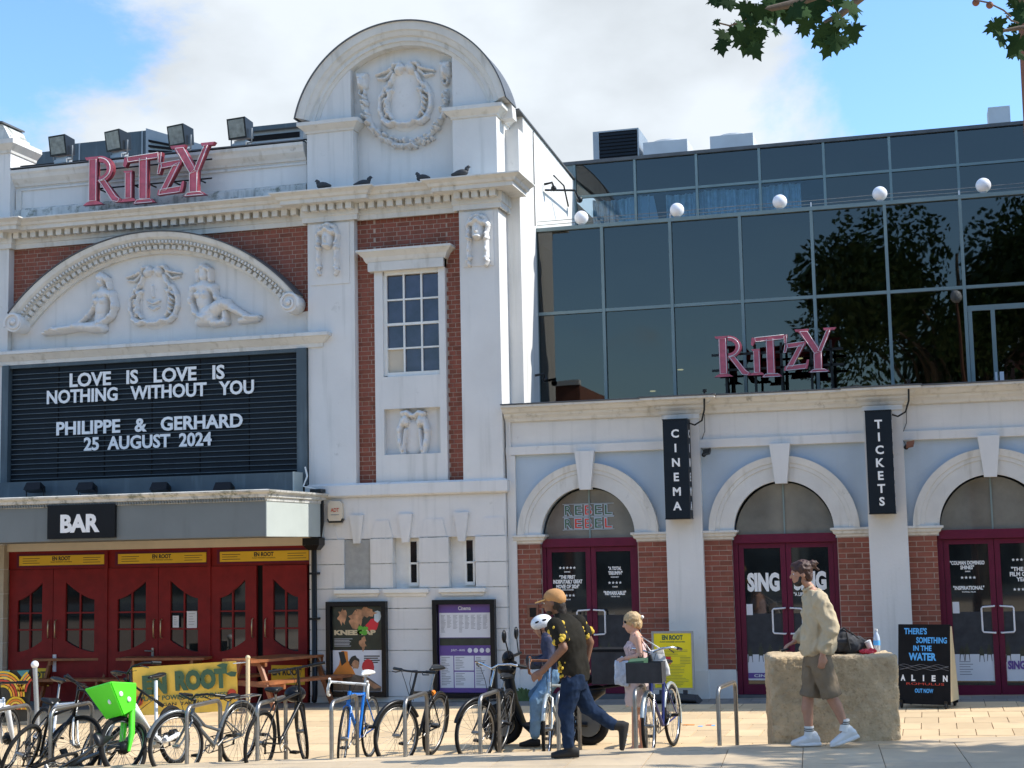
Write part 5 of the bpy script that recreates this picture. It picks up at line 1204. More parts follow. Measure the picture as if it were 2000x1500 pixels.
# ---- bicycles
def bicycle(label, rear, front, m='bike_black', rimm='bike_grey', steer=0., lean=0., bars='flat', style='diamond', fender=False, rack=False, basket=None, saddle='bike_black', barm='bike_black', tyre=.019, R_=.335, seat=.93, barh=.98, z0=0., forkm=None, helmet=False, tape=None, light=False, spin=0., group='bicycles parked along the cycle stands', roll=0.):
    mean = (rear[1]+front[1])/2+.42; lat = abs(rear[0]-front[0])*mean/F_PX; dd = math.sqrt(max(.0, 1.04-lat*lat)); sg_ = 1 if rear[1] >= front[1] else -1
    mean = max(mean, 15.45+dd/2); A, B = gp(rear[0], mean+sg_*dd/2), gp(front[0], mean-sg_*dd/2); d = (B-A); W = 1.02; mid = (A+B)/2; hd = math.atan2(d.y, d.x)
    base = mid-Vector((math.cos(hd), math.sin(hd), 0))*W/2; base.z = plaza_z(base.x)+z0
    t = thing('bicycle', label, 'bicycle', group, tuple(base)); t.rotation_euler = (R(lean), R(roll), hd); t.rotation_mode = 'XYZ'
    bb = Vector((.43, 0, .275)); rh = Vector((0, 0, R_)); fh = Vector((W, 0, R_))
    ht, hb = Vector((.80, 0, .80)), Vector((.845, 0, .66)); st_ = Vector((.28, 0, .74))
    if style == 'step': st_ = Vector((.27, 0, .56)); ht, hb = Vector((.80, 0, .72)), Vector((.835, 0, .60))
    r_ = .017; f = MB()
    if style == 'ebike':
        f.loft([((.78, 0, .76), (.07, 0, .04), (0, .055, 0)), ((.60, 0, .51), (.085, 0, .065), (0, .062, 0)), ((.44, 0, .31), (.07, 0, .08), (0, .065, 0)), ((.34, 0, .30), (.0, 0, .07), (0, .055, 0))], 12)
        f.tube([(.40, 0, .30), (.20, .05, .30), (0, .06, R_)], .028, 8); f.tube([(.20, -.05, .30), (0, -.06, R_)], .028, 8); f.tube([bb, (.32, 0, .52)], .024, 8)
    else:
        f.tube([bb, st_], r_, 8); f.tube([bb, hb+Vector((-.01, 0, 0))], r_+.003, 8); f.tube([ht, hb], r_+.004, 8)
        if style == 'step': f.tube([ht+Vector((.015, 0, -.05)), (.60, 0, .50), (.34, 0, .42)], r_, 8)
        else: f.tube([st_-(st_-bb)*.05, ht+Vector((.005, 0, -.03))], r_-.001, 8)
        for s in (-1, 1):
            f.tube([bb+Vector((-.03, s*.02, 0)), (0, s*.06, R_)], .009, 6); f.tube([st_+Vector((0, s*.015, -.03)), (0, s*.06, R_)], .008, 6)
    fr_ = f.build('frame', m, t)
    # saddle, seat post
    top = bb+(st_-bb).normalized()*(seat-.30); top = Vector((top.x, 0, seat-.05))
    if style == 'ebike': top = Vector((.22, 0, seat-.05)); pb2 = Vector((.33, 0, .50))
    else: pb2 = st_
    MB().tube([pb2, top], .013 if style != 'ebike' else .02, 8).build('seat_post', 'steel' if style != 'ebike' else 'frame_white', t, recalc=False)
    s_ = MB(); s_.loft([((top.x-.13, 0, seat), (0, .065, 0), (0, 0, .018)), ((top.x-.10, 0, seat+.005), (0, .085, 0), (0, 0, .028)), ((top.x-.02, 0, seat), (0, .06, 0), (0, 0, .026)), ((top.x+.10, 0, seat), (0, .02, 0), (0, 0, .018)), ((top.x+.145, 0, seat-.004), (0, .012, 0), (0, 0, .01))], 12); s_.tube([(top.x-.08, 0, seat-.02), top, (top.x+.08, 0, seat-.02)], .006, 5); s_.build('saddle', saddle, t)
    # wheels
    ax = (ht-hb).normalized(); S = Matrix.Translation(hb) @ Matrix.Rotation(R(steer), 4, ax) @ Matrix.Translation(-hb)
    def wheel(c, X=None):
        M2 = X or Matrix.Identity(4)
        w_ = MB().ring(c, R_-tyre, tyre, 'y', 40, 8).xf(M2).build('wheel', 'rubber', t, recalc=False)
        MB().ring(c, R_-tyre*2-.006, .009, 'y', 36, 6, flat=1.1).xf(M2).build('rim', rimm, w_, recalc=False)
        sp = MB()
        for k in range(20):
            a = 2*math.pi*k/20+spin; b = a+(.35 if k % 2 else -.35); h = .022*(1 if k % 4 < 2 else -1)
            sp.tube([(c.x+.018*math.cos(b), h, c.z+.018*math.sin(b)), (c.x+(R_-tyre*2-.01)*math.cos(a), 0, c.z+(R_-tyre*2-.01)*math.sin(a))], .0019, 3, cap=False)
        sp.xf(M2).build('spokes', 'steel', w_, recalc=False)
        MB().tube([(c.x, -.055, c.z), (c.x, -.03, c.z), (c.x, .03, c.z), (c.x, .055, c.z)], [.012, .022, .022, .012] if style != 'ebike' else [.03, .07, .07, .03], 10).xf(M2).build('hub', 'steel' if style != 'ebike' else 'bike_black', w_, recalc=False)
        return w_
    wheel(rh); wheel(fh, S)
    fk = MB()
    if style == 'ebike':
        for s in (-1, 1): fk.tube([hb+Vector((.0, s*.05, .05)), (.93, s*.065, .45), (W, s*.065, R_-.05)], [.036, .032, .016], 8)
        fk.tube([ht, hb], .04, 10); fk.tube([hb+Vector((0, -.05, .03)), hb+Vector((0, .05, .03))], .03, 8)
    else:
        for s in (-1, 1): fk.tube([hb, hb+Vector((.01, s*.035, -.02)), hb+(fh-hb)*.75+Vector((-.015, s*.045, 0)), fh+Vector((0, s*.05, 0))], [.014, .014, .011, .008], 6)
    fk.xf(S).build('fork', forkm or m, t)
    # handlebars
    hbz = barh; stem = Vector((ht.x-(hbz-ht.z)*.30, 0, hbz-.01)); hb_ = MB(); gr = MB()
    hb_.tube([ht, stem], .014, 8)
    if bars == 'flat':
        q = stem+Vector((.07, 0, 0)); hb_.tube([stem, q], .014, 8); hb_.tube([q+Vector((-.03, -.29, .01)), q+Vector((0, -.08, 0)), q+Vector((0, .08, 0)), q+Vector((-.03, .29, .01))], .012, 8)
        for s in (-1, 1): gr.tube([q+Vector((-.02, s*.18, .006)), q+Vector((-.035, s*.31, .01))], .017, 8); gr.tube([q+Vector((.01, s*.15, 0)), q+Vector((.05, s*.20, -.02)), q+Vector((.03, s*.27, -.015))], .006, 5)
    elif bars == 'city':
        q = stem+Vector((.05, 0, 0)); hb_.tube([stem, q], .014, 8)
        for s in (-1, 1): hb_.tube([q, q+Vector((.03, s*.12, .05)), q+Vector((-.02, s*.24, .06)), q+Vector((-.18, s*.29, .03))], .012, 8); gr.tube([q+Vector((-.10, s*.275, .045)), q+Vector((-.21, s*.295, .025))], .018, 8); gr.tube([q+Vector((.01, s*.21, .04)), q+Vector((-.08, s*.24, .0))], .006, 5)
    else:
        q = stem+Vector((.09, 0, 0)); hb_.tube([stem, q], .014, 8)
        mm_ = hb_ if tape is None else gr
        mm_.tube([q+Vector((0, -.20, 0)), q+Vector((0, .20, 0))], .013, 8)
        for s in (-1, 1): mm_.tube([q+Vector((0, s*.2, 0)), q+Vector((.07, s*.205, -.01)), q+Vector((.11, s*.21, -.06)), q+Vector((.06, s*.21, -.13)), q+Vector((-.04, s*.21, -.145))], .015, 8); gr.tube([q+Vector((.07, s*.2, .0)), q+Vector((.10, s*.2, .045))], .014, 6); MB().tube([q+Vector((.10, s*.2, .04)), q+Vector((.13, s*.2, -.08))], .006, 5).xf(S).build('brake_lever', 'steel', t, recalc=False)
    h_o = hb_.xf(S).build('handlebars', barm, t)
    for sd_ in (-1, 1):
        half_ = MB(); keep_ = [f for f in gr.f if (sum(gr.v[i][1] for i in f)/len(f))*sd_ > (-.001 if sd_ > 0 else .001)]
        ids = sorted({i for f in keep_ for i in f}); mp_ = {i: n for n, i in enumerate(ids)}
        half_.add([gr.v[i] for i in ids], [tuple(mp_[i] for i in f) for f in keep_], smooth=True); half_.xf(S).build('grip', tape or 'bike_black', t)
    cb = MB()
    for s in (-1, 1): cb.tube([q+Vector((.0, s*.14, 0)), q+Vector((.09, s*.08, .01)), q+Vector((.07, s*.03, -.12)), (ht.x+.0, s*.02, ht.z-.12)], .0035, 4)
    cb.xf(S).build('brake_cable', 'bike_black', t)
    # drive train
    cr = MB(); cr.ring(bb+Vector((0, -.05, 0)), .085, .006, 'y', 24, 5); 
    for k in range(5): a = k*2*math.pi/5; cr.tube([bb+Vector((0, -.05, 0)), bb+Vector((.08*math.cos(a), -.05, .08*math.sin(a)))], .006, 4)
    ca_ = R(-35); dv = Vector((math.cos(ca_), 0, math.sin(ca_)))*.17
    cr.tube([bb+Vector((0, -.06, 0)), bb+dv+Vector((0, -.07, 0))], .010, 6); cr.tube([bb+Vector((0, .05, 0)), bb-dv+Vector((0, .06, 0))], .010, 6); cr.build('crankset', 'steel', t)
    for s, v in ((-1, dv), (1, -dv)): c = bb+v; MB().box(c.x-.045, c.x+.045, min(c.y+s*.075, c.y+s*.155), max(c.y+s*.075, c.y+s*.155), c.z-.012, c.z+.012).build('pedal', 'bike_black', t, recalc=False)
    ch = MB(); ch.tube([(bb.x, -.05, bb.z+.085), (0, -.05, R_+.035)], .006, 4); ch.tube([(bb.x, -.05, bb.z-.085), (0, -.05, R_-.10)], .006, 4); ch.ring((0, -.05, R_), .035, .009, 'y', 16, 5); ch.tube([(0, -.055, R_), (.02, -.055, R_-.11)], .012, 6); ch.build('chain', 'bike_black', t)
    if fender:
        fb_ = MB().ring(rh, R_+.018, .020, 'y', 26, 6, R(20), R(200), flat=1.2); fb_.build('rear_mudguard', fender, t, recalc=False)
        MB().ring(fh, R_+.018, .020, 'y', 22, 6, R(20), R(150), flat=1.2).xf(S).build('front_mudguard', fender, t, recalc=False)
        sy = MB(); 
        for s in (-1, 1): sy.tube([(0, s*.05, R_), (-.34, s*.02, R_+.08)], .003, 4); sy.tube([(0, s*.05, R_), (-.2, s*.02, R_+.30)], .003, 4)
        sy.build('mudguard_stay', 'steel', t)
    if rack:
        k_ = MB()
        for s in (-1, 1): k_.tube([(0, s*.06, R_+.01), (-.06, s*.07, .74), (.18, s*.06, .745)], .006, 5); k_.tube([(.03, s*.06, R_+.01), (.08, s*.07, .74)], .005, 5); k_.tube([(-.30, s*.06, .74), (.18, s*.06, .74)], .006, 5); k_.tube([(-.30, s*.06, .74), (-.12, s*.065, .50), (0, s*.06, R_)], .005, 5)
        for x in (-.30, -.2, -.1, 0, .1): k_.tube([(x, -.06, .74), (x, .06, .74)], .005, 5)
        k_.build('rear_rack', 'steel', t)
    if light:
        l_ = MB(); l_.tube([(.22, 0, .70), (.17, 0, .71)], .028, 8); l_.build('reflector', 'reflector', t)
    if basket == 'wire':
        b_ = MB()
        for s in (0, 1): b_.box(.93, .94, -.19, .19, .80, 1.0) if s == 0 else b_.box(1.16, 1.17, -.19, .19, .80, 1.0)
        b_.box(.93, 1.17, -.19, -.18, .80, 1.0); b_.box(.93, 1.17, .18, .19, .80, 1.0); b_.box(.93, 1.17, -.19, .19, .79, .80)
        b_.xf(S).build('basket', 'bag_grey', t); c_ = MB().hexa([(.95, -.17, .80), (1.15, -.17, .80), (1.15, .0, .80), (.95, .0, .80)], [(.95, -.18, 1.03), (1.14, -.17, 1.01), (1.15, .0, 1.02), (.96, .01, 1.04)]); c_.xf(S).build('basket_liner', 'ink_green', t)
    if basket == 'lime':
        b_ = MB(); q0 = [(.87, -.12, .70), (1.05, -.12, .66), (1.05, .12, .66), (.87, .12, .70)]; q1 = [(.86, -.18, .94), (1.20, -.18, 1.0), (1.20, .18, 1.0), (.86, .18, .94)]
        def wall(a0, a1, b1, b0):
            n = (Vector(a1)-Vector(a0)).cross(Vector(b0)-Vector(a0)).normalized()*.012
            b_.hexa([a0, a1, tuple(Vector(a1)+n), tuple(Vector(a0)+n)], [b0, b1, tuple(Vector(b1)+n), tuple(Vector(b0)+n)])
        for k in range(4): wall(q0[k], q0[(k+1) % 4], q1[(k+1) % 4], q1[k])
        b_.add(q0, [(0, 1, 2, 3)]); 
        for k in range(4): b_.tube([q1[k], q1[(k+1) % 4]], .014, 6)
        bo = b_.xf(S).build('basket', 'lime', t)
        dts = MB()
        for (x, z, y) in ((.97, .80, .160), (1.08, .87, .172), (.98, .80, -.160), (1.08, .87, -.172), (1.135, .82, .05)): dts.ball((x, y, z), (.028, .012, .028) if y else (.012, .028, .028), 10, 6)
        dts.xf(S).build('white_spots', 'frame_white', bo, recalc=False)
    if helmet:
        h_ = MB(); c0 = Vector((.90, .10, .74))
        h_.ball(c0, (.15, .11, .09)); h_.tube([c0+Vector((0, 0, .05)), (.86, .05, .95)], .006, 5)
        h_.build('helmet_body', 'black_gloss', t)
    return t
bicycle('white electric bicycle cut off by the left edge of the picture', (-95, 15.9), (12, 16.3), 'frame_white', style='ebike', forkm='frame_white', lean=6, steer=18)
bicycle('green and black mountain bicycle leaning among the fallen ones at far left', (30, 15.55), (118, 15.9), 'bike_black', steer=-25, lean=22, seat=.90, saddle='bike_black', tyre=.021, rimm='steel', light=False)
bicycle('white framed bicycle with black saddle, behind the leftmost stand', (62, 16.5), (140, 15.9), 'frame_white', steer=30, lean=-14, seat=.99, rimm='bike_black')
bicycle('black bicycle toppled almost flat between the first two stands', (60, 15.7), (168, 15.75), 'bike_grey', steer=40, lean=62, z0=.02, tyre=.018)
bicycle('dark bicycle with cables lying against the second stand', (160, 16.2), (212, 15.5), 'bike_grey', steer=20, lean=-28, tyre=.019, rimm='steel', bars='flat')
bicycle('white electric hire bicycle with bright green fork and front basket', (345, 16.2), (258, 15.45), 'frame_white', steer=-14, lean=9, style='ebike', forkm='lime', basket='lime', bars='city', barh=1.09, seat=1.0, tyre=.026, R_=.33)
bicycle('dark grey step-through bicycle with mudguards and rear rack, facing left', (459, 15.85), (352, 15.4), 'bike_grey', style='step', fender='bike_grey', rack=True, bars='city', seat=.76, barh=.80, rimm='steel', steer=-18, lean=-3, light=False)
bicycle('black bicycle with a dark helmet hanging from its handlebars', (505, 15.5), (588, 16.0), 'bike_black', steer=38, lean=5, seat=.86, barh=1.05, helmet=True, rimm='bike_black')
bicycle('bright blue racing bicycle with white drop handlebars', (718, 16.3), (664, 15.45), 'bike_blue', steer=10, lean=-2, bars='drop', tape='white_paint', saddle='white_paint', rimm='bike_grey', seat=.94, barh=.90, tyre=.014)
bicycle('black hybrid bicycle with orange reflector leaning on its stand', (836, 16.35), (766, 15.5), 'bike_black', steer=-22, lean=-9, seat=.98, barh=1.0, fender='bike_black', light=True, rimm='steel')
bicycle('black bicycle with wide silver handlebars beside the parked moped', (968, 16.4), (918, 15.5), 'bike_black', steer=-25, lean=-10, bars='city', barm='chrome', barh=1.0, seat=.86, rimm='steel', fender='bike_black')
bicycle('pale silver bicycle with curved brown bar tape, beside the man in the cap', (1106, 16.5), (1060, 15.55), 'bike_silver', steer=8, lean=1, bars='drop', tape='bike_brown', barm='chrome', fender='bike_silver', seat=.92, barh=1.04, rimm='chrome', forkm='bike_silver')
bicycle('navy blue city bicycle with a dark front basket, in front of the woman', (1306, 16.35), (1258, 15.5), 'bike_navy', steer=4, lean=2, bars='city', basket='wire', barm='chrome', barh=1.08, seat=.93, forkm='chrome', fender='bike_silver', rimm='chrome')

# ---- delivery moped
def moped():
    c = gp(1058, 17.3); hd = R(195.4-12); W = 1.12
    t = thing('electric_moped', 'black electric delivery moped with mirrors and a square rear box', 'moped', None, (c.x, c.y, c.z), hd)
    for x in (-.50, .50):
        w_ = MB().ring((x, 0, .24), .19, .05, 'y', 30, 10).build('wheel', 'rubber', t, recalc=False)
        m_ = MB(); m_.tube([(x, -.05, .24), (x, .05, .24)], .14, 20); m_.build('rim', 'bike_grey', w_)
    b = MB(); b.loft([((.38, 0, .95), (.06, 0, .02), (0, .10, 0)), ((.42, 0, .75), (.06, 0, .02), (0, .17, 0)), ((.37, 0, .50), (.05, 0, .02), (0, .18, 0)), ((.28, 0, .26), (.06, 0, .04), (0, .15, 0)), ((.16, 0, .17), (.02, 0, .06), (0, .14, 0)), ((-.10, 0, .17), (.0, 0, .06), (0, .14, 0)), ((-.16, 0, .22), (.02, 0, .08), (0, .13, 0)), ((-.22, 0, .36), (.05, 0, .05), (0, .12, 0))], 14)
    b.loft([((-.15, 0, .40), (0, .10, 0), (0, 0, .13)), ((-.35, 0, .50), (0, .13, 0), (0, 0, .15)), ((-.62, 0, .60), (0, .10, 0), (0, 0, .08)), ((-.70, 0, .62), (0, .04, 0), (0, 0, .04))], 14)
    b.build('body', 'black_gloss', t)
    m_ = MB(); m_.loft([((.0, 0, .71), (0, .06, 0), (0, 0, .02)), ((-.08, 0, .72), (0, .13, 0), (0, 0, .05)), ((-.5, 0, .74), (0, .14, 0), (0, 0, .055)), ((-.62, 0, .75), (0, .08, 0), (0, 0, .03))], 14); m_.build('saddle', 'black_matt', t)
    m_ = MB()
    for s in (-1, 1): m_.tube([(.38, s*.07, .80), (.50, s*.08, .24)], .022, 8); MB().tube([(-.2, s*.09, .24), (-.5, s*.08, .24)], .025, 8).build('swing_arm', 'bike_black', t, recalc=False)
    m_.build('fork', 'bike_black', t)
    m_ = MB(); m_.tube([(.34, -.32, 1.02), (.38, -.12, 1.0), (.38, .12, 1.0), (.34, .32, 1.02)], .02, 8); m_.ball((.42, 0, .98), (.07, .13, .09)); m_.ball((.43, .05, .86), (.11, .10, .08)); m_.build('handlebars', 'black_gloss', t)
    for s in (-1, 1):
        m_ = MB(); m_.tube([(.35, s*.25, 1.02), (.38, s*.31, 1.20)], .008, 6); m_.ball((.39, s*.33, 1.25), (.025, .06, .075)); m_.build('mirror', 'black_gloss', t)
    m_ = MB(); m_.loft([((.50, 0, .50), (.16, 0, .0), (0, .06, 0)), ((.50, 0, .52), (.10, 0, .0), (0, .05, 0))], 12); m_.build('mudguard', 'black_gloss', t)
    bx = MB(); bx.box(-1.0, -.58, -.19, .19, .70, 1.06); bo = bx.build('delivery_box', 'bag_grey', t); box('lid', 'black_matt', bo, -1.005, -.575, -.195, .195, 1.061, 1.09)
    m_ = MB(); pts = [( .10*math.cos(k*math.pi/10), .10*math.sin(k*math.pi/10)) for k in range(20)]
    m_.add([(-1.003, y, .88+z*1.3) for y, z in pts], [tuple(range(20))]); m_.build('round_emblem', 'lime', bo)
    m_ = MB(); m_.ring((-1.004, 0, .88), .06, .008, 'x', 20, 5); m_.box(-1.012, -1.004, -.02, .02, .82, .94); m_.build('emblem_mark', 'ink_green', bo)
    m_ = MB()
    for s in (-1, 1): m_.tube([(-.45, s*.08, .62), (-.95, s*.10, .69)], .014, 6)
    m_.build('rack', 'bike_black', t)
moped()

# ================================================================== PEOPLE
def remesh(mb, name, m, parent, vox=.011, smooth=3, fold=0., fscale=9., label=None):
    me = mb.mesh('tmp', m); ob = bpy.data.objects.new('tmp', me); COL.objects.link(ob)
    md = ob.modifiers.new('r', 'REMESH'); md.mode = 'VOXEL'; md.voxel_size = vox
    if smooth: s2 = ob.modifiers.new('s', 'SMOOTH'); s2.iterations = smooth; s2.factor = .5
    dg = bpy.context.evaluated_depsgraph_get(); out = bpy.data.meshes.new_from_object(ob.evaluated_get(dg)); bpy.data.objects.remove(ob)
    if fold:
        ns = [v.normal.copy() for v in out.vertices]
        for v, n in zip(out.vertices, ns):
            c = v.co; k = .5*noise.noise(Vector((c.x*fscale*.6, c.y*fscale*.6, c.z*fscale*.4)))+.55-1.9*abs(noise.noise(Vector((c.x*fscale*.9+c.z*2.5, c.y*fscale*.9, c.z*fscale*.75-c.x*3))))-.6*abs(noise.noise(Vector((c.x*fscale*2.1, c.y*fscale*2.1+4, c.z*fscale*1.6))))
            v.co = c+n*(fold*k)
    out.polygons.foreach_set('use_smooth', [True]*len(out.polygons)); out.materials.clear(); out.materials.append(MATS[m]); out.name = name
    return link(name, out, parent, label)
def hand(mb, wrist, dirv, palm, s=1., curl=.6, thumb_side=1):
    """palm and five separate curled fingers; dirv: direction of the hand, palm: palm normal"""
    w_, d, p = Vector(wrist), Vector(dirv).normalized(), Vector(palm).normalized(); a = d.cross(p).normalized()
    k = w_+d*.085*s
    mb.loft([(w_, a*.026*s, p*.019*s), (w_+d*.03*s, a*.034*s, p*.017*s), (w_+d*.07*s, a*.041*s, p*.015*s), (k+d*.006*s, a*.038*s, p*.012*s)], 10)
    for i, ln in enumerate((.070, .078, .072, .058)):
        o = k+a*(.030-.020*i)*s; q = [o]
        ang = 0
        for j, f in enumerate((.45, .32, .23)):
            ang += curl*(.6+.3*j); q.append(q[-1]+(d*math.cos(ang)+p*math.sin(ang))*ln*f*s)
        for j in range(3): mb.limb(q[j], q[j+1], (.0092-.0008*j)*s, (.0088-.0010*j)*s, 8)
    o = w_+d*.03*s+a*thumb_side*.026*s; q = [o, o+(d*.7+a*thumb_side*.6+p*.3).normalized()*.04*s]; q.append(q[1]+(d*.9+p*.5).normalized()*.032*s)
    mb.limb(q[0], q[1], .012*s, .011*s, 8); mb.limb(q[1], q[2], .010*s, .008*s, 8)
def head(mb, c, fwd, tilt=0., s=1., beard=False):
    """skull, jaw, nose, ears; c = centre of skull, fwd = face direction"""
    f = Vector(fwd).normalized(); u = Vector((0, 0, 1)); u = (u-f*u.dot(f)).normalized(); l = u.cross(f); c = Vector(c); M_ = Matrix((f, l, u)).transposed()
    def W(x, y, z): return c+(f*x+l*y+u*z)*s
    mb.ball(W(-.005, 0, .02), (.098*s, .075*s, .098*s), 16, 12, M_)
    mb.ball(W(.035, 0, -.045), (.060*s, .056*s, .075*s), 14, 10, M_)
    mb.ball(W(.052, 0, -.092), (.032*s, .034*s, .026*s), 10, 8, M_)       # chin
    mb.ball(W(.078, 0, .028), (.022*s, .045*s, .014*s), 10, 8, M_)        # brow
    mb.limb(W(.086, 0, .015), W(.110, 0, -.022), .009*s, .014*s, 8)       # nose
    mb.ball(W(.084, 0, -.052), (.014*s, .024*s, .008*s), 10, 6, M_); mb.ball(W(.082, 0, -.066), (.012*s, .020*s, .008*s), 10, 6, M_)
    for sd in (-1, 1):
        mb.ball(W(-.008, sd*.076, -.01), (.020*s, .009*s, .032*s), 10, 8, M_); mb.ball(W(.06, sd*.038, -.02), (.025*s, .018*s, .022*s), 10, 8, M_)
    return W, M_
def eyes(W, parent, s=1.):
    m_ = MB()
    for sd in (-1, 1): m_.ball(W(.080, sd*.032, .008), .009*s, 10, 8)
    o = m_.build('eyes', 'paper', parent, recalc=False)
    m_ = MB()
    for sd in (-1, 1): m_.ball(W(.0855, sd*.033, .008), .0058*s, 8, 6)
    m_.build('pupils', 'ink_black', o, recalc=False)
def place(px, dep, zf, hd, label):
    p = gp(px, dep, zf); return thing('person', label, 'person', None, tuple(p), R(hd))

# -- man in beige jacket and shorts, walking left on the terrace edge
def man_shorts():
    t = place(1590, 15.03, terrace_z, 195.4, 'man in beige jacket, khaki shorts and white trainers walking before the stone block')
    b = MB(); 
    b.loft([((.0, 0, .92), (.11, 0, 0), (0, .15, 0)), ((.01, 0, 1.15), (.10, 0, 0), (0, .14, 0)), ((0, 0, 1.36), (.11, 0, 0), (0, .18, 0)), ((.01, 0, 1.50), (.07, 0, 0), (0, .15, 0)), ((.04, 0, 1.56), (.055, 0, 0), (0, .06, 0)), ((.10, 0, 1.64), (.052, 0, 0), (0, .052, 0))], 16)
    hc = (.135, 0, 1.71); W, M_ = head(b, hc, (1, -.05, -.10))
    # legs: far one leading, near one trailing
    b.limb((.02, -.09, .90), (.10, -.085, .48), .085, .058); b.limb((.10, -.085, .48), (.115, -.085, .36), .058, .060); b.limb((.11, -.085, .37), (.105, -.08, .15), .058, .038); b.limb((.10, -.08, .10), (.18, -.08, .05), .030, .025)
    b.limb((0, .09, .90), (-.10, .085, .49), .085, .058); b.limb((-.10, .085, .49), (-.15, .085, .40), .058, .058); b.limb((-.15, .085, .40), (-.215, .08, .22), .056, .037); b.limb((-.225, .08, .19), (-.16, .08, .09), .030, .022)
    b.limb((.0, .20, 1.46), (-.09, .25, 1.17), .05, .042); b.limb((-.09, .25, 1.17), (0.0, .24, .93), .040, .028)
    hand(b, (0.0, .24, .93), (.12, 0, -1), (.2, -1, 0), 1.05, .55, 1)
    b.limb((.02, -.19, 1.45), (.02, -.23, 1.19), .05, .042); b.limb((.02, -.23, 1.19), (.20, -.15, 1.03), .040, .028)
    hand(b, (.20, -.15, 1.03), (1, .25, -.45), (0, 0, -1), 1.0, .7, -1)
    remesh(b, 'body', 'skin', t, .0085, 2); eyes(W, t)
    j = MB(); j.loft([((.00, 0, .90), (.155, 0, 0), (0, .17, 0)), ((.0, 0, .96), (.185, 0, 0), (0, .20, 0)), ((-.015, 0, 1.10), (.175, 0, 0), (0, .20, 0)), ((-.01, 0, 1.30), (.155, 0, 0), (0, .215, 0)), ((.0, 0, 1.44), (.13, 0, 0), (0, .215, 0)), ((.02, 0, 1.53), (.09, 0, 0), (0, .13, 0)), ((.045, 0, 1.565), (.07, 0, 0), (0, .075, 0))], 20)
    j.limb((-.01, .20, 1.45), (-.09, .255, 1.17), .088, .082); j.limb((-.09, .255, 1.17), (-.01, .24, .985), .082, .058); j.tube([(-.01, .24, .985), (0, .24, .95)], [.045, .042], 14)
    j.limb((.0, -.20, 1.45), (.02, -.235, 1.19), .085, .078); j.limb((.02, -.235, 1.19), (.16, -.17, 1.06), .075, .052)
    remesh(j, 'jacket', 'jacket_beige', t, .011, 2, .024, 8.5)
    m_ = MB(); m_.tube([(.07, 0, 1.565), (.08, 0, 1.58)], [.066, .062], 16); m_.build('collar', 'jacket_beige', t)
    s = MB(); s.loft([((.0, 0, .99), (.13, 0, 0), (0, .17, 0)), ((.0, 0, .88), (.135, 0, 0), (0, .18, 0)), ((-.0, 0, .80), (.13, 0, 0), (0, .18, 0))], 18)
    s.limb((.02, -.085, .84), (.06, -.09, .58), .115, .108); s.tube([(.06, -.09, .58), (.075, -.09, .485)], [.108, .112], 16)
    s.limb((-.01, .085, .84), (-.075, .09, .60), .115, .105); s.tube([(-.075, .09, .60), (-.105, .09, .50)], [.105, .108], 16)
    remesh(s, 'shorts', 'shorts_khaki', t, .011, 2, .012, 9)
    h = MB(); h.ball(W(-.020, 0, .050), (.106, .090, .092), 16, 12, M_); h.ball(W(-.06, 0, -.01), (.058, .078, .080), 12, 10, M_); h.ball(W(.045, 0, .085), (.05, .06, .035), 12, 8, M_); h.limb(W(-.09, 0, .07), W(-.125, 0, .085), .048, .040); h.limb(W(-.15, .01, .10), W(-.185, 0, .08), .022, .010); h.limb(W(-.13, -.02, .06), W(-.18, -.01, .02), .018, .008); h.limb(W(-.115, 0, .07), W(-.15, 0, .06), .025, .014); h.limb(W(-.02, .03, .10), W(-.09, .0, .09), .035, .03); h.limb(W(-.02, -.03, .10), W(-.09, .0, .09), .035, .03)
    remesh(h, 'hair', 'hair_red', t, .008, 1, .010, 26)
    bd = MB(); bd.ball(W(.042, 0, -.088), (.046, .056, .036), 12, 8, M_); bd.limb(W(.02, .058, -.03), W(.035, .048, -.08), .014, .018); bd.limb(W(.02, -.058, -.03), W(.035, -.048, -.08), .014, .018); remesh(bd, 'beard', 'hair_dark', t, .008, 1)
    for (ak, toe, heel) in (((.105, -.08, .15), (.29, -.08, .035), (.01, -.08, .04)), ((-.22, .08, .23), (-.09, .08, .04), (-.33, .08, .125))):
        ak, toe, heel = Vector(ak), Vector(toe), Vector(heel); md = (toe+heel)/2
        m_ = MB(); m_.tube([ak+Vector((0, 0, .05)), ak-Vector((0, 0, .02)), ak-Vector((-.01, 0, .07))], [.047, .047, .05], 14); so = m_.build('sock', 'sock', t, recalc=False); m_ = MB(); m_.tube([ak+Vector((0, 0, .028)), ak+Vector((0, 0, .018))], .0485, 14); m_.tube([ak+Vector((0, 0, .010)), ak+Vector((0, 0, .0))], .0485, 14); m_.build('stripe', 'ink_black', so, recalc=False)
        m_ = MB(); ax = (toe-heel).normalized(); up_ = Vector((0, 0, 1)); up_ = (up_-ax*up_.dot(ax)).normalized(); sd = Vector((0, 1, 0))
        m_.loft([(heel-ax*.01+up_*.02, sd*.03, up_*.03), (heel+ax*.03+up_*.045, sd*.043, up_*.06), (heel+ax*.08+up_*.05, sd*.045, up_*.065), (heel+ax*.15+up_*.025, sd*.047, up_*.045), (heel+ax*.22+up_*.01, sd*.050, up_*.034), (heel+ax*.275+up_*.0, sd*.034, up_*.024)], 16)
        m_.limb(heel+ax*.05+up_*.07, ak-Vector((0, 0, .03)), .045, .045)
        m_.loft([(heel-ax*.02-up_*.02, sd*.036, up_*.018), (heel+ax*.05-up_*.02, sd*.048, up_*.022), (heel+ax*.2-up_*.02, sd*.054, up_*.016), (heel+ax*.285-up_*.013, sd*.036, up_*.014)], 14)
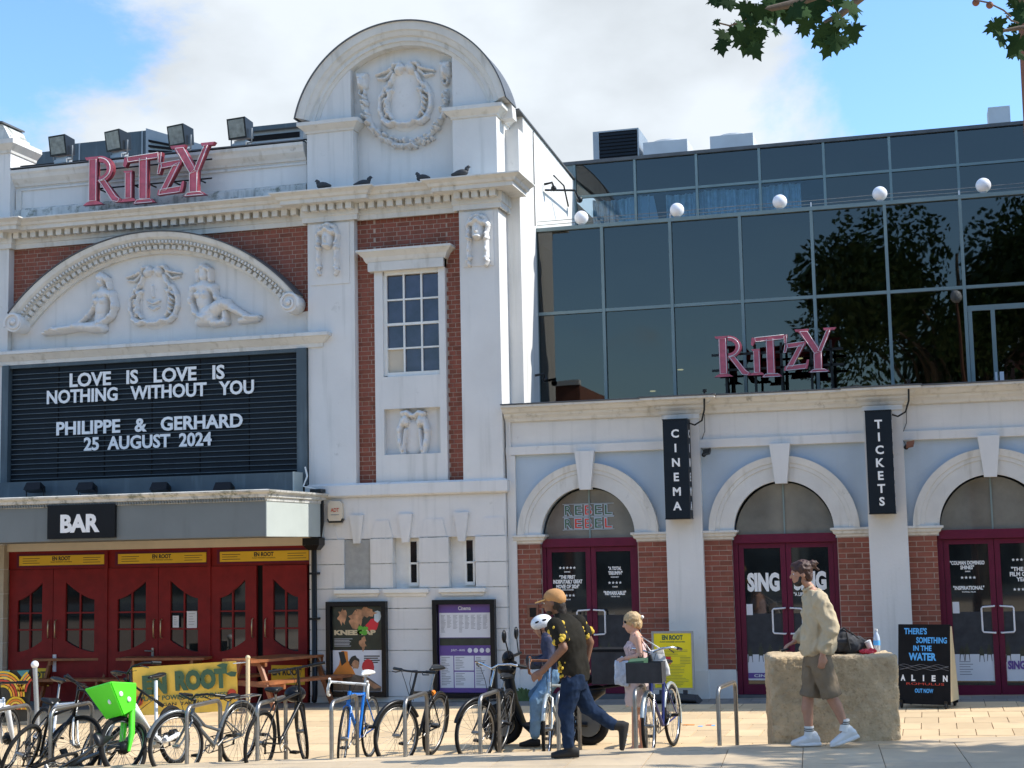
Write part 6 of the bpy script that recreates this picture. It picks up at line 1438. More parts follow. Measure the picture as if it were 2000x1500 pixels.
        remesh(m_, 'shoe', 'shoe_white', t, .009, 1)
    m_ = MB(); m_.hexa([(.27, -.15, .955), (.35, -.13, .935), (.35, -.05, .935), (.27, -.07, .955)], [(.28, -.15, .972), (.36, -.13, .952), (.36, -.05, .952), (.28, -.07, .972)])
    tag(m_.build('phone', 'black_gloss'), 'dark phone held in the far hand of the man in shorts', 'phone').matrix_world = Matrix.Translation(t.location) @ Matrix.Rotation(t.rotation_euler.z, 4, 'Z')
man_shorts()
def man_cap():
    t = place(1110, 14.98, terrace_z, 195.4, 'man in tan cap, black top and dark jeans striding left, seen half from behind')
    b = MB()
    sl, sr = Vector((.15, .15, 1.30)), Vector((-.09, -.15, 1.31)); ad = (sl-sr).normalized(); fd = Vector((ad.y, -ad.x, 0))
    b.loft([((-.03, 0, .80), fd*.10, ad*.15), ((0, 0, 1.0), fd*.10, ad*.15), ((.02, 0, 1.2), fd*.10, ad*.17), ((.04, 0, 1.32), fd*.07, ad*.14), ((.08, 0, 1.39), fd*.055, ad*.06), ((.13, 0, 1.46), fd*.052, ad*.052)], 16)
    W, M_ = head(b, (.165, 0, 1.515), (1, -.25, -.16))
    b.limb(sl, (.075, .23, 1.08), .050, .044); b.limb((.075, .23, 1.08), (.28, .17, .86), .043, .030); hand(b, (.28, .17, .86), (.8, -.1, -.5), (0, -.9, -.4), 1.05, .8, 1)
    b.limb(sr, (-.21, -.24, 1.10), .050, .042); b.limb((-.21, -.24, 1.10), (-.16, -.25, .88), .040, .029); hand(b, (-.16, -.25, .88), (.15, 0, -1), (.1, 1, 0), 1.0, .6, -1)
    b.limb((.02, .08, .78), (.07, .085, .46), .08, .055); b.limb((.07, .085, .46), (.05, .08, .12), .054, .036)
    b.limb((-.05, -.08, .78), (-.165, -.085, .46), .08, .055); b.limb((-.165, -.085, .46), (-.44, -.08, .28), .052, .036)
    remesh(b, 'body', 'skin_dark', t, .0085, 2); eyes(W, t)
    j = MB(); j.loft([((-.03, 0, .74), fd*.135, ad*.165), ((-.03, 0, .86), fd*.145, ad*.175), ((-.01, 0, 1.0), fd*.14, ad*.175), ((.01, 0, 1.18), fd*.14, ad*.195), ((.03, 0, 1.30), fd*.11, ad*.19), ((.06, 0, 1.385), fd*.075, ad*.10), ((.085, 0, 1.41), fd*.065, ad*.07)], 20)
    remesh(j, 'vest', 'shirt_brown', t, .012, 3, .010, 8)
    for s_, e_, nm_ in ((sl, Vector((.085, .225, 1.13)), 'near'), (sr, Vector((-.17, -.215, 1.17)), 'far')):
        m_ = MB(); m_.limb(s_+Vector((0, 0, -.005)), s_+(e_-s_)*.55, .085, .082); m_.tube([s_+(e_-s_)*.5, e_], [.082, .080], 14); so = remesh(m_, 'sleeve', 'shirt_brown', t, .012, 1, .006, 9)
        random.seed(4); pm = MB()
        for k in range(26):
            u = random.uniform(0, 1); a = random.uniform(0, 2*math.pi); ax = (e_-s_).normalized(); p1 = ax.cross(Vector((0, 0, 1))).normalized(); p2 = ax.cross(p1)
            pm.ball(s_+(e_-s_)*u+(p1*math.cos(a)+p2*math.sin(a))*.071, (.015, .017, .018) if k % 4 else (.030, .026, .028), 7, 5)
        pm.build('flower_print', 'sleeve_yellow', so, kind='stuff', recalc=False)
    m_ = MB(); random.seed(9)
    for k in range(16): m_.ball((random.uniform(.05, .13), random.uniform(.10, .16), random.uniform(.78, .95)), (.014, .02, .016), 8, 6)
    m_.build('shirt_print', 'sleeve_yellow', t, kind='stuff', recalc=False)
    s = MB(); s.loft([((-.03, 0, .82), (.125, 0, 0), (0, .16, 0)), ((-.03, 0, .72), (.13, 0, 0), (0, .17, 0)), ((-.03, 0, .66), (.12, 0, 0), (0, .16, 0))], 18)
    s.limb((.0, .08, .72), (.06, .085, .46), .115, .082); s.limb((.06, .085, .46), (.045, .082, .14), .080, .062); s.limb((-.05, -.08, .72), (-.16, -.085, .47), .112, .080); s.limb((-.16, -.085, .47), (-.40, -.08, .30), .078, .062)
    remesh(s, 'jeans', 'jeans_dark', t, .011, 2, .012, 11)
    h = MB(); h.ball(W(-.035, 0, .0), (.082, .080, .09), 14, 10, M_); h.limb(W(-.07, 0, -.04), W(-.075, 0, -.11), .06, .05); remesh(h, 'hair', 'hair_dark', t, .01, 1, .005, 30)
    bd = MB(); bd.ball(W(.042, 0, -.085), (.045, .055, .035), 12, 8, M_); remesh(bd, 'beard', 'hair_dark', t, .009, 1)
    c = MB(); c.ball(W(-.025, 0, .055), (.112, .090, .082), 18, 12, M_); c.ball(W(-.06, 0, .03), (.085, .088, .075), 16, 10, M_); co = remesh(c, 'cap', 'cap_tan', t, .009, 1)
    m_ = MB(); q = [W(.06, .07, .035), W(.12, .065, .028), W(.175, .03, .02), W(.18, -.02, .02), W(.13, -.065, .028), W(.06, -.07, .035)]; m_.add(q+[p+Vector((0, 0, .012)) for p in q], [tuple(range(6)), tuple(range(11, 5, -1))]+[(i, (i+1) % 6, (i+1) % 6+6, i+6) for i in range(6)]); m_.build('cap_brim', 'cap_brim', co)
    # shoes
    m_ = MB(); m_.loft([((-.06, .08, .05), (0, .035, 0), (0, 0, .045)), ((.0, .08, .065), (0, .045, 0), (0, 0, .06)), ((.08, .08, .05), (0, .048, 0), (0, 0, .045)), ((.16, .08, .038), (0, .048, 0), (0, 0, .036)), ((.22, .08, .03), (0, .033, 0), (0, 0, .026))], 14); m_.limb((.02, .08, .08), (.04, .08, .14), .05, .05); remesh(m_, 'shoe', 'shoe_black', t, .009, 1)
    hl, to = Vector((-.53, -.08, .31)), Vector((-.475, -.08, .045)); ax = (to-hl).normalized(); up_ = Vector((ax.z*-1, 0, ax.x)); up_ = up_ if up_.x > 0 else -up_; sd = Vector((0, 1, 0))
    m_ = MB(); m_.loft([(hl-ax*.01, sd*.035, up_*.04), (hl+ax*.05+up_*.012, sd*.045, up_*.055), (hl+ax*.13, sd*.048, up_*.042), (hl+ax*.21-up_*.008, sd*.046, up_*.034), (hl+ax*.27-up_*.012, sd*.03, up_*.022)], 14); m_.limb(hl+ax*.03+up_*.02, (-.43, -.08, .29), .05, .05); remesh(m_, 'shoe', 'shoe_black', t, .009, 1)
    for k in range(3): MB().tube([hl+ax*(.10+.05*k)+up_*-.04+sd*.03, hl+ax*(.115+.05*k)+up_*-.045+sd*-.03], .006, 5).build('sole_mark', 'sock', t, recalc=False)
man_cap()
def rider():
    t = place(1070, 17.3, plaza_z, 190, 'person in white cycle helmet, dark patterned top and light jeans sitting on the moped')
    b = MB(); b.loft([((-.08, 0, .80), (.11, 0, 0), (0, .15, 0)), ((-.05, 0, .95), (.10, 0, 0), (0, .14, 0)), ((-.01, 0, 1.12), (.10, 0, 0), (0, .16, 0)), ((.02, 0, 1.22), (.07, 0, 0), (0, .13, 0)), ((.04, 0, 1.27), (.05, 0, 0), (0, .055, 0)), ((.06, 0, 1.31), (.048, 0, 0), (0, .05, 0))], 16)
    W, M_ = head(b, (.085, 0, 1.335), (1, .05, -.30), s=.93)
    b.limb((-.0, .17, 1.20), (.0, .24, .98), .045, .04); b.limb((.0, .24, .98), (.19, .14, .93), .038, .028); hand(b, (.19, .14, .93), (.9, -.4, -.1), (0, 0, -1), .95, .7, 1)
    b.limb((-.0, -.17, 1.20), (.02, -.24, .98), .045, .04); b.limb((.02, -.24, .98), (.2, -.12, .95), .038, .028); hand(b, (.20, -.12, .95), (.9, .4, -.1), (0, 0, -1), .95, .7, -1)
    for y, k, a in ((.15, (.16, .16, .50), (.18, .17, .12)), (-.12, (.20, -.12, .55), (.16, -.12, .26))): b.limb((-.06, y*.6, .80), k, .08, .055); b.limb(k, a, .054, .036)
    remesh(b, 'body', 'skin', t, .009, 2); eyes(W, t)
    j = MB(); j.loft([((-.07, 0, .76), (.135, 0, 0), (0, .17, 0)), ((-.06, 0, .95), (.13, 0, 0), (0, .165, 0)), ((-.02, 0, 1.12), (.125, 0, 0), (0, .19, 0)), ((.01, 0, 1.21), (.09, 0, 0), (0, .16, 0)), ((.03, 0, 1.27), (.06, 0, 0), (0, .07, 0))], 18)
    j.limb((-.0, .18, 1.18), (.0, .24, .98), .068, .060); j.limb((.0, .24, .98), (.15, .165, .935), .058, .045); j.limb((-.0, -.18, 1.18), (.02, -.24, .98), .068, .058); j.limb((.02, -.24, .98), (.16, -.15, .95), .056, .045)
    remesh(j, 'top', 'navy_cloth', t, .011, 2, .010, 10)
    s = MB(); s.ball((-.08, 0, .78), (.16, .18, .12))
    s.limb((-.06, .09, .79), (.16, .16, .50), .105, .078); s.limb((.16, .16, .50), (.18, .17, .14), .075, .058); s.limb((-.06, -.09, .79), (.20, -.12, .55), .10, .075); s.limb((.20, -.12, .55), (.16, -.12, .28), .07, .055)
    remesh(s, 'jeans', 'jeans_light', t, .011, 2, .010, 11)
    m_ = MB(); m_.loft([((.12, .17, .045), (0, .035, 0), (0, 0, .04)), ((.20, .17, .055), (0, .042, 0), (0, 0, .05)), ((.30, .17, .035), (0, .042, 0), (0, 0, .032)), ((.36, .17, .028), (0, .028, 0), (0, 0, .022))], 12); remesh(m_, 'shoe', 'shoe_black', t, .01, 1)
    m_ = MB(); m_.loft([((.10, -.12, .23), (0, .035, 0), (0, 0, .03)), ((.20, -.12, .23), (0, .042, 0), (0, 0, .03)), ((.32, -.12, .22), (0, .028, 0), (0, 0, .022))], 12); remesh(m_, 'shoe', 'shoe_black', t, .01, 1)
    h = MB(); h.limb(W(-.05, 0, -.02), W(-.07, 0, -.12), .07, .055); remesh(h, 'hair', 'hair_dark', t, .01, 1, .005, 30)
    c = MB(); c.ball(W(-.01, 0, .055), (.130, .105, .090), 20, 12, M_); ho = remesh(c, 'cycle_helmet', 'helmet_white', t, .010, 1)
    m_ = MB()
    for y in (-.06, -.02, .02, .06):
        for x in (-.06, .03): m_.ball(W(x, y*1.15, .140-abs(y)*.55-abs(x)*.25), (.036, .011, .010), 8, 6, M_)
    for x in (-.05, .03): m_.ball(W(x, .099, .075), (.034, .010, .012), 8, 6, M_)
    m_.build('helmet_vents', 'black_matt', ho, recalc=False)
    m_ = MB(); m_.tube([W(.02, .07, .0), W(.03, .055, -.1), W(.035, 0, -.125)], .006, 5); m_.build('chin_strap', 'black_matt', ho)
    m_ = MB(); m_.hexa([(.10, -.05, .87), (.25, -.05, .87), (.25, .20, .87), (.10, .20, .87)], [(.10, -.05, .99), (.27, -.05, 1.01), (.27, .20, 1.01), (.10, .20, .99)]); o = remesh(m_, 'shoulder_bag', 'bag_grey', None, .012, 3, .01, 10)
    o.matrix_world = Matrix.Translation(t.location) @ Matrix.Rotation(t.rotation_euler.z, 4, 'Z'); tag(o, 'grey pouch bag held against the lap of the helmeted person', 'bag')
rider()
def woman():
    t = place(1240, 16.3, plaza_z, 192, 'blonde woman in sleeveless top and pale skirt carrying tote bags, facing left')
    b = MB(); b.loft([((0, 0, .84), (.10, 0, 0), (0, .15, 0)), ((.0, 0, .98), (.085, 0, 0), (0, .12, 0)), ((.01, 0, 1.14), (.095, 0, 0), (0, .135, 0)), ((.01, 0, 1.25), (.065, 0, 0), (0, .12, 0)), ((.02, 0, 1.29), (.048, 0, 0), (0, .05, 0)), ((.035, 0, 1.335), (.044, 0, 0), (0, .046, 0))], 16)
    W, M_ = head(b, (.055, 0, 1.395), (1, .05, -.25), s=.90)
    b.limb((.0, .145, 1.235), (-.03, .19, 1.05), .042, .036); b.limb((-.03, .19, 1.05), (.13, .12, 1.02), .035, .025); hand(b, (.13, .12, 1.02), (.9, -.2, -.1), (0, -.3, -1), .9, .8, 1)
    b.limb((.0, -.145, 1.235), (.0, -.19, 1.04), .042, .036); b.limb((.0, -.19, 1.04), (.15, -.10, .98), .035, .025); hand(b, (.15, -.10, .98), (.9, .2, -.2), (0, .3, -1), .9, .8, -1)
    for y, f in ((.07, .06), (-.07, -.03)): b.limb((0, y, .82), (f*.6, y*.9, .47), .075, .050); b.limb((f*.6, y*.9, .47), (f, y*.9, .09), .048, .032); b.limb((f, y*.9, .06), (f+.12, y*.9, .035), .032, .026)
    remesh(b, 'body', 'skin_fair', t, .009, 2); eyes(W, t)
    j = MB(); j.loft([((.0, 0, .90), (.125, 0, 0), (0, .155, 0)), ((.01, 0, 1.02), (.115, 0, 0), (0, .14, 0)), ((.025, 0, 1.13), (.125, 0, 0), (0, .145, 0)), ((.02, 0, 1.20), (.09, 0, 0), (0, .11, 0))], 18); remesh(j, 'top', 'top_floral', t, .011, 2, .006, 10)
    m_ = MB()
    for s in (-1, 1): m_.tube([(.07, s*.08, 1.17), (.03, s*.09, 1.285), (-.06, s*.08, 1.18)], .009, 6)
    m_.build('shoulder_strap', 'top_floral', t)
    s = MB(); s.loft([((.0, 0, .95), (.12, 0, 0), (0, .15, 0)), ((.0, 0, .82), (.14, 0, 0), (0, .17, 0)), ((.01, 0, .68), (.145, 0, 0), (0, .165, 0)), ((.02, 0, .50), (.13, 0, 0), (0, .15, 0))], 18); remesh(s, 'skirt', 'skirt_pale', t, .011, 2, .012, 8)
    h = MB(); h.ball(W(-.02, 0, .035), (.100, .088, .088), 16, 12, M_); h.ball(W(-.07, 0, -.02), (.05, .07, .075), 12, 10, M_); h.ball(W(-.12, 0, .03), .028); h.limb(W(-.03, .07, .0), W(-.02, .065, -.06), .022, .014); remesh(h, 'hair', 'hair_blonde', t, .009, 1, .006, 28)
    m_ = MB(); m_.ball(W(-.14, .01, .03), (.02, .03, .02), 8, 6); m_.build('hair_clip', 'canvas_white', t); m_ = MB(); m_.ball(W(.07, .036, .03), (.02, .03, .018), 8, 6, M_); m_.ball(W(.07, -.036, .03), (.02, .03, .018), 8, 6, M_); m_.tube([W(.08, .05, .03), W(.0, .08, .03)], .005, 5); m_.build('sunglasses', 'black_gloss', t)
    for y in (.063, -.063):
        m_ = MB(); f = .06 if y > 0 else -.03; m_.loft([((f-.04, y, .02), (0, .03, 0), (0, 0, .02)), ((f+.08, y, .02), (0, .036, 0), (0, 0, .02)), ((f+.16, y, .015), (0, .024, 0), (0, 0, .014))], 10); m_.build('sandal', 'bike_brown', t)
    Mx = Matrix.Translation(t.location) @ Matrix.Rotation(t.rotation_euler.z, 4, 'Z')
    def bag(m, pts0, pts1, strap, label):
        m_ = MB(); m_.hexa(pts0, pts1); o = remesh(m_, 'tote_bag', m, None, .012, 2, .01, 8); o.matrix_world = Mx
        m_ = MB(); m_.tube(strap, .008, 5); m_.build('strap', m, o, recalc=False); tag(o, label, 'bag'); return o
    bag('canvas_black', [(-.02, .21, .80), (-.19, .22, .86), (-.19, .27, .86), (-.02, .27, .80)], [(.02, .21, .98), (-.14, .21, 1.08), (-.14, .26, 1.08), (.02, .26, .98)], [(.0, .23, .98), (-.03, .15, 1.25), (-.12, .23, 1.06)], 'black tote bag on the shoulder of the blonde woman')
    bag('canvas_white', [(-.17, .18, .80), (-.34, .16, .84), (-.34, .20, .84), (-.17, .21, .80)], [(-.12, .16, 1.10), (-.28, .15, 1.14), (-.28, .19, 1.14), (-.12, .20, 1.10)], [(-.14, .18, 1.09), (-.03, .13, 1.26), (-.24, .17, 1.12)], 'white tote bag behind the black one, on the blonde woman')
    bag('plastic_clear', [(.10, .02, .72), (.26, .02, .74), (.26, .16, .74), (.10, .16, .72)], [(.10, .03, 1.0), (.25, .03, 1.0), (.25, .15, 1.0), (.10, .15, 1.0)], [(.12, .09, .99), (.17, .10, 1.04), (.22, .09, .99)], 'pale crinkled bag held in front of the blonde woman')
woman()

# ================================================================== STONE BLOCK AND WHAT LIES ON IT
A, B = gp(1495, 15.42), gp(1741, 15.42); hd = math.atan2(B.y-A.y, B.x-A.x)-R(5); BW = (B-A).length; BH = 1.045; BD = .72
sb = thing('stone_block', 'large rough pale sandstone block standing on the plaza behind the terrace edge', 'stone block', None, (A.x, A.y, plaza_z(A.x)), hd)
n_ = 44; vv = {}; m_ = MB()
def blockpt(x, y, z):
    r_ = .035
    cx = min(max(x, r_), BW-r_); cy = min(max(y, r_), BD-r_); cz = min(max(z, -.05), BH-r_)
    d = Vector((x-cx, y-cy, z-cz)); p = Vector((cx, cy, cz))+(d.normalized()*r_ if d.length > r_ else d)
    nn = Vector((x/BW-.5, y/BD-.5, z/BH-.5)); q = p*5
    k = noise.noise(q)*.010+noise.noise(q*3.1)*.007+abs(noise.noise(q*7))*.010-abs(noise.noise(q*13))*.010-max(0, noise.noise(q*24))*.012
    edge = max(0, .06-min(x, BW-x))+max(0, .06-min(y, BD-y))+max(0, .06-(BH-z))
    return p+nn.normalized()*(k-edge*.16*(.6+noise.noise(q*2.7)))
def grid(f, nu, nv):
    vs4 = [f(i/nu, j/nv) for j in range(nv+1) for i in range(nu+1)]
    m_.add(vs4, [(j*(nu+1)+i, j*(nu+1)+i+1, (j+1)*(nu+1)+i+1, (j+1)*(nu+1)+i) for j in range(nv) for i in range(nu)], smooth=True)
grid(lambda u, v: blockpt(u*BW, 0, v*BH), 130, 104); grid(lambda u, v: blockpt(BW, u*BD, v*BH), 72, 104); grid(lambda u, v: blockpt(0, (1-u)*BD, v*BH), 36, 50); grid(lambda u, v: blockpt(u*BW, v*BD, BH), 64, 36); grid(lambda u, v: blockpt((1-u)*BW, BD, v*BH), 30, 20)
m_.build('stone', 'sandstone', sb)
BM = Matrix.Translation(sb.location) @ Matrix.Rotation(hd, 4, 'Z')
def onblock(x, y, z=0): return tuple(BM @ Vector((x, y, BH+z-.01)))
t = thing('rucksack', 'dark grey soft bag slumped on the stone block behind the man', 'bag', None, onblock(.82, .35), hd)
m_ = MB(); m_.ball((0, 0, .10), (.20, .14, .11)); m_.ball((-.06, 0, .17), (.12, .11, .09)); m_.ball((.12, .02, .10), (.13, .1, .08)); m_.ball((-.15, 0, .08), (.09, .1, .08)); remesh(m_, 'body', 'bag_grey', t, .012, 1, .03, 9)
m_ = MB(); m_.tube([(-.10, -.05, .20), (-.02, -.08, .27), (.08, -.04, .20), (.2, -.02, .10)], .010, 6); m_.tube([(.0, -.12, .22), (.03, -.14, .05)], .010, 6); m_.build('strap', 'canvas_black', t)
t = thing('water_bottle', 'clear plastic bottle with blue label standing on the stone block', 'bottle', None, onblock(1.15, .40), 0)
m_ = MB(); m_.loft([((0, 0, 0), (.033, 0, 0), (0, .033, 0)), ((0, 0, .15), (.035, 0, 0), (0, .035, 0)), ((0, 0, .18), (.028, 0, 0), (0, .028, 0)), ((0, 0, .21), (.013, 0, 0), (0, .013, 0)), ((0, 0, .225), (.013, 0, 0), (0, .013, 0))], 14); m_.build('bottle_body', 'plastic_clear', t); m_ = MB(); m_.tube([(0, 0, .225), (0, 0, .245)], .017, 10); m_.build('cap', 'sock', t); m_ = MB(); m_.tube([(0, 0, .08), (0, 0, .13)], .0365, 14, cap=False); m_.build('label_band', 'chalk_blue', t)
t = thing('paper_cup', 'small white crumpled cup lying between the red packet and bottle', 'cup', None, onblock(1.09, .32), .4)
m_ = MB(); m_.tube([(0, 0, .0), (-.05, 0, .13)], [.026, .036], 12); m_.build('cup_body', 'canvas_white', t)
t = thing('crisp_packet', 'crumpled bright red packet on the stone block', 'packet', None, onblock(1.02, .22), .2)
m_ = MB(); m_.ball((0, 0, .025), (.085, .05, .028)); m_.ball((.05, 0, .03), (.05, .04, .035)); remesh(m_, 'packet_body', 'red_packet', t, .008, 0, .02, 22)

# ---- A-board
t = thing('a_board', 'black chalkboard A-frame sign with blue and white chalk lettering, beside the stone block', 'sign', None, (-.50, -1.62, plaza_z(-.5)), -R(15)); AW, AH = .68, 1.03
LM = Matrix.Translation((0, 0, .06)) @ Matrix.Rotation(-R(10), 4, 'X')
m_ = MB(); m_.box(0, AW, 0, .022, 0, AH).xf(LM); f0 = m_.build('front_board', 'black_matt', t)
m_ = MB(); m_.box(0, AW, -.022, 0, 0, AH).xf(Matrix.Translation((0, .40, .06)) @ Matrix.Rotation(R(10), 4, 'X')); m_.build('rear_board', 'black_matt', t)
m_ = MB(); m_.hexa([(AW+.002, .01, .10), (AW+.012, .01, .10), (AW+.012, .40, .10), (AW+.002, .40, .10)], [(AW+.002, .17, 1.05), (AW+.012, .17, 1.05), (AW+.012, .22, 1.05), (AW+.002, .22, 1.05)]); m_.build('side_panel', 'wood_pale', t)
for (x, y) in ((.05, -.02), (AW-.05, -.02), (.05, .42), (AW-.05, .42)): m_ = MB(); m_.ring((x, y, .045), .028, .014, 'x', 14, 6); m_.box(x-.02, x+.02, y-.02, y+.02, .04, .11); m_.build('castor', 'bike_black', t)
O = LM @ Vector((0, -.002, 0)); uz = (LM.to_3x3() @ Vector((0, 0, 1)))
for s_, x0, x1, z0, z1_, mm, bd in (("THERE'S", .08, .38, .90, .985, 'chalk_blue', .03), ('SOMETHING', .24, .64, .785, .865, 'chalk_blue', .03), ('IN THE', .20, .44, .685, .755, 'chalk_blue', .03), ('WATER', .14, .50, .56, .66, 'chalk_blue', .04), ('A', .035, .095, .295, .375, 'white_letter', .05), ('L', .175, .225, .295, .375, 'white_letter', .05), ('I', .325, .342, .295, .375, 'white_letter', .05), ('E', .44, .49, .295, .375, 'white_letter', .05), ('N', .585, .645, .295, .375, 'white_letter', .05), ('ROMULUS', .11, .60, .245, .275, 'chalk_red', -.0), ('OUT NOW', .22, .46, .145, .20, 'chalk_blue', .03)):
    flat_text(MB(), s_, O, (1, 0, 0), uz, x0, x1, z0, z1_, bd, .002, out=(0, -1, 0)).build('chalk_lettering', mm, t, recalc=False)
for k in range(4):
    pts = [O+Vector((.02+.64*i/20, -.003, 0))+uz*(.50-.018*k+.012*math.sin(i*.9+k*1.7)) for i in range(21)]; MB().tube(pts, .0022, 4).build('chalk_wave', 'ink_grey', t, recalc=False)
# ---- yellow board on rubber feet
t = thing('poster_board', 'yellow poster board with grey frame on a rubber base, beside the first door', 'sign', None, (PY(1275, 1320, -.62).x, -.62, plaza_z(-4)), R(2)); yw, yh = .60, .83
p0 = Vector(t.location)
m_ = MB(); 
for a, b, c, d in ((0, .03, .18, .18+yh), (yw-.03, yw, .18, .18+yh), (.03, yw-.03, .18, .21), (.03, yw-.03, .15+yh, .18+yh)): m_.box(a, b, -.02, .02, c, d)
m_.build('frame', 'galv', t); box('poster', 'bright_yellow', t, .03, yw-.03, -.012, .012, .21, .15+yh)
m_ = MB(); m_.loft([((-.02, 0, .0), (0, .26, 0), (0, 0, .015)), ((.0, 0, .06), (0, .24, 0), (0, 0, .05)), ((.3, 0, .075), (0, .20, 0), (0, 0, .06)), ((.62, 0, .06), (0, .24, 0), (0, 0, .05)), ((.68, 0, .0), (0, .26, 0), (0, 0, .015))], 14); m_.build('rubber_base', 'bag_grey', t)
for x in (.12, .46): box('leg', 'bag_grey', t, x-.03, x+.03, -.03, .03, .1, .18)
T_ = Matrix.Identity(4)
for s_, x0, x1, z0, z1_, mm in (('EN ROOT', .15, .45, .885, .955, 'ink_green'), ('PLANT POWERED GOODNESS', .12, .48, .85, .866, 'ink_green'), ('OPEN DAILY', .22, .38, .78, .792, 'ink_green')):
    flat_text(MB(), s_, (0, -.0125, 0), (1, 0, 0), (0, 0, 1), x0, x1, z0, z1_, .05, .002).build('lettering', mm, t, recalc=False)
random.seed(2); m_ = MB()
for k in range(26):
    z = .74-k*.021
    if .55 < z < .64: m_.box(.40, .55, -.0145, -.0122, z, z+.005); continue
    m_.box(.06, .06+random.uniform(.3, .46), -.0145, -.0122, z, z+.004)
m_.build('small_print', 'ink_green', t, recalc=False); box('red_patch', 'red_packet', t, .08, .27, -.015, -.0125, .545, .65)

# ---- banners, posts
yb_ = -3.1
def quad_banner(name, c4, m, label, cat, n=12, amp=.02):
    t = thing(name, label, cat); P = [PY(*q, yb_) for q in c4]
    def pt(u, v): a = P[0].lerp(P[1], u); b = P[3].lerp(P[2], u); p = b.lerp(a, v); p.y += amp*math.sin(u*9)+amp*.5*math.sin(v*6+u*4); return p
    m_ = MB(); vs5 = [pt(i/n, j/n) for j in range(n+1) for i in range(n+1)]; vs6 = [v+Vector((0, .006, 0)) for v in vs5]; N1 = n+1
    q = [(j*N1+i, j*N1+i+1, (j+1)*N1+i+1, (j+1)*N1+i) for j in range(n) for i in range(n)]
    m_.add(vs5, q, smooth=True); m_.add(vs6, [f[::-1] for f in q], smooth=True); m_.build('cloth', m, t, recalc=False)
    ux = (P[1]-P[0]); uz = (P[0]-P[3]); return t, P, ux, uz
t, P, ux, uz = quad_banner('cloth_banner', ((259, 1304), (461, 1291), (465, 1388), (263, 1398)), 'banner_yellow', 'yellow cloth banner reading EN ROOT plant powered goodness, tied to a post', 'banner', amp=.012)
O = P[3]+Vector((0, -.035, 0))
for s_, u0, u1, v0, v1, bd, mm in (('EN', .10, .34, .42, .82, .07, 'ink_green'), ('ROOT', .42, .92, .46, .88, .07, 'ink_green'), ('PLANT POWERED GOODNESS', .08, .93, .29, .39, .03, 'ink_green'), ('VEGAN  TAKEAWAY', .22, .80, .17, .235, .02, 'ink_black')):
    flat_text(MB(), s_, O, ux.normalized(), uz.normalized(), u0*ux.length, u1*ux.length, v0*uz.length, v1*uz.length, bd, .003, out=(0, -1, 0)).build('lettering', mm, t, recalc=False)
for u, v in ((.055, .30), (.955, .34)): c = O+ux*u+uz*v; m_ = MB(); m_.prism([(c.x+.07*math.cos(k*math.pi/7), c.z+.07*math.sin(k*math.pi/7)) for k in range(14)], c.y-.003, c.y); m_.build('red_flower', 'ink_red', t, recalc=False)
for u, v in ((.90, .93), (.98, .75)): c = O+ux*u+uz*v; m_ = MB(); m_.prism([(c.x-.12, c.z), (c.x-.03, c.z+.03), (c.x+.05, c.z+.02), (c.x+.03, c.z-.04), (c.x-.04, c.z-.04)], c.y-.003, c.y); m_.build('leaf_print', 'ink_green', t, recalc=False)
pt_ = PY(484, 1286, yb_); t = thing('banner_post', 'pale slim wooden post at the right end of the yellow banner', 'post', None, (pt_.x, yb_, plaza_z(pt_.x)))
MB().tube([(0, 0, -.02), (0, 0, pt_.z-plaza_z(pt_.x))], .028, 10).build('pole', 'wood_pale', t, recalc=False); MB().tube([(0, 0, pt_.z-plaza_z(pt_.x)-.05), (-.22, 0, pt_.z-plaza_z(pt_.x)-.07)], .008, 5).build('rope', 'sock', t, recalc=False); MB().ball((0, 0, pt_.z-plaza_z(pt_.x)+.01), .035).build('finial', 'wood_pale', t)
t, P, ux, uz = quad_banner('cloth_banner', ((-30, 1313), (62, 1306), (56, 1408), (-30, 1414)), 'ink_black', 'dark patterned banner of yellow and orange rainbow arches at far left', 'banner', amp=.01)
def arcs(cx, cz, radii, cols_, a0, a1, y):
    for r_, mm in zip(radii, cols_):
        m_ = MB(); m_.arc(cx, cz, [(r_-.028, 0), (r_-.028, .003), (r_, .003), (r_, 0)], a0, a1, y, 20); m_.build('painted_arch', mm, t, recalc=False)
C0 = PY(8, 1360, yb_); C1 = PY(62, 1352, yb_); C2 = PY(34, 1385, yb_)
cs = ['yellow', 'ink_orange', 'banner_yellow', 'ink_red', 'ink_orange', 'yellow']
arcs(C0.x, C0.z, [.36, .32, .28, .24, .20, .16], cs, 0, R(105), yb_-.035)
arcs(PY(80, 1352, yb_).x, C1.z, [.36, .32, .28, .24], cs, R(125), R(178), yb_-.035)
arcs(C2.x, C2.z, [.18, .145, .11, .075, .04], cs, 0, math.pi, yb_-.039)
for px_ in (12, 50): c = PY(px_, 1314, yb_); m_ = MB(); m_.prism([(c.x-.12, c.z+.03), (c.x+.08, c.z+.04), (c.x+.02, c.z-.12)], yb_-.036, yb_-.03); m_.build('painted_patch', 'ink_teal', t, recalc=False)
pt_ = PY(68, 1298, yb_); t = thing('banner_post', 'grey steel post with white ball cap beside the patterned banner', 'post', None, (pt_.x, yb_, plaza_z(pt_.x)))
MB().tube([(.06, 0, -.02), (0, 0, pt_.z-plaza_z(pt_.x))], .035, 10).build('pole', 'galv', t, recalc=False); MB().ball((0, 0, pt_.z-plaza_z(pt_.x)), .055).build('ball_cap', 'helmet_white', t)
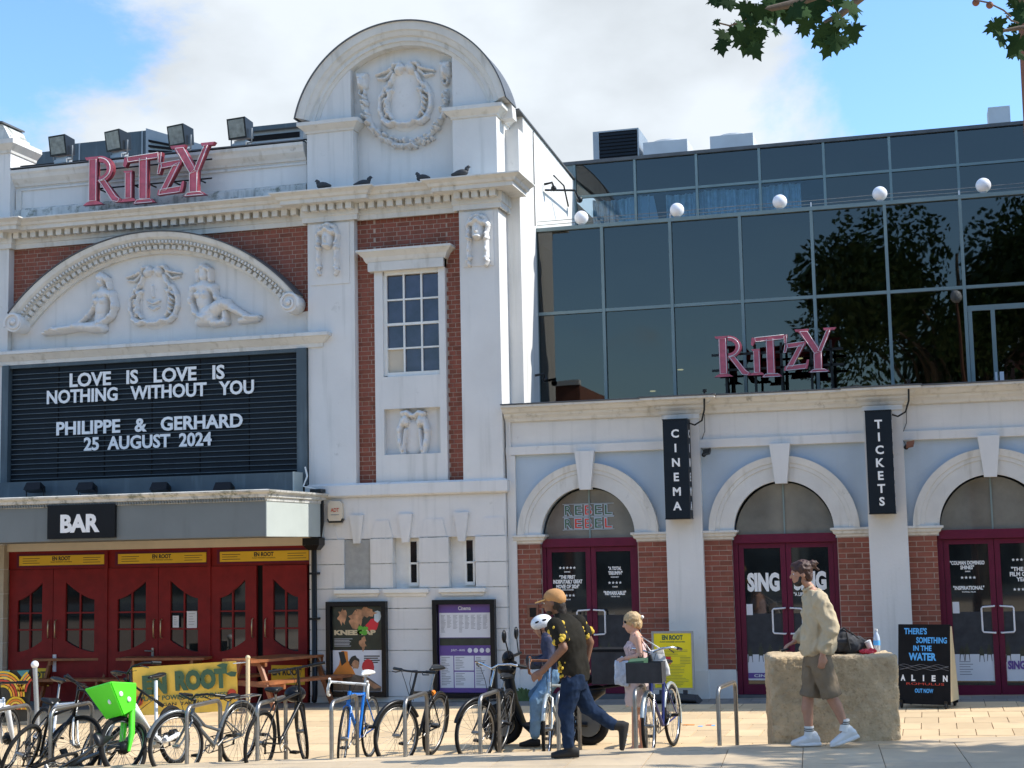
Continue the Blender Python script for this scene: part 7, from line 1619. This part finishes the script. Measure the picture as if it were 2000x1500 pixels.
# ---- picnic tables
def picnic(px_, py_, zg, rz, label, L_=1.5):
    p = PZ(px_, py_, zg); t = thing('picnic_table', label, 'picnic table', 'wooden picnic tables before the red doors', tuple(p), R(rz))
    for k in range(5): box('top_plank', 'wood', t, -L_/2, L_/2, -.36+k*.146, -.36+k*.146+.136, .71, .75)
    for s in (-1, 1):
        for k in range(2): box('seat_plank', 'wood', t, -L_/2, L_/2, s*.68-.13+k*.135, s*.68-.13+k*.135+.125, .41, .45)
        x = s*(L_/2-.25)
        for q in (-1, 1): m_ = MB(); m_.hexa([(x-.02, q*.62-.05, 0), (x+.02, q*.62-.05, 0), (x+.02, q*.62+.05, 0), (x-.02, q*.62+.05, 0)], [(x-.02, q*.22-.05, .71), (x+.02, q*.22-.05, .71), (x+.02, q*.22+.05, .71), (x-.02, q*.22+.05, .71)]); m_.build('leg', 'wood', t)
        box('cross_rail', 'wood', t, x+.021, x+.06, -.80, .80, .33, .41); box('batten', 'wood', t, x+.021, x+.06, -.35, .35, .64, .709)
    return t
picnic(165, 1372, -.15, 8, 'dark wooden picnic table behind the fallen bicycles')
picnic(545, 1378, -.09, 62, 'orange brown picnic table seen end-on behind the bicycle with the helmet', 1.6)
picnic(330, 1374, -.12, 4, 'wooden picnic table mostly hidden behind the yellow banner')
# weeds growing at the kerb
random.seed(21); m_ = MB()
for k in range(500):
    a = random.choice(((60, 15.45), (150, 15.42), (195, 15.4), (215, 15.45), (30, 15.45))); p = gp(a[0]+random.gauss(0, 12), a[1]+random.uniform(0, .12)); h = random.uniform(.05, .16); d = Vector((random.uniform(-.06, .06), random.uniform(-.06, .06), h)); s = Vector((random.uniform(-.008, .008), .003, 0))
    m_.add([p-s, p+s, p+d*.6+s*2, p+d, p+d*.6-s*2], [(0, 1, 2, 3, 4)])
o = m_.build('weeds', 'leaf_green', kind='stuff', recalc=False); tag(o, 'tufts of green weeds along the terrace edge under the fallen bicycles', 'weeds')
m_ = MB()
for k in range(120):
    p = Vector((-6.0+random.gauss(0, .10), -.18-random.uniform(0, .06), plaza_z(-6))); h = random.uniform(.05, .2); s = Vector((.012, 0, 0)); d = Vector((random.uniform(-.07, .07), 0, h)); m_.add([p-s, p+s, p+d+s, p+d-s], [(0, 1, 2, 3)])
o = m_.build('weeds', 'leaf_green', kind='stuff', recalc=False); tag(o, 'small green weed clump at the foot of the white wall corner', 'weeds')

# ================================================================== TREES
LEAF = [(0, -.12), (.10, -.45), (.30, -.42), (.28, -.30), (.62, -.30), (.50, -.12), (1.0, .05), (.70, .14), (.78, .32), (.45, .26), (.34, .36), (.48, .72), (.28, .66), (.16, .82), (0, 1.15), (-.16, .80), (-.30, .64), (-.50, .70), (-.34, .36), (-.46, .26), (-.80, .34), (-.70, .12), (-1.0, .02), (-.52, -.12), (-.62, -.32), (-.28, -.30), (-.30, -.44), (-.10, -.44)]
def leaf_mesh(k):
    rr = random.Random(k); vs7 = [(0, 0, 0)]+[(x*(1+rr.uniform(-.08, .08)), .12*abs(x)*rr.choice((1, 1.6))+.10*z*z*rr.uniform(-.5, 1.5), z) for x, z in LEAF]; n = len(LEAF)
    mb = MB().add(vs7, [(0, 1+i, 1+(i+1) % n) for i in range(n)], rr.random(), True); mb.tube([(0, 0, -.1), (0, .02, -.55)], .02, 4); return mb.mesh('leaf', 'leaf_dark')
lm = [leaf_mesh(k) for k in range(6)]
near = thing('plane_tree', 'plane tree with broad lobed leaves on branches hanging into the top right', 'tree', None, (4.6, -12.0, terrace_z(4.6)))
nb = near.location
def loc(v): return tuple(Vector(v)-nb)
m_ = MB(); m_.tube([(0, 0, -.2), (.05, .05, 2.2), (-.1, -.1, 4.6), (-.3, -.2, 7.5)], [.30, .24, .19, .12], 12); m_.build('trunk', 'bark', near)
zt = [((400, 60), 1), ((330, 40), 1), ((430, 60), 1), ((500, 50), 1.1), ((560, 60), 1), ((620, 50), 1.1), ((680, 70), 1.1), ((740, 30), 1), ((450, 110), 1), ((600, 95), .9), ((700, 140), 1), ((670, 165), .8), ((200, 210), 1), ((260, 175), 1), ((330, 180), 1.1), ((400, 200), .9), ((340, 250), 1.1), ((378, 290), .95), ((180, 268), .9), ((300, 230), 1), ((420, 190), .7), ((780, 185), 1), ((850, 165), 1.1), ((905, 130), .9), ((975, 175), 1), ((870, 240), 1.1), ((830, 275), 1), ((935, 235), .9), ((765, 235), .9), ((875, 90), .6), ((970, 35), 1.25), ((800, 8), 1), ((880, 8), .7), ((510, 172), .75), ((150, 130), .45), ((230, 12), .9), ((190, 0), .9), ((130, 0), .6), ((540, 10), 1.1), ((640, 0), 1.1), ((470, 5), 1.1), ((360, 90), .9), ((350, 130), .8), ((700, 20), 1.1), ((590, 30), 1.1), ((745, 90), .9), ((300, 150), .7),
      ((1830, 150), 1.15), ((1870, 225), 1.1), ((1965, 250), 1.2), ((1985, 80), 1.2), ((1975, 30), 1.0), ((1950, 310), .9), ((1930, 160), .6), ((2060, 200), 1.3), ((2040, 60), 1.2), ((1940, 0), .7)]
random.seed(8)
for (zx, zy), s in zt:
    dep = random.uniform(8.6, 9.3); p = PT(1350+zx/3.08, zy/3.08, dep)
    o = link('leaf', lm[random.randrange(6)], near); o.location = loc(p); o.scale = (s*.083,)*3
    o.rotation_euler = (random.uniform(-.5, .5), math.pi+random.uniform(-.75, .75), R(15)+random.uniform(-.6, .6))
# more leaves above and to the right, outside the picture, same boughs
vsn = []
for k in range(320):
    px_ = random.uniform(1350, 2900); py_ = -random.expovariate(1/130)-25; dep = random.uniform(8.2, 9.9)
    if px_ > 2080: py_ = random.gauss(-20, 160)
    p = PT(px_, py_, dep); o_ = MB(); M2 = Matrix.Translation(p) @ Matrix.Rotation(random.uniform(0, 6.28), 4, 'Z') @ Matrix.Rotation(random.uniform(2.2, 4.0), 4, 'Y') @ Matrix.Scale(.07, 4); vsn += [(M2, random.random())]
m_ = MB(); n = len(LEAF)
for M2, tt in vsn: m_.add([loc(M2 @ Vector((0, 0, 0)))]+[loc(M2 @ Vector((x, .12*abs(x), z))) for x, z in LEAF], [(0, 1+i, 1+(i+1) % n) for i in range(n)], tt)
m_.build('foliage', 'leaf_dark', near, kind='stuff', recalc=False)
br = MB(); tk = Vector((-.15, -.15, 5.2))
def bough(pts, r_): br.tube([tk]+[loc(PT(*q)) for q in pts], [r_*(1-i/(len(pts)+1)*.85) for i in range(len(pts)+1)], 7)
bough([(2350, -60, 9.2), (2000, -90, 9.1), (1700, -50, 9.0), (1560, 5, 8.9), (1490, 20, 8.9)], .06); bough([(2300, -150, 9.2), (1900, -140, 9.1), (1700, -20, 9), (1640, 30, 9), (1610, 45, 9)], .05)
bough([(2350, 20, 9.1), (2080, 50, 9.0), (1990, 55, 9.0), (1960, 60, 9.0)], .03); br.build('branch', 'bark', near)
tw = MB()
for pts in ([(1490, 20), (1465, 32), (1440, 45), (1425, 50), (1405, 45)], [(1560, 5), (1520, 25), (1515, 50)], [(1640, 30), (1625, 5), (1600, -10)], [(1975, 33), (1960, 20), (1930, 5), (1905, 0)], [(1990, 45), (1975, 40), (1965, 30)]): MB().tube([loc(PT(a, b, 8.95)) for a, b in pts], .0055, 5).build('twig', 'bark', near, recalc=False)
for px_, py_ in ((1906, 5), (1933, 10), (1975, -2)): MB().ball(loc(PT(px_, py_, 8.95)), .022, 12, 8).build('seed_ball', 'rust_brown', near, recalc=False)
def tree(label, loc_, H, rad, nleaf, seed, m='leaf_dark', ls=.16, group=None):
    rd_ = random.Random(seed); t = thing('plane_tree', label, 'tree', group, loc_)
    m_ = MB(); m_.tube([(0, 0, -.5), (.1, 0, H*.25), (-.05, .1, H*.5), (0, 0, H*.8)], [.32, .26, .19, .06], 10); m_.build('trunk', 'bark', t)
    cl = []
    for k in range(16):
        a = rd_.uniform(0, 6.28); r_ = rad*rd_.uniform(.35, .85); z = H*rd_.uniform(.45, .92); c = Vector((r_*math.cos(a), r_*math.sin(a), z)); cl.append((c, rad*rd_.uniform(.28, .46)))
        m_ = MB(); m_.tube([(0, 0, H*.35), c*.5+Vector((0, 0, H*.22)), c], [.09, .05, .02], 6); m_.build('limb', 'bark', t, recalc=False)
    m_ = MB()
    for k in range(nleaf):
        c, r_ = cl[rd_.randrange(16)]; d = Vector((rd_.gauss(0, 1), rd_.gauss(0, 1), rd_.gauss(0, .8))); d = d.normalized()*r_*rd_.random()**.4; p = c+d
        u = Vector((rd_.gauss(0, 1), rd_.gauss(0, 1), rd_.gauss(0, 1))).normalized(); v = u.orthogonal().normalized(); s = ls*rd_.uniform(.6, 1.3)
        m_.add([p-u*s, p-v*s*.7, p+u*s, p+v*s*.7], [(0, 1, 2, 3)], rd_.random())
    m_.build('crown', m, t, kind='stuff', recalc=False); return t
tree('tall plane tree right of the picture, its crown shading the terrace', (6.3, -7.75, terrace_z(6)), 8.5, 2.9, 6000, 1)
tree('plane tree behind the camera, mirrored in the dark glass storey', (1.6, -30, 0), 15.5, 5.2, 26000, 2, m='leaf_green', ls=.12)
tree('second plane tree behind the camera further right, mirrored in the glass', (9.5, -31, 0), 16, 5.5, 20000, 3, m='leaf_green', ls=.13)
# street behind the camera: buildings that the windows mirror
random.seed(31)
x = -62
k = 0
labs = ['pale', 'brick', 'cream', 'tall brick', 'low pale', 'wide brick', 'plain cream', 'corner pale', 'narrow brick', 'last cream']
while x < 40 and k < 10:
    wd = random.uniform(8, 13); H = random.uniform(8, 12); t = thing('street_building', labs[k]+' shop building across the street, seen only in reflections', 'building', 'buildings across the street', (x, -52, -.3))
    mm = ['facade_pale', 'facade_brick', 'cream'][k % 3]; box('wall', mm, t, 0, wd-.1, -8, 0, 0, H); box('roof_edge', 'stucco', t, -.05, wd-.05, -.3, .25, H, H+.4)
    nw = int(wd/2.2)
    for fl_ in range(1, int(H/3)):
        for i in range(nw): xx = .8+i*(wd-1.2)/nw; w2 = box('window', 'white_paint', t, xx, xx+1.2, .002, .08, fl_*3+.6, fl_*3+2.2); box('pane', 'dark_glass', w2, xx+.1, xx+1.1, .081, .09, fl_*3+.7, fl_*3+2.1)
    box('shopfront', 'room_dark', t, .4, wd-.5, .002, .1, .4, 2.6)
    x += wd; k += 1
# slim brown lamp column at the right edge
pq = PT(2003, 120, 11.5); t = thing('lamp_column', 'slim rust brown lamp column at the top right edge', 'lamp post', None, (pq.x, pq.y, terrace_z(pq.x)))
MB().tube([(0, 0, 0), (0, 0, 7.4)], [.075, .03], 10).build('column', 'rust_brown', t, recalc=False); MB().tube([(0, 0, 0), (0, 0, .8)], .10, 10).build('base', 'rust_brown', t); MB().ball((0, 0, 7.5), (.14, .14, .18)).build('lantern', 'lamp_globe', t)
